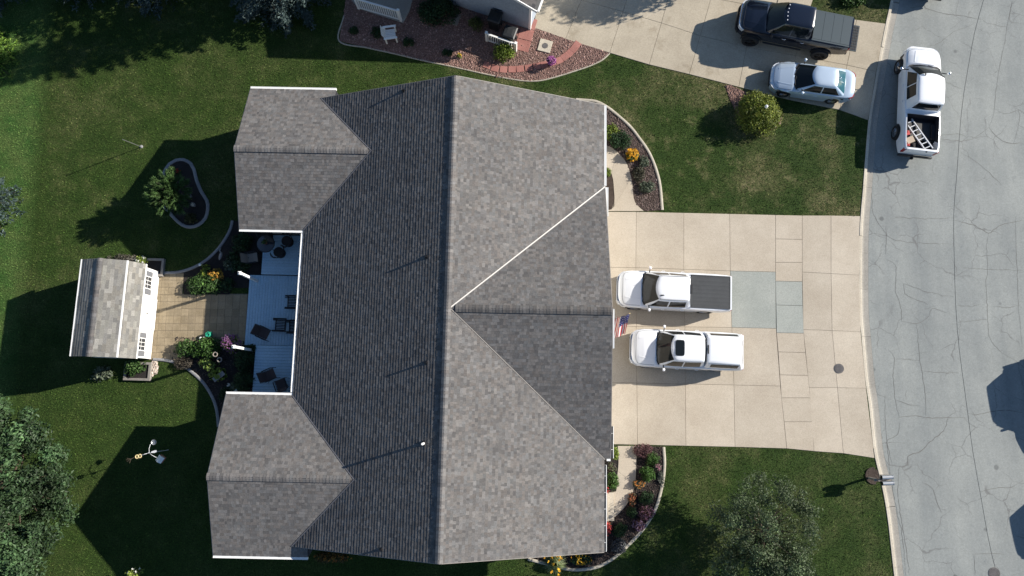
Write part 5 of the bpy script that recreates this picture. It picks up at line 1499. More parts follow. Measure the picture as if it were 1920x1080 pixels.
mb = MB(); mb.lathe([(0.10, 0), (0.17, 0.32), (0.19, 0.32), (0.19, 0.36), (0.15, 0.36), (0.15, 0.30), (0, 0.30)], 18); mb.build('pot', 'plastic_black', pt, smooth=True)
gq = np.random.default_rng(178)
d = rand_dirs(110, gq); d[:, 2] = np.abs(d[:, 2])
foliage_part('foliage', pt, [(0, 0, 0.45, 0.20), (0.1, 0.05, 0.5, 0.13), (-0.1, -0.05, 0.5, 0.13)], 3000, 0.04, [(0.06, 0.09, 0.03)], 179)
p = np.array((0, 0, 0.42)) + d * np.array((0.25, 0.25, 0.25)); P = np.concatenate([p + rand_dirs(110, gq) * 0.03 for _ in range(4)]); N = np.tile((0, 0, 1.0), (440, 1)) + rand_dirs(440, gq) * 0.5; N /= np.linalg.norm(N, axis=1, keepdims=True)
V, F = leaf_soup(P, N, np.full(440, 0.034), gq, 0.75); np_mesh('blossom', V, F, np.repeat(np.tile(tone([(0.42, 0.10, 0.30), (0.30, 0.08, 0.30), (0.45, 0.22, 0.38)], 110, gq, 0.15), (4, 1)), 2, 0), 'petal', pt)['kind'] = 'stuff'

# globe cedar by the neighbour's drive
gl = bush('globe_cedar', (13.422, 15.322, 0.9), 1.20, 1.28, 1.75, [(0.17, 0.20, 0.025), (0.12, 0.165, 0.025), (0.07, 0.11, 0.022), (0.22, 0.23, 0.035)], 'big round golden green cedar shrub beside the silver sedan', 180, 0.05, n=95, clumpy=0.3, cat='shrub')
bl = thing('yard_light', (13.438, 15.245, 1.58), 0, 'small white lamp head poking out of the golden round cedar', 'garden light')
mb = MB(); mb.tube([(0, 0, -1.55), (0, 0, 0.08)], 0.025, 8); mb.build('pole', 'dark_metal', bl)
mb = MB(); mb.lathe([(0.0, 0.20), (0.07, 0.16), (0.09, 0.06), (0.06, 0.02), (0.0, 0.02)], 12); mb.build('lamp_head', 'white', bl)
bush('strip_shrub', (19.189, 22.325, 0.3), 0.9, 0.5, 0.6, G_MID, 'low green plant on the grass strip beyond the black pickup', 181, 0.07)

# ------------------------------------------------------------------ trees
def broadleaf(name, at, crowns, leaf, per, cols, label, seed, h, r, m='leaf', clump=(0.5, 0.9), nclump=60, shell=0.45, up=0.3, aspect=0.5, cvar=0.25, fill=0.3):
    """tapered trunk, limbs to clumps spread over crown ellipsoids [(x,y,z,rx,ry,rz)]"""
    g = np.random.default_rng(seed)
    t = thing(name, (at[0], at[1], 0), 0, label, 'tree')
    cl = []
    for (x, y, z, rx, ry, rz) in crowns:
        for _ in range(nclump):
            d = rand_dirs(1, g)[0]
            q = g.uniform(fill, 1.0) ** 0.45
            cr = g.uniform(*clump)
            cl.append((x + d[0] * q * max(0.1, rx - cr * 0.5), y + d[1] * q * max(0.1, ry - cr * 0.5), max(0.4, z + d[2] * q * max(0.1, rz - cr * 0.4)), cr))
    foliage_part('crown', t, cl, per, leaf, cols, seed + 1, up, shell, m, aspect, cvar=cvar)
    trunk_part(t, h, r, [(c[0] * 0.9, c[1] * 0.9, c[2], 0) for c in cl[::4]], seed)
    return t
broadleaf('maple_tree', (-23.9, -4.0), [(0, 0, 4.9, 4.5, 4.7, 2.9), (-0.6, -2.9, 4.4, 4.0, 3.2, 2.5)], 0.085, 900, [(0.032, 0.064, 0.025), (0.056, 0.096, 0.040), (0.019, 0.041, 0.016)], 'large leafy green tree filling the bottom left corner', 201, 5.2, 0.22, clump=(0.28, 0.75), nclump=210, shell=0.15, cvar=0.3)
broadleaf('young_tree', (11.75, -6.3), [(0.1, 0.2, 2.9, 2.75, 2.7, 1.8), (-0.1, -1.6, 2.7, 2.6, 2.0, 1.6)], 0.064, 700, [(0.080, 0.115, 0.05), (0.052, 0.085, 0.032), (0.125, 0.16, 0.092)], 'young loose crowned tree with silvery leaves on the front lawn', 211, 3.2, 0.07, clump=(0.28, 0.55), nclump=130, shell=0.1, up=0.2, aspect=0.4)

def conifer(name, at, h, r, label, seed, cols=G_SPR, whorl=0.34, per=26, z0=0.25, tuft=0.16, droop=0.18, cat='tree', dens=1.0, stiff=0.35):
    """spruce: whorls of drooping boughs, each bough set with needle tufts"""
    g = np.random.default_rng(seed)
    t = thing(name, (at[0], at[1], 0), 0, label, cat)
    mb = MB(); mb.tube([(0, 0, -0.05), (0, 0, h * 0.5), (0, 0, h)], [0.035 * h * 0.5, 0.02 * h * 0.5, 0.01], 8); tr = mb.build('trunk', 'bark', t)
    P, D, L, K = [], [], [], []
    mb = MB()
    z = z0
    while z < h - 0.12:
        f = 1 - (z - z0) / (h - z0)
        R0 = r * (f ** 0.85) * (0.92 + 0.16 * g.random()) + 0.06
        n = max(5, int(5 + 9 * f))
        a0 = g.random() * 6.28
        for k in range(n):
            a = a0 + k * 6.283 / n + g.normal(0, 0.18)
            R1 = R0 * g.uniform(0.78, 1.08)
            dv = np.array((math.cos(a), math.sin(a), 0)); sv = np.array((-dv[1], dv[0], 0))
            if R1 > 0.5 and k % 2 == 0: mb.tube([(0, 0, z), tuple(dv * R1 * 0.9 + np.array((0, 0, z - droop * R1 * 0.7)))], [0.02, 0.006], 4, False)
            m = max(4, int(per * R1 * dens))
            s = g.random(m) ** 0.6
            wd = (1 - s) * 0.32 * R1 + 0.05
            off = g.normal(0, 0.6, m) * wd
            p = dv * (s * R1)[:, None] + sv * off[:, None] + np.array((0, 0, z)) - np.array((0, 0, 1)) * (droop * s * s * R1)[:, None] + g.normal(0, 0.03, (m, 3))
            d = dv * 0.75 + sv * (np.sign(off) * 0.55 * g.random(m))[:, None] + np.array((0, 0, stiff)) * g.random((m, 1)) + g.normal(0, 0.25, (m, 3))
            d /= np.linalg.norm(d, axis=1, keepdims=True)
            c = tone(cols, m, g, 0.22)
            for _ in range(3):
                dd = d + g.normal(0, 0.4, (m, 3)); dd /= np.linalg.norm(dd, axis=1, keepdims=True)
                P.append(p); D.append(dd); L.append(tuft * g.uniform(0.7, 1.2, m)); K.append(c)
        z += whorl * (0.55 + 0.45 * f) * g.uniform(0.85, 1.15)
    V, F = needle_soup(np.concatenate(P), np.concatenate(D), np.concatenate(L), tuft * 0.17, g)
    np_mesh('crown', V, F, np.concatenate(K), 'needle', t)
    mb.build('bough', 'bark', t)['kind'] = 'stuff'
    return t
conifer('blue_spruce', (-28.1, 10.3), 4.6, 1.9, 'blue green spruce at the left edge beside the bright lawn strip', 221)
conifer('blue_spruce', (-28.75, 5.1), 3.8, 1.4, 'blue spruce at the left edge in the shed shadow', 222)
conifer('blue_spruce', (-28.9, 1.5), 3.2, 1.15, 'small blue spruce at the left edge above the big leafy tree', 223)
conifer('blue_spruce', (-13.0, 22.7), 10.8, 2.8, 'tall blue spruce at the top edge with sunlit tip, beside the house shadow', 224, dens=1.7)
conifer('blue_spruce', (-20.3, 23.5), 8.8, 2.5, 'second tall blue spruce from the house along the top edge', 225, dens=1.1)
conifer('blue_spruce', (-24.6, 24.0), 8.0, 2.5, 'third tall blue spruce from the house along the top edge', 226, dens=1.0)
conifer('blue_spruce', (-28.9, 23.6), 6.5, 2.6, 'dark spruce at the top left corner', 227, dens=1.0)
conifer('blue_spruce', (-17.0, 25.3), 9.0, 2.4, 'blue spruce added beyond the top edge to fill the shadow beside the tallest spruce', 229, dens=1.0)  # unseen tree, added to close lit gaps in the shade of the spruce row
conifer('golden_conifer', (-29.2, 18.9), 3.6, 1.8, 'bright yellow green conifer cut by the left edge near the top', 228, [(0.13, 0.24, 0.03), (0.20, 0.30, 0.05), (0.08, 0.17, 0.03)])
# specimen pine in the kidney bed: upright open branches with long bright needles
def specimen_pine(at, label, seed):
    g = np.random.default_rng(seed)
    t = thing('specimen_pine', (at[0], at[1], 0), 0, label, 'tree')
    P, D, L, K = [], [], [], []
    mb = MB()
    mb.tube([(0, 0, -0.05), (0.03, 0, 1.2), (0, 0.02, 2.6)], [0.07, 0.05, 0.02], 8)
    for i in range(330):
        d = rand_dirs(1, g)[0]; q = g.random() ** 0.5
        tip = np.array((d[0] * 1.12 * q, d[1] * 1.35 * q, 1.75 + d[2] * 1.05 * q + 0.25 * (1 - q)))
        b = np.array((0, 0, max(0.3, tip[2] - 0.75)))
        if i % 3 == 0: mb.tube([tuple(b), tuple((b + tip) / 2 + np.array((0, 0, -0.04))), tuple(tip)], [0.018, 0.012, 0.005], 4, False)
        ax = tip - np.array((0, 0, 1.5)); ax /= np.linalg.norm(ax) + 1e-9
        m = 70
        s = g.random(m)
        p = tip - ax * (s * 0.28)[:, None] + g.normal(0, 0.02, (m, 3))
        dd = ax * 0.9 + np.array((0, 0, 0.25)) + g.normal(0, 0.45, (m, 3)); dd /= np.linalg.norm(dd, axis=1, keepdims=True)
        P.append(p); D.append(dd); L.append(g.uniform(0.12, 0.22, m)); K.append(tone([(0.058, 0.115, 0.032), (0.092, 0.158, 0.05), (0.033, 0.075, 0.02)], m, g, 0.2) * math.exp(g.normal(0, 0.2)))
    V, F = needle_soup(np.concatenate(P), np.concatenate(D), np.concatenate(L), 0.016, g)
    np_mesh('crown', V, F, np.concatenate(K), 'needle', t)
    mb.build('trunk', 'bark', t)
    return t
specimen_pine((-17.75, 10.5), 'bushy bright green pine in the kidney shaped back lawn bed', 231)
# tree standing just north of the frame; its shadow falls on the neighbour's drive
broadleaf('street_tree', (13.9, 25.7), [(0, 0, 4.3, 2.4, 2.4, 2.0)], 0.13, 260, G_MID, 'leafy tree beyond the top edge shading the neighbouring drive', 241, 4.0, 0.12, nclump=60)

# ------------------------------------------------------------------ vehicles
M['paint_white'] = plain('white_car_paint', (0.78, 0.80, 0.83), 0.26, 0.0, 0.8)
M['paint_silver'] = plain('silver_car_paint', (0.50, 0.60, 0.71), 0.30, 0.35, 0.8)
M['paint_navy'] = plain('navy_car_paint', (0.004, 0.006, 0.014), 0.2, 0.0, 0.9)
M['paint_grey'] = plain('grey_car_paint', (0.12, 0.13, 0.14), 0.3, 0.3, 0.8)
M['car_glass'] = plain('tinted_glass', (0.010, 0.013, 0.015), 0.05, 0.0, 0.0, 0.35)
M['rear_glass'] = plain('sky_tinted_glass', (0.03, 0.10, 0.13), 0.08, 0.0, 0.0, 0.9)
M['chrome'] = plain('chrome', (0.70, 0.71, 0.73), 0.12, 1.0)
M['tyre'] = plain('tyre_rubber', (0.014, 0.014, 0.015), 0.85)
M['alloy'] = plain('alloy_rim', (0.50, 0.51, 0.53), 0.3, 0.9)
M['trim_black'] = plain('black_trim', (0.012, 0.012, 0.013), 0.5)
M['liner'] = plain('bed_liner', (0.018, 0.016, 0.020), 0.8)
M['tonneau'] = grainy('grey_tonneau', (0.050, 0.053, 0.056), (0.062, 0.066, 0.07), 2.0, 40.0, 0.6, 0.1, 0.003)
M['tonneau_blue'] = plain('slate_tonneau', (0.032, 0.052, 0.064), 0.5)
M['lamp_clear'] = plain('clear_lamp', (0.65, 0.67, 0.70), 0.1, 0.2, 0.6)
M['lamp_red'] = plain('red_lamp', (0.30, 0.01, 0.01), 0.15, 0.0, 0.6)

def tab1(t, d):
    return float(np.interp(d, [q[0] for q in t], [q[1] for q in t]))

def vehicle(name, front, rear, sp, label, cat='pickup truck', group=None):
    """Body lofted from stations nose to tail, greenhouse with separate panes, doors, lamps, wheels.
    front and rear are the plan ends; distances d run from the nose."""
    f = np.array(front[:2], float); r = np.array(rear[:2], float)
    L = sp['L']; dirv = (f - r) / np.linalg.norm(f - r)
    c = (f + r) / 2 + dirv * sp.get('shift', 0.0)
    t = thing(name, (c[0], c[1], sp.get('gz', 0.034)), math.atan2(dirv[1], dirv[0]), label, cat, group)
    X = lambda d: L / 2 - d
    paint = sp['paint']; lz = sp.get('lift', 0.0)
    Wt, Zs, Zt, Zb = sp['W'], sp['ZS'], sp['ZT'], sp['ZB']
    wr = sp['wheel_r']; wh = sp['wheels']
    zm = sp['zm'] + lz
    hood, cab1 = sp['ws_base'], sp['cab_end']
    bed = sp.get('bed')
    ds = set(np.round(np.linspace(0, L, 42), 3)) | {0.03, 0.08, 0.15, L - 0.03, L - 0.08}
    for w0 in wh:
        for a in np.linspace(-1, 1, 13): ds.add(round(w0 + a * (wr + 0.09), 3))
        ds |= {round(w0 - wr - 0.1, 3), round(w0 + wr + 0.1, 3)}
    if bed: ds |= {bed[0], bed[0] + 0.012, bed[1], bed[1] - 0.012}
    ds = sorted(d for d in ds if 0 <= d <= L)
    def prof(d):
        w = tab1(Wt, d); zs = tab1(Zs, d) + lz; zt = tab1(Zt, d) + lz; zb = tab1(Zb, d) + lz
        for w0 in wh:
            R0 = wr + 0.085
            if abs(d - w0) < R0: zb = max(zb, math.sqrt(R0 * R0 - (d - w0) ** 2) + wr - 0.02)
        z2 = max(zm, zb + 0.05); z3 = max(zs - 0.14, z2 + 0.02)
        p = [(w - 0.10, zb), (w - 0.012, zb + 0.012), (w, z2), (w - 0.012, z3), (w - 0.045, max(zs - 0.035, z3 + 0.01)), (w - 0.105, zs)]
        if bed and bed[0] < d < bed[1] and bed[0] + 0.001 < d < bed[1] - 0.001:
            p += [(w - 0.13, zs), (w - 0.14, zs - sp['bed_depth']), (0, zs - sp['bed_depth'])]
        elif d < hood:
            p += [(w * 0.66, zs + (zt - zs) * 0.62), (w * 0.40, zs + (zt - zs) * 0.97), (0, zt)]
        else:
            p += [(w * 0.66, zs + (zt - zs) * 0.75), (w * 0.40, zt), (0, zt)]
        return p
    rows = []
    for d in ds:
        p = prof(d); x = X(d)
        rows.append([(x, -y, z) for y, z in p] + [(x, y, z) for y, z in reversed(p[:-1])])
    mb = MB(); mb.grid(rows); mb.face(rows[0]); mb.face(list(reversed(rows[-1])))
    body = mb.build('body', paint, t, smooth=True, angle=32)
    mb = MB(); w0 = tab1(Wt, L / 2); mb.box(-L / 2 + 0.25, L / 2 - 0.25, -w0 + 0.22, w0 - 0.22, 0.22 + lz, 0.62 + lz); mb.build('chassis', 'trim_black', t)
    for q in wh:
        mb = MB(); mb.box(X(q) - wr - 0.12, X(q) + wr + 0.12, -w0 + 0.03, w0 - 0.03, 0.45 + lz * 0.6, min(0.84, tab1(Zs, q) - 0.13) + lz); mb.build('wheel_housing', 'trim_black', t)

    # greenhouse
    zs0 = tab1(Zs, (hood + cab1) / 2) + lz - 0.01; zr = sp['roof'] + lz
    wb, wtp = sp['cab_w']; bow = sp.get('bow', 0.16); rbow = sp.get('rbow', 0.03)
    lerp = lambda a, b, h: a + (b - a) * h
    xf = lambda h: X(lerp(sp['ws_base'], sp['ws_top'], h)); xr = lambda h: X(lerp(sp['cab_end'], sp['rg_top'], h))
    ww = lambda h: lerp(wb, wtp, h ** 1.15)
    def ring(h, z, ins=0.0):
        w = ww(h) - ins; a, b = xf(h) - ins * 1.2, xr(h) + ins * 1.2
        ys = [q * w for q in (-0.93, -0.7, -0.4, 0, 0.4, 0.7, 0.93)]
        pts = [(a - bow * (y / w) ** 2, y, z) for y in ys]
        xa, xb = a - bow * 1.25 - 0.03, b + rbow + 0.05
        pts += [(lerp(xa, xb, s), w * (1 - 0.03 * (2 * s - 0.9) ** 2), z) for s in np.linspace(0, 1, 8)]
        pts += [(b + rbow * (y / w) ** 2, y, z) for y in reversed(ys)]
        pts += [(lerp(xb, xa, s), -w * (1 - 0.03 * (1.1 - 2 * s) ** 2), z) for s in np.linspace(0, 1, 8)]
        return pts
    rows = [ring(h, lerp(zs0, zr, h)) for h in (0, 0.25, 0.5, 0.75, 0.92, 1.0)] + [ring(1, zr + 0.028, 0.045), ring(1, zr + 0.046, 0.12), ring(1, zr + 0.058, 0.26)]
    mb = MB(); mb.grid(rows, True); mb.face(rows[-1]); mb.build('cab', paint, t, smooth=True, angle=38)
    # windscreen and rear window
    def pane_x(fx, sgn, bw, y0, h0, h1, nm, m, off=0.008):
        mb = MB(); rows = []
        for h in np.linspace(h0, h1, 5):
            w = ww(h); rows.append([(fx(h) - sgn * bw * q * q + sgn * off, q * w, lerp(zs0, zr, h) + off) for q in np.linspace(-y0, y0, 11)])
        mb.grid(rows); return mb.build(nm, m, t, smooth=True)
    g = pane_x(xf, 1, bow, 0.90, 0.02, 0.95, 'windscreen', 'car_glass')
    # dashboard line and wipers
    for s in (-1, 1):
        mb = MB(); h = 0.06; w = ww(h)
        pts = [(xf(hh) - bow * (q) ** 2 + 0.02, q * w, lerp(zs0, zr, hh) + 0.022) for q, hh in ((s * 0.35 + 0.30, 0.05), (s * 0.35 - 0.02, 0.10), (s * 0.35 - 0.32, 0.17))]
        mb.tube(pts, 0.011, 5); mb.build('wiper', 'trim_black', g)
    mb = MB(); w = ww(0); mb.grid([[(X(hood) + 0.05 - bow * q * q, q * w * 0.94, zs0 + 0.028 + sp.get('cowl', 0.02)) for q in np.linspace(-1, 1, 11)], [(X(hood) - 0.10 - bow * q * q, q * w * 0.94, zs0 + 0.034 + sp.get('cowl', 0.02)) for q in np.linspace(-1, 1, 11)]]); mb.build('cowl', 'trim_black', t)
    if sp.get('rear_glass', True):
        pane_x(xr, -1, rbow, sp.get('rg_w', 0.8), *sp.get('rg_h', (0.25, 0.85)), 'rear_window', sp.get('rg_mat', 'car_glass'))
    # side windows: stretches given as distances at the belt and at the roof
    for (a0, a1, b0, b1, h0, h1) in sp['side_glass']:
        for s in (-1, 1):
            mb = MB(); rows = []
            for h in np.linspace(h0, h1, 4):
                q = (h - h0) / (h1 - h0)
                da, db = lerp(a0, a1, q), lerp(b0, b1, q)
                xa_, xb_ = xf(h) - 0.03, xr(h)
                row = []
                for k in np.linspace(0, 1, 5):
                    x = X(lerp(da, db, k))
                    span = (xf(h) - bow * 1.25 - 0.03) - (xr(h) + rbow + 0.05)
                    sp_ = ((xf(h) - bow * 1.25 - 0.03) - x) / span
                    y = ww(h) * (1 - 0.03 * (2 * sp_ - 0.9) ** 2) + 0.007
                    row.append((x, s * y, lerp(zs0, zr, h)))
                rows.append(row)
            mb.grid(rows); mb.build('side_window', 'car_glass', t)
    # doors: thin panels proud of the body side, each with a handle
    for (d0, d1) in sp['doors']:
        for s in (-1, 1):
            def yz(d, z):
                p = prof(d)[:6]; zz = [q[1] for q in p]; yy = [q[0] for q in p]
                return float(np.interp(z, zz, yy))
            z0, z1 = 0.46 + lz, zs0 - 0.05
            mb = MB(); mb.grid([[(X(d), s * (yz(d, z) + 0.005), z) for z in np.linspace(z0, z1, 6)] for d in np.linspace(d0, d1, 4)])
            dr = mb.build('door', paint, t, smooth=True)
            hd = d1 - 0.2; zz = z1 - 0.12; y = yz(hd, zz)
            mb = MB(); mb.tube([(X(hd) + 0.09, s * (y + 0.012), zz), (X(hd) + 0.05, s * (y + 0.04), zz), (X(hd) - 0.05, s * (y + 0.04), zz), (X(hd) - 0.09, s * (y + 0.012), zz)], 0.014, 6); mb.build('door_handle', sp.get('handle', paint), dr)
    # mirrors
    for s in (-1, 1):
        d = sp['mirror']; y = ww(0.1) + 0.02; z = zs0 + 0.10
        mr = thing('wing_mirror', (X(d), s * y, z)); mr.parent = t
        out = sp.get('mirror_out', 0.16)
        mb = MB(); mb.tube([(0, -s * 0.06, -0.02), (-0.02, s * out * 0.7, 0.0)], [0.03, 0.025], 6); mb.build('arm', 'trim_black', mr)
        mb = MB(); mb.lathe([(0.0, -0.07), (0.07, -0.055), (0.095, 0.0), (0.08, 0.05), (0.0, 0.055)], 10, (-0.02, s * (out + 0.03), 0.03), 'x'); o = mb.build('housing', sp.get('mirror_mat', paint), mr, smooth=True)
    # nose and tail pieces follow the plan curve of the ends
    def end_strip(nm, m, y0, y1, z0, z1, off, tail=False, parent=None, lean=0.0, n=9):
        mb = MB(); rows = []
        for z, q in ((z0, 0.0), (z1, 1.0)):
            row = []
            for y in np.linspace(y0, y1, n):
                if tail: d = L - tail_d(abs(y)) + off - lean * q
                else: d = nose_d(abs(y)) - off + lean * q
                row.append((X(d), y, z + lz))
            rows.append(row)
        inner = [[(p[0] + (0.07 if tail else -0.07), p[1], p[2]) for p in r] for r in rows]
        mb.grid([inner[0], rows[0], rows[1], inner[1]])
        mb.face([inner[0][0], rows[0][0], rows[1][0], inner[1][0]]); mb.face([inner[0][-1], rows[0][-1], rows[1][-1], inner[1][-1]])
        return mb.build(nm, m, parent or t)
    Wn = [(q[1], q[0]) for q in Wt if q[0] <= 0.9]; Wn = [(0.0, Wn[0][1])] + Wn
    Wl = sorted([(q[1], L - q[0]) for q in Wt if q[0] >= L - 0.5], key=lambda a: a[0]); Wl = [(0.0, 0.0)] + Wl
    def nose_d(y): return float(np.interp(y, [a[0] for a in Wn], [a[1] for a in Wn]))
    def tail_d(y): return float(np.interp(y, [a[0] for a in Wl], [a[1] for a in Wl]))
    for spec in sp['nose']: end_strip(*spec)
    for spec in sp['tail']: end_strip(*spec, tail=True)
    # wheels
    for q in wh:
        for s in (-1, 1):
            wy = tab1(Wt, q) - 0.13 + sp.get('track', 0.0)
            wl = thing('wheel', (X(q), s * wy, wr)); wl.parent = t
            tw = sp.get('tyre_w', 0.25) / 2
            mb = MB(); mb.lathe([(wr * 0.62, -tw), (wr * 0.93, -tw), (wr, -tw * 0.7), (wr, tw * 0.7), (wr * 0.93, tw), (wr * 0.62, tw)], 26, axis='y'); mb.build('tyre', 'tyre', wl, smooth=True)
            mb = MB(); mb.lathe([(wr * 0.64, -tw * 0.9), (wr * 0.60, s * tw * 0.5), (0.0, s * tw * 0.45)], 20, axis='y')
            for k in range(5):
                a = k * 2 * math.pi / 5
                mb.tube([(0, s * tw * 0.75, 0), (wr * 0.6 * math.cos(a), s * tw * 0.8, wr * 0.6 * math.sin(a))], [0.035, 0.03], 5)
            mb.lathe([(wr * 0.58, s * tw * 0.85), (wr * 0.66, s * tw * 0.95), (wr * 0.66, s * tw * 0.6)], 20, axis='y')
            mb.build('rim', sp.get('rim', 'alloy'), wl)
    # shut lines
    def line_y(d, z, yw, nm='shut_line', wd=0.008):
        mb = MB(); mb.grid([[(X(d) + k * wd - sp.get('hood_bow', 0.0) * q * q, q * yw, z(q)) for q in np.linspace(-1, 1, 11)] for k in (-1, 1)]); return mb.build(nm, 'trim_black', t)
    def hood_z(d, y):
        p = prof(d); return float(np.interp(abs(y), [q[0] for q in reversed(p[5:])], [q[1] for q in reversed(p[5:])]))
    for s in (-1, 1):                                   # sides of the bonnet
        w_ = lambda d: tab1(Wt, d) - 0.115
        mb = MB(); mb.grid([[(X(d), s * (w_(d) + k * 0.007), hood_z(d, w_(d)) + 0.005) for k in (-1, 1)] for d in np.linspace(0.28, hood - 0.02, 8)]); mb.build('shut_line', 'trim_black', t)
    mb = MB(); dd = sp.get('hood_front', 0.20)
    rows = []
    for k in (-1, 1):
        rows.append([(X(nose_d(abs(y)) + dd + k * 0.007), y, hood_z(min(0.9, nose_d(abs(y)) + dd), y) + 0.006) for y in np.linspace(-0.78, 0.78, 13) * (tab1(Wt, 0.5) - 0.1) / 0.85])
    mb.grid(rows); mb.build('shut_line', 'trim_black', t)
    # pressed creases of the bonnet
    for s in (-1, 1):
        mb = MB(); pts = [(X(d), s * tab1(Wt, d) * lerp(0.50, 0.62, (d - 0.3) / hood), 0) for d in np.linspace(0.34, hood - 0.06, 8)]
        rows = []
        for p in pts:
            d = L / 2 - p[0]; row = []
            for k, e in ((-0.05, 0.002), (-0.012, 0.013), (0.012, 0.011), (0.045, 0.002)):
                y = p[1] + s * k; row.append((p[0], y, hood_z(d, y) + e))
            rows.append(row)
        mb.grid(rows); mb.build('bonnet_crease', paint, t, smooth=True, angle=60)
    t['_z'] = zs0
    del t['_z']
    return t, X, zs0, zr, prof

def pickup_spec(L, paint, hood, wst, rend, bed0, **kw):
    sp = dict(L=L, paint=paint, ws_base=hood, ws_top=wst, cab_end=rend + 0.12, rg_top=rend, roof=1.81, cab_w=(0.90, 0.645), wheel_r=0.375,
        wheels=(0.93, L - 1.22), zm=0.85, lift=0.0, bed=(bed0, L - 0.10), bed_depth=0.52, mirror=hood + 0.42, bow=0.22,
        W=[(0, 0.55), (0.03, 0.66), (0.08, 0.76), (0.16, 0.84), (0.32, 0.925), (0.6, 0.97), (1.2, 0.985), (L - 1.0, 0.985), (L - 0.35, 0.965), (L - 0.06, 0.93), (L, 0.90)],
        ZS=[(0, 0.86), (0.08, 0.94), (0.3, 1.02), (0.8, 1.07), (hood, 1.10), (bed0 - 0.02, 1.16), (bed0, 1.22), (L, 1.22)],
        ZT=[(0, 0.93), (0.06, 1.02), (0.2, 1.10), (0.6, 1.19), (hood, 1.25), (hood + 0.15, 1.13), (bed0 - 0.02, 1.17), (bed0, 1.22), (L, 1.22)],
        ZB=[(0, 0.44), (0.3, 0.36), (L - 0.6, 0.38), (L, 0.50)],
        side_glass=[(hood + 0.42, wst + 0.12, hood + 1.35, hood + 1.35, 0.10, 0.84), (hood + 1.42, hood + 1.42, rend - 0.10, rend - 0.16, 0.10, 0.84)],
        doors=[(hood + 0.12, hood + 1.38), (hood + 1.40, rend + 0.0)],
        nose=[('grille', 'trim_black', -0.60, 0.60, 0.62, 0.84, 0.012), ('grille_bar', 'chrome', -0.66, 0.66, 0.84, 0.90, 0.03), ('grille_bar', 'chrome', -0.62, 0.62, 0.70, 0.75, 0.028),
              ('bumper', paint, -0.80, 0.80, 0.40, 0.60, 0.05), ('bumper_inset', 'trim_black', -0.55, 0.55, 0.44, 0.52, 0.058),
              ('headlamp', 'lamp_clear', 0.66, 0.90, 0.74, 0.93, 0.012), ('headlamp', 'lamp_clear', -0.90, -0.66, 0.74, 0.93, 0.012)],
        tail=[('bumper', 'trim_black', -0.88, 0.88, 0.46, 0.62, 0.07), ('tail_lamp', 'lamp_red', 0.76, 0.90, 0.72, 1.12, 0.010), ('tail_lamp', 'lamp_red', -0.90, -0.76, 0.72, 1.12, 0.010), ('tailgate_panel', paint, -0.72, 0.72, 0.68, 1.16, 0.008)])
    sp.update(kw)
    return sp

def bed_liner(t, X, sp, zs, m='liner'):
    b0, b1 = sp['bed']; lz = sp.get('lift', 0)
    w = 0.985 - 0.145; z0 = zs - sp['bed_depth']
    mb = MB()
    x0, x1 = X(b1) + 0.02, X(b0) - 0.02
    mb.grid([[(x0, -w, zs - 0.01), (x0, -w, z0 + 0.012), (x0, w, z0 + 0.012), (x0, w, zs - 0.01)], [(x1, -w, zs - 0.01), (x1, -w, z0 + 0.012), (x1, w, z0 + 0.012), (x1, w, zs - 0.01)]])
    mb.face([(x1, -w, zs - 0.01), (x1, w, zs - 0.01), (x1, w, z0 + 0.012), (x1, -w, z0 + 0.012)])
    mb.face([(x0, -w, zs - 0.01), (x0, w, zs - 0.01), (x0, w, z0 + 0.012), (x0, -w, z0 + 0.012)])
    for k in range(9):
        y = -w + 0.12 + k * (2 * w - 0.24) / 8
        mb.box(x0 + 0.03, x1 - 0.03, y - 0.03, y + 0.03, z0 + 0.013, z0 + 0.025)
    for q in sp['wheels'][1:]:
        for s in (-1, 1):
            ya, yb = sorted((s * w, s * (w - 0.2)))
            mb.box(X(q) - 0.42, X(q) + 0.42, ya, yb, z0 + 0.012, z0 + 0.24)
    return mb.build('bed_liner', m, t)

# white pickup with soft grey bed cover, nearest the north side of the drive
sp = pickup_spec(5.78, 'paint_white', 1.12, 1.80, 3.50, 3.66)
t, X, zs, zr, prof = vehicle('pickup_truck', (5.487, 5.653, 0.8), (11.289, 5.345, 0.9), sp, 'white pickup with dark grey bed cover parked on the drive')
bed_liner(t, X, sp, 1.22)
mb = MB()
rows = []
for y in np.linspace(-0.83, 0.83, 57):
    rib = 0.0025 if int((y + 0.83) / 0.104) % 2 == 0 else 0.0
    rows.append([(X(3.70) if abs(y) > 0.74 else X(3.64), y, 1.235 + rib), (X(5.60) - 0.0, y, 1.235 + rib), (X(5.67), y, 1.225)])
mb.grid(rows); mb.box(X(5.68), X(3.69), -0.86, -0.80, 1.215, 1.25); mb.box(X(5.68), X(3.69), 0.80, 0.86, 1.215, 1.25); mb.box(X(5.70), X(5.64), -0.84, 0.84, 1.21, 1.245)
mb.build('bed_cover', 'tonneau', t)
mb = MB(); mb.tube([(X(2.0), 0.40, zr + 0.045), (X(2.14), 0.40, zr + 0.09), (X(2.18), 0.40, zr + 0.05)], [0.03, 0.025, 0.02], 6); mb.build('roof_antenna', 'trim_black', t)
mb = MB(); mb.box(X(3.60), X(3.53), -0.24, 0.24, zr - 0.01, zr + 0.045); mb.build('brake_light', 'trim_black', t)
for s in (-1, 1):
    mb = MB(); mb.tube([(X(1.95), s * 0.60, zr + 0.05), (X(3.40), s * 0.615, zr + 0.05)], 0.010, 5); mb.build('roof_seam', 'trim_black', t)

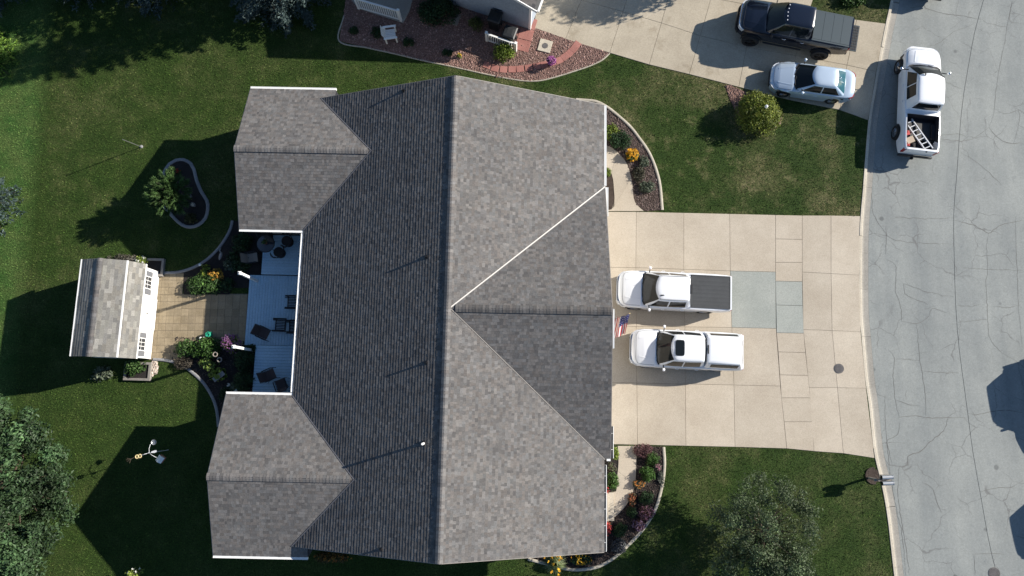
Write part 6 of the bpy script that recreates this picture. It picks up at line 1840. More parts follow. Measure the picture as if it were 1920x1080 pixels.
# white pickup with cap and sunroof
sp = pickup_spec(5.62, 'paint_white', 1.15, 1.86, 3.52, 3.66)
t, X, zs, zr, prof = vehicle('pickup_truck', (6.143, 2.608, 0.8), (11.685, 2.329, 1.1), sp, 'white pickup with sunroof and white bed cap parked on the drive')
ca = thing('bed_cap', (0, 0, 0)); ca.parent = t
rows = []
for z, ins in ((1.225, 0.0), (1.5, 0.09), (1.74, 0.20), (1.80, 0.24), (1.83, 0.29), (1.845, 0.40)):
    w = 0.90 - ins; a, b = X(3.64), X(5.56) + ins * 0.9
    a -= max(0, ins - 0.24)
    rows.append([(a, -w + 0.05, z), (a - 0.04, -w, z), (b + 0.08, -w, z), (b, -w + 0.10, z), (b - 0.02, 0, z), (b, w - 0.10, z), (b + 0.08, w, z), (a - 0.04, w, z), (a, w - 0.05, z)])
mb = MB(); mb.grid(rows, True); mb.face(rows[-1]); mb.build('cap_shell', 'paint_white', ca, smooth=True, angle=30)
for s in (-1, 1):
    mb = MB(); mb.grid([[(X(d), s * (0.90 - lerp_ + 0.012), z) for d in np.linspace(3.86, 5.24, 5)] for z, lerp_ in ((1.38, 0.052), (1.54, 0.110), (1.69, 0.178))]); mb.build('cap_window', 'car_glass', ca)
mb = MB(); mb.grid([[(X(5.56) + 0.9 * i_ - 0.03, y, z) for y in np.linspace(-0.62, 0.62, 5)] for z, i_ in ((1.34, 0.038), (1.54, 0.108), (1.70, 0.182))]); mb.build('cap_rear_window', 'car_glass', ca)
mb = MB(); mb.box(X(3.70), X(3.64), -0.22, 0.22, zr + 0.02, zr + 0.055); mb.build('brake_light', 'trim_black', t)
mb = MB(); n = 20
pts = []
for k in range(24):
    a = k * 2 * math.pi / 24; cx, sx_ = math.cos(a), math.sin(a)
    pts.append((X(2.26) + 0.23 * math.copysign(abs(cx) ** 0.35, cx), 0.40 * math.copysign(abs(sx_) ** 0.35, sx_)))
mb.prism(pts, zr + 0.055, zr + 0.066); mb.build('sunroof', 'car_glass', t)

# silver sedan
Ls = 4.48
sp = dict(L=Ls, paint='paint_silver', ws_base=1.12, ws_top=2.02, cab_end=4.02, rg_top=3.36, roof=1.40, cab_w=(0.80, 0.56), wheel_r=0.325, wheels=(0.86, Ls - 0.98), zm=0.62,
    mirror=1.62, mirror_out=0.13, bow=0.24, rbow=0.10, cowl=0.0,
    W=[(0, 0.40), (0.04, 0.53), (0.10, 0.63), (0.2, 0.725), (0.4, 0.82), (0.9, 0.885), (2.0, 0.89), (3.4, 0.885), (4.0, 0.86), (4.3, 0.77), (4.42, 0.69), (Ls, 0.56)],
    ZS=[(0, 0.60), (0.1, 0.66), (0.4, 0.76), (1.1, 0.88), (2.0, 0.93), (3.6, 0.97), (4.1, 0.97), (4.4, 0.92), (Ls, 0.86)],
    ZT=[(0, 0.64), (0.1, 0.72), (0.4, 0.84), (1.1, 0.98), (1.4, 0.95), (3.7, 1.00), (4.2, 1.04), (4.4, 1.00), (Ls, 0.92)],
    ZB=[(0, 0.30), (0.3, 0.22), (Ls - 0.5, 0.24), (Ls, 0.36)],
    side_glass=[(1.62, 2.16, 2.62, 2.62, 0.10, 0.84), (2.68, 2.68, 3.62, 3.30, 0.10, 0.84)], doors=[(1.30, 2.64), (2.66, 3.52)],
    rg_w=0.80, rg_h=(0.06, 0.93), rg_mat='rear_glass', tyre_w=0.21, hood_front=0.16,
    nose=[('grille', 'trim_black', -0.50, 0.50, 0.32, 0.52, 0.012), ('grille_bar', 'chrome', -0.62, 0.62, 0.555, 0.585, 0.012), ('headlamp', 'lamp_clear', 0.54, 0.80, 0.56, 0.68, 0.010), ('headlamp', 'lamp_clear', -0.80, -0.54, 0.56, 0.68, 0.010)],
    tail=[('bumper', 'paint_silver', -0.70, 0.70, 0.36, 0.60, 0.02), ('tail_lamp', 'lamp_red', 0.50, 0.78, 0.72, 0.88, 0.012), ('tail_lamp', 'lamp_red', -0.78, -0.50, 0.72, 0.88, 0.012)])
t, X, zs, zr, prof = vehicle('sedan', (14.194, 17.445, 0.6), (18.537, 16.781, 0.7), sp, 'silver four door sedan on the neighbouring drive by the round cedar', 'car')
mb = MB(); mb.tube([(X(3.34), 0, zr + 0.05), (X(3.44), 0, zr + 0.10), (X(3.50), 0, zr + 0.02)], [0.03, 0.022, 0.02], 6); mb.build('roof_antenna', 'paint_silver', t)

# lifted navy pickup, tailgate down, folding cover
sp = pickup_spec(6.02, 'paint_navy', 1.34, 2.10, 3.72, 3.90, lift=0.26, wheel_r=0.47, tyre_w=0.36, track=0.10, mirror_out=0.2, rim='trim_black', roof=1.86, mirror_mat='trim_black', handle='chrome')
sp['tail'] = [('bumper', 'trim_black', -0.88, 0.88, 0.46, 0.62, 0.07), ('tail_lamp', 'lamp_red', 0.78, 0.91, 0.72, 1.10, 0.010), ('tail_lamp', 'lamp_red', -0.91, -0.78, 0.72, 1.10, 0.010)]
sp['nose'] = [('grille', 'trim_black', -0.60, 0.60, 0.62, 0.88, 0.012), ('grille_bar', 'chrome', -0.66, 0.66, 0.90, 0.95, 0.02), ('bumper', 'trim_black', -0.82, 0.82, 0.40, 0.62, 0.09),
    ('headlamp', 'lamp_clear', 0.62, 0.90, 0.76, 0.96, 0.014), ('headlamp', 'lamp_clear', -0.90, -0.62, 0.76, 0.96, 0.014)]
t, X, zs, zr, prof = vehicle('pickup_truck', (12.36, 20.803, 1.1), (18.503, 19.472, 1.25), sp, 'lifted navy black pickup with folding slate bed cover on the neighbouring drive')
bed_liner(t, X, sp, 1.22 + 0.26)
z0 = 1.22 + 0.26 + 0.02
for k in range(4):
    a, b = 3.92 + k * 0.50, 3.92 + k * 0.50 + 0.488
    mb = MB(); mb.box(X(b), X(a), -0.80, 0.80, z0, z0 + 0.035); mb.build('cover_panel', 'tonneau_blue', t)
for s in (-1, 1):
    ya, yb = sorted((s * 0.81, s * 0.89)); mb = MB(); mb.box(X(5.93), X(3.90), ya, yb, z0 - 0.015, z0 + 0.025); mb.build('cover_rail', 'tonneau_blue', t)
tg = thing('tailgate', (X(6.02), 0, 1.22 + 0.26 - 0.50)); tg.parent = t
mb = MB(); mb.box(-0.50, 0.0, -0.76, 0.76, 0.0, 0.06); mb.build('tailgate_panel', 'tonneau_blue', tg)
mb0 = None
for i in range(5):
    for j in range(9):
        if mb0 is None:
            mb = MB(); mb.box(-0.035, 0.035, -0.06, 0.06, 0.06, 0.075); o = mb.build('tread_pad', 'trim_black', tg); mb0 = o.data
        else: o = link('tread_pad', mb0, tg)
        o.location = (-0.07 - i * 0.09, -0.64 + j * 0.16, 0)
for q in sp['wheels']:
    for s in (-1, 1):
        mb = MB(); rows = []
        for a in np.linspace(0.12, math.pi - 0.12, 10):
            rows.append([(X(q) + math.cos(a) * 0.565, s * 0.94, 0.45 + math.sin(a) * 0.565), (X(q) + math.cos(a) * 0.57, s * 1.05, 0.44 + math.sin(a) * 0.57), (X(q) + math.cos(a) * 0.56, s * 1.05, 0.41 + math.sin(a) * 0.56)])
        mb.grid(rows); mb.build('fender_flare', 'trim_black', t, smooth=True)
for k in range(5):
    mb = MB(); mb.box(-0.025, 0.025, -0.03, 0.03, 0, 0.03); o = mb.build('roof_marker_lamp', 'lamp_clear', t); o.location = (X(2.24) - 0.02 * abs(k - 2), -0.44 + k * 0.22, zr + 0.035)
for s in (-1, 1):
    mb = MB(); mb.tube([(X(1.6), s * 1.0, 0.52), (X(3.7), s * 1.0, 0.52)], 0.05, 8); mb.build('side_step', 'trim_black', t)

# white work pickup in the street with a ladder in its open bed
sp = pickup_spec(6.0, 'paint_white', 1.08, 1.98, 3.66, 4.00, gz=STREET_Z + 0.004, wheel_r=0.40, tyre_w=0.29, track=0.05, mirror_out=0.34, mirror_mat='chrome', cab_w=(0.92, 0.70), roof=1.92, rg_h=(0.25, 0.88), lift=0.06)
sp['side_glass'] = [(1.62, 1.98, 2.50, 2.50, 0.08, 0.84), (2.55, 2.55, 3.24, 3.20, 0.08, 0.84)]
sp['doors'] = [(1.30, 2.55), (2.57, 3.45)]
sp['nose'] = sp['nose'][:1] + [('grille_bar', 'paint_white', -0.66, 0.66, 0.84, 0.92, 0.03)] + sp['nose'][3:]
sp['tail'] = [('bumper', 'trim_black', -0.90, 0.90, 0.42, 0.58, 0.12), ('tail_lamp', 'lamp_red', 0.78, 0.92, 0.74, 1.14, 0.012), ('tail_lamp', 'lamp_red', -0.92, -0.78, 0.74, 1.14, 0.012), ('tailgate_panel', 'paint_white', -0.72, 0.72, 0.68, 1.18, 0.008)]
t, X, zs, zr, prof = vehicle('pickup_truck', (22.484, 19.004, 0.9), (21.75, 12.971, 0.6), sp, 'white pickup parked in the street with a ladder in its open bed')
work = t
bed_liner(t, X, sp, 1.22 + 0.06)
mb = MB(); mb.tube([(X(2.0), 0.38, zr + 0.05), (X(2.1), 0.38, zr + 0.09), (X(2.14), 0.38, zr + 0.04)], [0.04, 0.03, 0.03], 6); mb.build('roof_antenna', 'trim_black', t)
mb = MB(); mb.box(X(6.22), X(6.02), 0.05, 0.15, 0.40, 0.48); mb.lathe([(0.0, 0.09), (0.045, 0.06), (0.05, 0.03), (0.03, 0.0)], 10, (X(6.2), 0.10, 0.48)); mb.build('tow_hitch', 'dark_metal', t)
tz = 1.22 + 0.06 - 0.52
def in_bed(d, y, z):
    Mx = Matrix.Translation(work.location) @ Matrix.Rotation(work.rotation_euler[2], 4, 'Z')
    return tuple(Mx @ Vector((X(d), y, z)))
# ladder lying diagonally, leaning up on the tailgate
a = np.array(in_bed(4.22, 0.58, tz + 0.12)); b = np.array(in_bed(5.86, -0.40, tz + 0.44))
ld = thing('ladder', tuple(a), math.atan2(b[1] - a[1], b[0] - a[0]), 'aluminium extension ladder lying in the open bed of the street pickup', 'ladder')
Ll = float(np.linalg.norm(b - a)) + 0.05; pitch = -math.atan2(b[2] - a[2], math.hypot(b[0] - a[0], b[1] - a[1]))
ld.rotation_euler = (0, pitch, ld.rotation_euler[2])
for y in (-0.2, 0.2):
    mb = MB(); mb.box(0, Ll, y - 0.026, y + 0.026, -0.035, 0.035); mb.build('rail', 'alu', ld)
for k in range(7):
    mb = MB(); mb.tube([(0.12 + k * 0.28, -0.19, 0), (0.12 + k * 0.28, 0.19, 0)], 0.028, 8); mb.build('rung', 'alu', ld)
for y in (-0.2, 0.2):
    mb = MB(); mb.box(Ll, Ll + 0.05, y - 0.025, y + 0.025, -0.04, 0.04); mb.build('end_cap', 'plastic_black', ld)
bx = thing('toolbox', in_bed(5.38, 0.52, tz + 0.026), work.rotation_euler[2] + R(28), 'small tan box beside the ladder in the pickup bed', 'box')
mb = MB(); mb.box(-0.17, 0.17, -0.22, 0.22, 0, 0.26); mb.build('box', 'box_card', bx)
for sx_ in (-1, 1):
    mb = MB(); mb.box(sx_ * 0.09 - 0.075, sx_ * 0.09 + 0.075, -0.21, 0.21, 0.26, 0.272); mb.build('flap', 'box_card', bx)
gc = thing('gas_can', in_bed(5.62, 0.66, tz + 0.026), work.rotation_euler[2], 'red fuel can in the left rear corner of the pickup bed', 'fuel can')
mb = MB(); mb.box(-0.10, 0.10, -0.14, 0.14, 0, 0.24); mb.lathe([(0.03, 0.24), (0.03, 0.29), (0.0, 0.29)], 8, (0.05, 0.08, 0)); mb.build('can', 'red_plastic', gc)
mb = MB(); mb.tube([(-0.06, -0.09, 0.24), (-0.06, -0.07, 0.30), (-0.06, 0.05, 0.30), (-0.06, 0.07, 0.24)], 0.015, 6); mb.build('handle', 'red_plastic', gc)
gc2 = thing('gas_can', in_bed(4.98, 0.64, tz + 0.026), work.rotation_euler[2] + R(20), 'red container against the left side of the pickup bed', 'fuel can')
mb = MB(); mb.box(-0.12, 0.12, -0.10, 0.10, 0, 0.22); mb.lathe([(0.03, 0.22), (0.03, 0.27), (0.0, 0.27)], 8, (0.05, 0.0, 0)); mb.build('can', 'red_plastic', gc2)

# vehicles standing just outside the frame; their shadows reach into the street
def suv_spec(L, paint):
    return dict(L=L, paint=paint, ws_base=1.2, ws_top=1.95, cab_end=L - 0.08, rg_top=L - 0.45, roof=1.70, cab_w=(0.88, 0.60), wheel_r=0.36, wheels=(0.92, L - 1.0), zm=0.8, mirror=1.62, bow=0.42, rbow=0.25, gz=STREET_Z + 0.004,
        W=[(0, 0.55), (0.05, 0.70), (0.15, 0.82), (0.4, 0.91), (1.0, 0.94), (L - 0.8, 0.94), (L - 0.2, 0.90), (L, 0.82)],
        ZS=[(0, 0.80), (0.2, 0.94), (1.1, 1.05), (L - 0.3, 1.10), (L, 1.05)], ZT=[(0, 0.86), (0.2, 1.02), (1.1, 1.13), (1.3, 1.08), (L, 1.08)], ZB=[(0, 0.38), (0.3, 0.30), (L - 0.5, 0.32), (L, 0.45)],
        side_glass=[(1.65, 2.05, 2.6, 2.6, 0.1, 0.84), (2.66, 2.66, L - 1.0, L - 1.0, 0.1, 0.84)], doors=[(1.3, 2.62), (2.64, 3.5)], rg_h=(0.15, 0.85),
        nose=[('grille', 'trim_black', -0.5, 0.5, 0.55, 0.8, 0.012), ('headlamp', 'lamp_clear', 0.6, 0.86, 0.72, 0.88, 0.012), ('headlamp', 'lamp_clear', -0.86, -0.6, 0.72, 0.88, 0.012)],
        tail=[('bumper', 'trim_black', -0.8, 0.8, 0.40, 0.58, 0.05), ('tail_lamp', 'lamp_red', 0.66, 0.84, 0.8, 1.05, 0.01), ('tail_lamp', 'lamp_red', -0.84, -0.66, 0.8, 1.05, 0.01)])
vehicle('parked_suv', (28.95, -2.45), (28.55, 2.35), suv_spec(4.8, 'paint_grey'), 'grey SUV just outside the right edge casting the upper round shadow', 'SUV')
vehicle('parked_suv', (29.6, -9.0), (29.0, -4.2), suv_spec(4.8, 'paint_white'), 'white SUV just outside the right edge casting the lower round shadow', 'SUV')
vehicle('parked_suv', (24.1, 27.0), (23.3, 22.25), suv_spec(4.8, 'paint_navy'), 'dark SUV at the top edge with only its rear corner showing', 'SUV')

# ------------------------------------------------------------------ furniture and small things
def slat_rocker(at, rz, label, w=0.62):
    """black slatted porch rocker: seat, back, arms, legs, rockers"""
    t = thing('rocking_chair', at, rz, label, 'chair')
    m = 'dark_metal'
    for k in range(7):
        mb = MB(); y = -0.24 + k * 0.08; mb.box(-0.25, 0.26, y - 0.026, y + 0.026, 0.40, 0.42); mb.build('seat_slat', m, t)
    for k in range(7):
        y = -0.24 + k * 0.08
        mb = MB(); mb.grid([[(-0.27, y - 0.022, 0.43), (-0.27, y + 0.022, 0.43)], [(-0.40, y - 0.022, 0.80), (-0.40, y + 0.022, 0.80)], [(-0.47, y - 0.022, 1.06), (-0.47, y + 0.022, 1.06)]]); mb.build('back_slat', m, t)
    mb = MB(); mb.box(-0.51, -0.45, -0.30, 0.30, 1.04, 1.13); mb.build('top_rail', m, t)
    for s in (-1, 1):
        mb = MB(); mb.box(-0.36, 0.33, s * 0.31 - 0.045, s * 0.31 + 0.045, 0.62, 0.645); mb.build('arm', m, t)
        for x in (-0.26, 0.25):
            mb = MB(); mb.tube([(x, s * 0.29, 0.08), (x, s * 0.29, 0.62)], 0.022, 6); mb.build('leg', m, t)
        mb = MB(); mb.tube([(-0.50 + k * 0.125, s * 0.29, 0.03 + 0.10 * abs(-1 + k / 4.0) ** 2.2) for k in range(9)], 0.022, 6); mb.build('rocker', m, t)
    mb = MB(); mb.box(0.22, 0.27, -0.29, 0.29, 0.36, 0.40); mb.box(-0.27, -0.22, -0.29, 0.29, 0.36, 0.40); mb.build('seat_rail', m, t)
    return t

def sling_chair(at, rz, label, m='sling'):
    t = thing('sling_chair', at, rz, label, 'chair')
    mb = MB(); mb.grid([[(0.27, y, 0.42), (0.05, y, 0.385), (-0.20, y, 0.39), (-0.25, y, 0.43)] for y in (-0.25, 0.25)]); mb.build('seat', m, t)
    mb = MB(); mb.grid([[(-0.25, y, 0.43), (-0.34, y, 0.70), (-0.42, y, 0.94)] for y in (-0.25, 0.25)]); mb.build('backrest', m, t)
    for s in (-1, 1):
        mb = MB(); mb.tube([(0.28, s * 0.27, 0.42), (-0.20, s * 0.27, 0.40), (-0.26, s * 0.27, 0.44), (-0.43, s * 0.27, 0.96)], 0.016, 6); mb.build('side_frame', 'dark_metal', t)
        mb = MB(); mb.tube([(0.30, s * 0.29, 0.0), (0.24, s * 0.29, 0.60), (-0.30, s * 0.29, 0.62)], 0.016, 6); mb.build('arm', 'dark_metal', t)
        mb = MB(); mb.tube([(-0.12, s * 0.28, 0.42), (-0.36, s * 0.28, 0.0)], 0.016, 6); mb.build('leg', 'dark_metal', t)
        mb = MB(); mb.box(-0.28, 0.22, s * 0.29 - 0.025, s * 0.29 + 0.025, 0.62, 0.64); mb.build('armrest', 'dark_metal', t)
    mb = MB(); mb.tube([(-0.43, -0.27, 0.96), (-0.43, 0.27, 0.96)], 0.016, 6); mb.build('top_bar', 'dark_metal', t)
    return t

def swivel_chair(at, rz, label):
    """dark wicker-look chair with a hooped back"""
    t = thing('patio_chair', at, rz, label, 'chair')
    mb = MB(); mb.lathe([(0.0, 0.44), (0.24, 0.44), (0.27, 0.41), (0.24, 0.37), (0.0, 0.37)], 18); mb.build('seat', 'wicker', t, smooth=True)
    mb = MB(); mb.grid([[(0.30 * math.cos(a), 0.30 * math.sin(a), 0.42), (0.36 * math.cos(a), 0.36 * math.sin(a), 0.66), (0.40 * math.cos(a), 0.40 * math.sin(a), 0.88 - 0.20 * abs(a - math.pi) ** 2 / 2.2)] for a in np.linspace(math.pi - 1.25, math.pi + 1.25, 13)]); mb.build('backrest', 'wicker', t)
    for q in (0.9, 1.0):
        mb = MB(); mb.tube([(0.40 * q * math.cos(a), 0.40 * q * math.sin(a), 0.64 + (0.24 - 0.20 * abs(a - math.pi) ** 2 / 2.2) * (q == 1.0)) for a in np.linspace(math.pi - 2.0, math.pi + 2.0, 17)], 0.02, 6); mb.build('hoop', 'dark_metal', t)
    mb = MB(); mb.tube([(0, 0, 0.37), (0, 0, 0.08)], 0.03, 8); mb.lathe([(0.0, 0.08), (0.20, 0.04), (0.26, 0.02), (0.26, 0.0)], 16); mb.build('pedestal', 'dark_metal', t)
    return t
ZD1, ZD2 = 0.36, 0.18
def on(p, z): return (p[0], p[1], z)
slat_rocker(on((-11.433, 4.96, 0.55), ZD2), R(180), 'black slatted rocker on the middle deck, nearest the upper deck')
slat_rocker(on((-12.013, 3.76, 0.55), ZD2), R(178), 'black slatted rocker standing clear of the eave on the middle deck')
slat_rocker(on((-11.289, 3.676, 0.55), ZD2), R(182), 'black slatted rocker half hidden under the eave beside another rocker')
sling_chair(on((-12.838, 3.348, 0.5), ZD2), R(-25), 'brown sling chair turned on the middle deck by the rockers')
sling_chair(on((-12.356, 1.198, 0.7), ZD1), R(25), 'brown sling chair on the lower deck away from the eave')
sling_chair(on((-11.759, 0.711, 0.7), ZD1), R(112), 'dark sling chair on the lower deck in the corner by the eave')
# round table set on the upper deck
tb = thing('patio_table', on((-12.835, 7.981, 0.9), ZD1), 0, 'round dark patio table with a potted plant on the upper deck', 'table')
mb = MB(); mb.lathe([(0.0, 0.72), (0.44, 0.72), (0.46, 0.705), (0.44, 0.69), (0.0, 0.69)], 26); mb.build('table_top', 'pane', tb, smooth=True)
mb = MB(); mb.lathe([(0.44, 0.725), (0.47, 0.725), (0.48, 0.70), (0.46, 0.685), (0.44, 0.69)], 26); mb.build('rim', 'dark_metal', tb, smooth=True)
for k in range(4):
    a = R(45 + 90 * k); mb = MB(); mb.tube([(0.12 * math.cos(a), 0.12 * math.sin(a), 0.69), (0.36 * math.cos(a), 0.36 * math.sin(a), 0.0)], 0.02, 6); mb.build('leg', 'dark_metal', tb)
pp = thing('table_plant', (tb.location.x + 0.02, tb.location.y + 0.04, ZD1 + 0.725), 0, 'small green potted plant on the round patio table', 'plant')
mb = MB(); mb.lathe([(0.07, 0), (0.10, 0.16), (0.11, 0.16), (0.09, 0.14), (0, 0.14)], 14); mb.build('pot', 'terracotta', pp, smooth=True)
foliage_part('foliage', pp, [(0, 0, 0.24, 0.13), (0.06, 0.04, 0.28, 0.09), (-0.06, -0.03, 0.28, 0.09)], 2500, 0.045, G_MID, 301)
swivel_chair(on((-12.239, 7.596, 0.7), ZD1), R(128), 'hooped dark patio chair south east of the round table')
swivel_chair(on((-11.848, 8.197, 0.7), ZD1), R(190), 'hooped dark patio chair east of the round table by the wall')
swivel_chair(on((-12.959, 8.513, 0.7), ZD1), R(-80), 'hooped dark patio chair tucked under the north wing eave')
tc = sling_chair((-13.72, 7.35, 0.02), R(10), 'pale tan chair at the west edge of the upper deck', 'tan_cloth')

# planter at the corner of the decks and watering can
wc = thing('watering_can', on((-15.853, 3.31, 0.3), 0.02), R(215), 'green watering can with white spout on the patio edge', 'watering can')
mb = MB(); mb.lathe([(0.0, 0.0), (0.14, 0.0), (0.15, 0.30), (0.12, 0.34), (0.10, 0.34), (0.10, 0.30), (0.0, 0.28)], 18); mb.build('can', 'plastic_green', wc, smooth=True)
mb = MB(); mb.tube([(0.12, 0, 0.08), (0.26, 0, 0.24), (0.36, 0, 0.38)], [0.035, 0.03, 0.025], 8); mb.lathe([(0.03, 0.38), (0.075, 0.43), (0.0, 0.44)], 12, (0.37, 0, 0)); mb.build('spout', 'white', wc)
mb = MB(); mb.tube([(-0.13, 0, 0.10), (-0.24, 0, 0.22), (-0.18, 0, 0.38), (-0.04, 0, 0.40)], 0.018, 7); mb.build('handle', 'plastic_green', wc)
# ornament discs and stone bench in the southern bed
for at, lab in (((-15.272, 2.25, 0.4), 'upper pale ring ornament in the southern patio bed'), ((-15.034, 1.975, 0.4), 'lower pale ring ornament in the southern patio bed')):
    t = thing('garden_ring', on(at, 0.02), 0, lab, 'ornament')
    mb = MB(); mb.tube([(0.11 * math.cos(a), 0.11 * math.sin(a), 0.62) for a in np.linspace(0, 2 * math.pi, 17)], 0.03, 7, False); mb.build('ring', 'tan_cloth', t, smooth=True)
    mb = MB(); mb.tube([(0.11, 0, 0), (0.11, 0, 0.6)], 0.012, 6); mb.build('stake', 'dark_metal', t)
sbn = thing('stone_bench', on((-15.153, 1.13, 0.25), 0.02), R(38), 'small blue grey stone bench in the southern patio bed', 'bench')
mb = MB(); mb.box(-0.32, 0.32, -0.12, 0.12, 0.26, 0.32); mb.build('seat', 'edging_grey', sbn)
for x in (-0.22, 0.22):
    mb = MB(); mb.box(x - 0.05, x + 0.05, -0.10, 0.10, 0, 0.26); mb.build('leg', 'edging_grey', sbn)

# lawn pole with bare patch
pl = thing('lawn_pole', (-20.303, 13.639, 0), 0, 'thin pale metal pole standing alone on the back lawn', 'pole')
mb = MB(); mb.tube([(0, 0, -0.1), (0.085, -0.20, 1.05), (0.17, -0.40, 2.15)], 0.021, 8); mb.build('pole', 'steel', pl)
mb = MB(); mb.lathe([(0.0, 0.05), (0.05, 0.045), (0.09, 0.02), (0.10, 0.0)], 12); mb.build('socket', 'edging_grey', pl)

# bird feeder tree
bf = thing('bird_feeder_pole', (-17.62, -2.60, 0), 0, 'steel bird feeder pole with arms and hanging feeders, sunlit above the shade', 'bird feeder')
mb = MB(); mb.tube([(0, 0, -0.1), (0, 0, 2.05)], 0.018, 8); mb.build('pole', 'alu', bf)
arms = [((0.06, 0.42), 'dish'), ((0.40, -0.22), 'house'), ((-0.36, -0.12), 'ring'), ((0.30, 0.06), 'blade')]
for (dx, dy), kind in arms:
    mb = MB(); mb.tube([(0, 0, 1.98), (dx * 0.5, dy * 0.5, 2.08), (dx, dy, 2.04)], 0.013, 6); mb.build('arm', 'alu', bf)
q = thing('dish_feeder', (0.15, 0.50, 1.82)); q.parent = bf
mb = MB(); mb.tube([(-0.07, -0.06, 0.2), (0, 0, 0.12)], 0.006, 5); mb.build('hook', 'steel', q)
mb = MB(); mb.lathe([(0.0, 0.06), (0.10, 0.06), (0.13, 0.09), (0.13, 0.10), (0.10, 0.03), (0.0, 0.02)], 16); mb.build('dish', 'steel', q, smooth=True)
q = thing('house_feeder', (0.52, -0.30, 1.74), R(-35)); q.parent = bf
mb = MB(); mb.box(-0.09, 0.09, -0.12, 0.12, 0.0, 0.2); mb.build('hopper', 'box_card', q)
mb = MB(); mb.grid([[(-0.16, y, 0.17), (0, y, 0.29), (0.16, y, 0.17)] for y in (-0.16, 0.16)]); mb.build('feeder_roof', 'white', q)
mb = MB(); mb.box(-0.15, 0.15, -0.16, 0.16, -0.02, 0.0); mb.build('tray', 'terracotta', q)
q = thing('suet_feeder', (-0.42, -0.15, 1.9)); q.parent = bf
for x in (0.0, -0.14):
    mb = MB(); mb.tube([(x + 0.07 * math.cos(a), 0.08 * math.sin(a) - 0.03 * (x < 0), 0.12) for a in np.linspace(0, 2 * math.pi, 13)], 0.026, 6, False); mb.build('ring', 'yellow_wood', q)
mb = MB(); mb.tube([(-0.2, -0.03, 0.12), (-0.42, -0.14, 0.10)], 0.012, 6)
for dx, dy in ((-0.62, -0.10), (-0.60, -0.26), (-0.48, -0.34), (-0.66, -0.18)): mb.tube([(-0.42, -0.14, 0.10), (dx, dy, 0.12)], 0.008, 5)
mb.build('perch_branch', 'bark', q)
mb = MB(); mb.grid([[(0.12, 0.0, 2.06), (0.14, 0.07, 2.05)], [(0.30, 0.0, 2.07), (0.28, 0.12, 2.05)], [(0.40, 0.05, 2.06), (0.38, 0.13, 2.05)]]); mb.build('vane', 'alu', bf)

# ------------------------------------------------------------------ kerbside mailboxes in a little round bed
mc = (18.422, -3.887, 0)
ringp = [(mc[0] + 0.34 * math.cos(a), mc[1] + 0.36 * math.sin(a)) for a in np.linspace(0, 2 * math.pi, 24, endpoint=False)]
sheet('mulch_bed', ringp, 0.018, 'mulch')
ed = MB(); sweep(ed, [(mc[0] + 0.37 * math.cos(a), mc[1] + 0.39 * math.sin(a)) for a in np.linspace(R(75), R(285), 22)], [(0.035, -0.05), (0.035, 0.05), (-0.035, 0.05), (-0.035, -0.05)])
tag(ed.build('bed_edging', 'mulch', origin=mc), 'dark half ring edging round the mailbox post', 'edging')
bp = (18.169, -3.993, 0)
mpo = thing('mailbox_post', (bp[0], bp[1], 0), R(2), 'wooden mailbox post with arm reaching over the kerb', 'post')
mb = MB(); mb.box(-0.05, 0.05, -0.05, 0.05, -0.05, 1.12); mb.build('post', 'timber', mpo)
mb = MB(); mb.box(-0.20, 0.62, -0.05, 0.05, 0.93, 1.02); mb.build('arm', 'timber', mpo)
mb = MB(); mb.tube([(0.04, 0, 0.62), (0.40, 0, 0.93)], 0.03, 6); mb.build('brace', 'timber', mpo)
mb = MB(); mb.box(0.10, 0.60, -0.27, 0.27, 1.022, 1.05); mb.build('shelf', 'timber', mpo)
for s, lab in ((1, 'grey rounded mailbox on the post, the northern of the pair'), (-1, 'grey rounded mailbox on the post, the southern of the pair')):
    p = (Matrix.Translation(mpo.location) @ Matrix.Rotation(R(2), 4, 'Z')) @ Vector((0.36, s * 0.145, 1.052))
    t = thing('mailbox', tuple(p), R(2), lab, 'mailbox', 'pair of kerbside mailboxes')
    prof_ = [(-0.10, 0.0)] + [(-0.10 * math.cos(a), 0.14 + 0.10 * math.sin(a)) for a in np.linspace(0, math.pi, 11)] + [(0.10, 0.0)]
    mb = MB(); mb.grid([[(x, y, z) for y, z in prof_] for x in (-0.27, 0.27)]); mb.face([(-0.27, y, z) for y, z in prof_]); mb.face([(0.27, y, z) for y, z in prof_]); mb.build('box', 'steel', t, smooth=True)
    mb = MB(); mb.grid([[(x, y * 1.05, z * 1.03) for y, z in prof_] for x in (0.255, 0.285)]); mb.face([(0.285, y * 1.05, z * 1.03) for y, z in prof_]); mb.build('door', 'steel', t)
    mb = MB(); mb.face([(-0.274, y * 0.96, z * 0.97 + 0.003) for y, z in prof_]); mb.build('back_plate', 'dark_metal', t)
    if s > 0:
        mb = MB(); mb.box(0.0, 0.14, -0.108, -0.102, 0.10, 0.13); mb.build('flag', 'white', t)

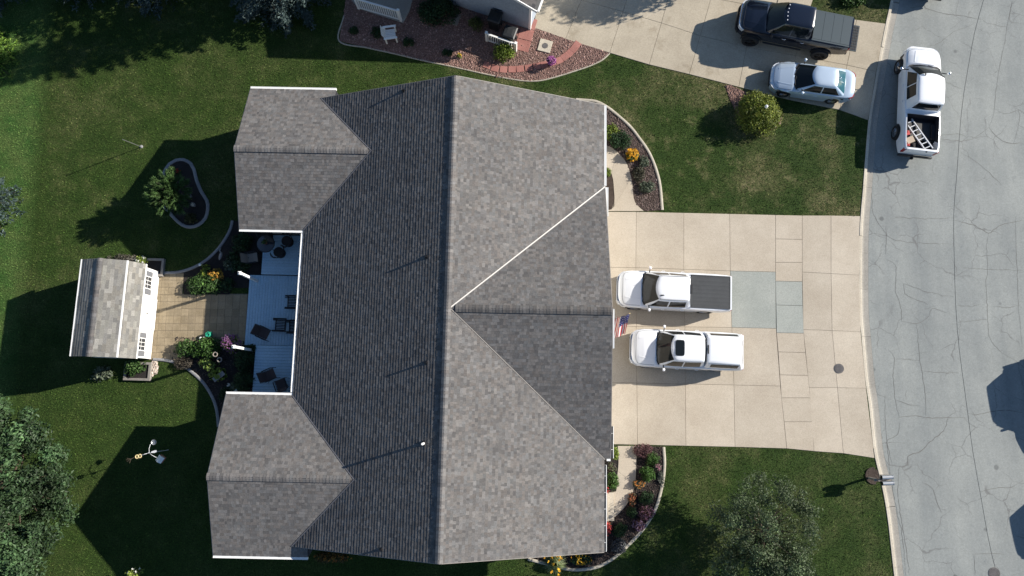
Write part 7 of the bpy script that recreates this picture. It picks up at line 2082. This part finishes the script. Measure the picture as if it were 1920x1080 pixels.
# ------------------------------------------------------------------ flag on its pole at the garage front
fl = thing('flag', (VF - 0.15 + 0.0, 0, 0), 0, 'red white and blue flag hanging on a slanted pole at the garage front', 'flag')
fb = hw(VF - 0.08, 3.85, 2.15); fl.location = fb; fl.rotation_euler = (0, 0, H_ROT)
M['flag_red'] = plain('flag_red', (0.50, 0.05, 0.06), 0.8); M['flag_white'] = plain('flag_white', (0.75, 0.72, 0.70), 0.8); M['flag_blue'] = plain('flag_blue', (0.03, 0.035, 0.16), 0.8)
mb = MB(); mb.tube([(0, 0, 0), (1.10, 0.35, 0.80)], 0.014, 8); mb.build('pole', 'tan_cloth', fl)
mb = MB(); mb.lathe([(0, 0), (0.03, 0.02), (0.03, 0.05), (0, 0.07)], 10, (1.10, 0.35, 0.80)); mb.build('finial', 'yellow_wood', fl)
def cloth(u, v):
    """u along the pole (hoist), v down the fly, gathered in soft folds"""
    a = np.array((0.42, 0.13, 0.31)) + np.array((0.66, 0.21, 0.48)) * u
    fold = 0.05 * math.sin(7 * u + 2.5 * v) + 0.035 * math.sin(13 * u - 3 * v)
    return (a[0] + fold * 0.6 - 0.10 * v, a[1] - 0.95 * v + fold, a[2] - 0.55 * v + 0.10 * math.sin(5 * u) * v)
ns = 13
for k in range(ns):
    u0, u1 = k / ns, (k + 1) / ns
    v1 = 1.0
    v0 = 0.46 if u0 >= 6 / 13 - 1e-6 else 0.0
    mb = MB(); mb.grid([[cloth(u, v) for v in np.linspace(v0, v1, 9)] for u in np.linspace(u0, u1, 3)]); mb.build('stripe', 'flag_red' if k % 2 == 0 else 'flag_white', fl, smooth=True)
mb = MB(); mb.grid([[cloth(u, v) for v in np.linspace(0.0, 0.46, 9)] for u in np.linspace(6 / 13, 1.0, 9)]); mb.build('canton', 'flag_blue', fl, smooth=True)
for i in range(5):
    for j in range(4):
        u, v = 6 / 13 + 0.05 + i * 0.108, 0.06 + j * 0.112
        c0 = np.array(cloth(u, v)); eu = np.array(cloth(u + 0.02, v)) - c0; ev = np.array(cloth(u, v + 0.02)) - c0
        eu /= np.linalg.norm(eu); ev /= np.linalg.norm(ev); n_ = np.cross(ev, eu); n_ /= np.linalg.norm(n_); n_ *= (1 if n_[2] > 0 else -1)
        pts = []
        for k in range(10):
            a = k * math.pi / 5; rr = 0.028 if k % 2 == 0 else 0.012
            pts.append(c0 + n_ * 0.006 + eu * rr * math.cos(a) + ev * rr * math.sin(a))
        mb = MB(); mb.face(pts); mb.build('star', 'flag_white', fl)

# ------------------------------------------------------------------ neighbour's bins and chair
def bin_(at, rz, label, m, w=0.30, h=1.05):
    t = thing('trash_bin', at, rz, label, 'bin')
    mb = MB(); rows = [[(x * a, y * a * 0.95, z) for x, y in ((-1, -1), (1, -1), (1, 1), (-1, 1))] for a, z in ((w * 0.78, 0.06), (w * 0.98, h - 0.1), (w * 1.05, h - 0.1), (w * 1.05, h - 0.03))]
    mb.grid(rows, True); mb.face(rows[0]); mb.build('bin_body', m, t)
    mb = MB(); rows = [[(x * a, y * a * 0.97, z) for x, y in ((-1, -1), (1, -1), (1, 1), (-1, 1))] for a, z in ((w * 1.08, h - 0.03), (w * 1.08, h), (w * 0.9, h + 0.05), (w * 0.4, h + 0.075))]
    mb.grid(rows, True); mb.face(rows[-1]); mb.build('lid', m, t)
    mb = MB(); mb.tube([(-w * 1.1, -w * 0.8, h - 0.05), (-w * 1.28, -w * 0.8, h), (-w * 1.28, w * 0.8, h), (-w * 1.1, w * 0.8, h - 0.05)], 0.02, 6); mb.build('handle', m, t)
    for s in (-1, 1):
        mb = MB(); mb.lathe([(0.0, -0.03), (0.10, -0.03), (0.10, 0.03), (0.0, 0.03)], 14, (-w * 0.7, s * w * 0.85, 0.10), 'y'); mb.build('wheel', 'tyre', t)
    return t
wa = math.atan2(-NX[1], -NX[0])
bin_((-0.931, 20.689, 0), wa - R(90), 'black wheeled bin left against the neighbouring house wall', 'plastic_black', 0.34, 1.10)
M['plastic_grey'] = plain('dark_grey_plastic', (0.02, 0.022, 0.025), 0.5)
bin_((-0.12, 19.855, 0), wa - R(90), 'dark grey wheeled bin right behind the white railing screen', 'plastic_grey', 0.34, 0.95)
wcx = thing('white_chair', on((-6.746, 20.014, 0.3), 0.03), R(8), 'white slatted garden chair on the shaded rock bed', 'chair')
for k in range(6):
    mb = MB(); y = -0.25 + k * 0.1; mb.box(-0.30, 0.27, y - 0.04, y + 0.04, 0.36, 0.385); mb.build('seat_slat', 'white', wcx)
for k in range(6):
    y = -0.25 + k * 0.1
    mb = MB(); mb.grid([[(-0.28, y - 0.04, 0.38), (-0.28, y + 0.04, 0.38)], [(-0.46, y - 0.045, 0.95), (-0.46, y + 0.045, 0.95)]]); mb.build('back_slat', 'white', wcx)
for s in (-1, 1):
    mb = MB(); mb.box(-0.38, 0.36, s * 0.35 - 0.06, s * 0.35 + 0.06, 0.58, 0.605); mb.build('arm', 'white', wcx)
    for x in (-0.30, 0.28):
        mb = MB(); mb.box(x - 0.04, x + 0.04, s * 0.33 - 0.025, s * 0.33 + 0.025, 0, 0.58); mb.build('leg', 'white', wcx)
# downspout block by the neighbour's shrub
ds_ = thing('splash_block', on((-3.096, 21.076, 0), 0.03), wa, 'pale splash block beside the dark shrub at the neighbouring wall', 'splash block')
mb = MB(); mb.box(-0.10, 0.10, -0.35, 0.35, 0.0, 0.05); mb.build('tray', 'tan_cloth', ds_)
for s in (-1, 1):
    mb = MB(); mb.box(s * 0.12 - 0.02, s * 0.12 + 0.02, -0.35, 0.35, 0.0, 0.09); mb.build('side_lip', 'tan_cloth', ds_)

# ------------------------------------------------------------------ loose stones, mulch chips, turf
def scatter(poly, n, g):
    P = np.array([p[:2] for p in poly]); lo, hi = P.min(0), P.max(0)
    out = []
    while sum(map(len, out)) < n:
        q = g.uniform(lo, hi, (n * 2, 2)); out.append(q[in_poly(q[:, 0], q[:, 1], poly)])
    return np.concatenate(out)[:n]
def stones(name, poly, n, size, cols, z, seed, label, cat, avoid=()):
    """each stone a squashed eight-sided pebble"""
    g = np.random.default_rng(seed)
    p = scatter(poly, n, g)
    for a in avoid: p = p[~in_poly(p[:, 0], p[:, 1], a)]
    n = len(p)
    base = np.array([(1, 0, 0), (0, 1, 0), (-1, 0, 0), (0, -1, 0), (0, 0, 1), (0, 0, -1)], float)
    F0 = np.array([(0, 1, 4), (1, 2, 4), (2, 3, 4), (3, 0, 4), (1, 0, 5), (2, 1, 5), (3, 2, 5), (0, 3, 5)])
    s = size * np.exp(g.normal(0, 0.35, (n, 1, 1))); sc = np.concatenate([g.uniform(0.7, 1.3, (n, 1, 2)), g.uniform(0.45, 0.8, (n, 1, 1))], 2)
    a = g.uniform(0, 6.283, n); ca, sa = np.cos(a), np.sin(a)
    v = base[None] * sc * s * np.exp(g.normal(0, 0.15, (n, 6, 1)))
    x = v[:, :, 0] * ca[:, None] - v[:, :, 1] * sa[:, None]; y = v[:, :, 0] * sa[:, None] + v[:, :, 1] * ca[:, None]
    V = np.stack([x + p[:, 0:1], y + p[:, 1:2], v[:, :, 2] + z + size * 0.25], 2).reshape(-1, 3)
    F = (F0[None] + np.arange(n)[:, None, None] * 6).reshape(-1, 3)
    o = np_mesh(name, V, F, np.repeat(tone(cols, n, g, 0.28), 8, 0), 'stone')
    tag(o, label, cat, kind='stuff')
ROCK = [(0.22, 0.125, 0.105), (0.29, 0.185, 0.16), (0.18, 0.10, 0.085), (0.33, 0.24, 0.205), (0.13, 0.08, 0.07)]
av = [[(p[0] + dx, p[1] + dy) for dx, dy in ((-0.25, -0.2), (0.25, -0.2), (0.25, 0.2), (-0.25, 0.2))] for p in PATH]
stones('gravel', RB, 34000, 0.028, ROCK, 0.022, 401, 'reddish gravel of the neighbouring rock bed', 'gravel', av + [psl])
stones('gravel', SB, 1500, 0.036, ROCK, 0.02, 402, 'reddish gravel round the golden cedar', 'gravel')
stones('gravel', [(-18.847, 1.968, 0), (-18.506, 1.885, 0), (-18.518, 1.304, 0), (-18.783, 1.138, 0)], 160, 0.06, [(0.45, 0.40, 0.34), (0.34, 0.27, 0.23)], 0.0, 403, 'pale stones at the shed planter corner', 'gravel')
CHIP = [(0.10, 0.065, 0.055), (0.15, 0.11, 0.10), (0.06, 0.04, 0.034), (0.19, 0.15, 0.14)]
stones('mulch_chips', bed_n, 5200, 0.026, CHIP, 0.022, 404, 'brown mulch chips of the northern front bed', 'mulch')
stones('mulch_chips', bed_s, 5200, 0.026, [(0.05, 0.036, 0.03), (0.08, 0.06, 0.052), (0.03, 0.022, 0.02)], 0.022, 405, 'dark mulch chips of the southern front bed', 'mulch')
stones('mulch_chips', bed_ws, 2600, 0.028, [(0.05, 0.04, 0.034), (0.08, 0.066, 0.056), (0.03, 0.024, 0.022)], 0.021, 406, 'dark mulch chips south of the patio', 'mulch')

# turf: short blades everywhere the lawn is bare of paving and beds
g = np.random.default_rng(77)
nb_ = 620000
q = np.stack([g.uniform(-31.5, 23.5, nb_), g.uniform(-10.5, 24.5, nb_)], 1)
kl2 = smooth_line(KERB, 0.4)
ky = np.array([p[1] for p in kl2])[::-1]; kx = np.array([p[0] for p in kl2])[::-1]
keep = q[:, 0] < np.interp(q[:, 1], ky, kx) - 0.03
for poly in NO_GRASS:
    P = np.array([p[:2] for p in poly]); lo, hi = P.min(0), P.max(0)
    idx = np.where(keep & (q[:, 0] > lo[0]) & (q[:, 0] < hi[0]) & (q[:, 1] > lo[1]) & (q[:, 1] < hi[1]))[0]
    keep[idx[in_poly(q[idx, 0], q[idx, 1], poly)]] = False
hv = q @ HV; hu = q @ HU
keep &= ~((hv > VW + 0.3) & (hv < VE - 0.3) & (hu > US + 0.2) & (hu < UN - 0.2))
keep &= ~((hv > VWING + 0.2) & (hv < VW + 0.5) & (((hu > WN['s'] + 0.2) & (hu < WN['n'] - 0.2)) | ((hu > WS['s'] + 0.2) & (hu < WS['n'] - 0.2))))
q = q[keep]; n = len(q)
az = g.uniform(0, 6.283, n); L = g.uniform(0.04, 0.085, n); ln = g.uniform(0.35, 1.2, n); wd = g.uniform(0.008, 0.016, n)
d = np.stack([np.cos(az), np.sin(az)], 1); s = np.stack([-d[:, 1], d[:, 0]], 1)
hgt = L * np.cos(ln); run = L * np.sin(ln)
z0 = np.full((n, 1), -0.004)
V = np.stack([np.concatenate([q - s * wd[:, None], z0], 1), np.concatenate([q + s * wd[:, None], z0], 1), np.concatenate([q + d * run[:, None], hgt[:, None] + 0.004], 1)], 1).reshape(-1, 3)
bl_ = np.exp(g.normal(-0.05, 0.36, (n, 1))) * np.where(g.random((n, 1)) < 0.16, np.array((1.55, 1.2, 1.5)), np.array((1.0, 1.0, 1.0)))
o = np_mesh('grass', V, np.arange(3 * n).reshape(-1, 3), np.clip(bl_, 0.2, 2.6), 'blade')
tag(o, 'short mown grass of the lawns', 'grass', kind='stuff')
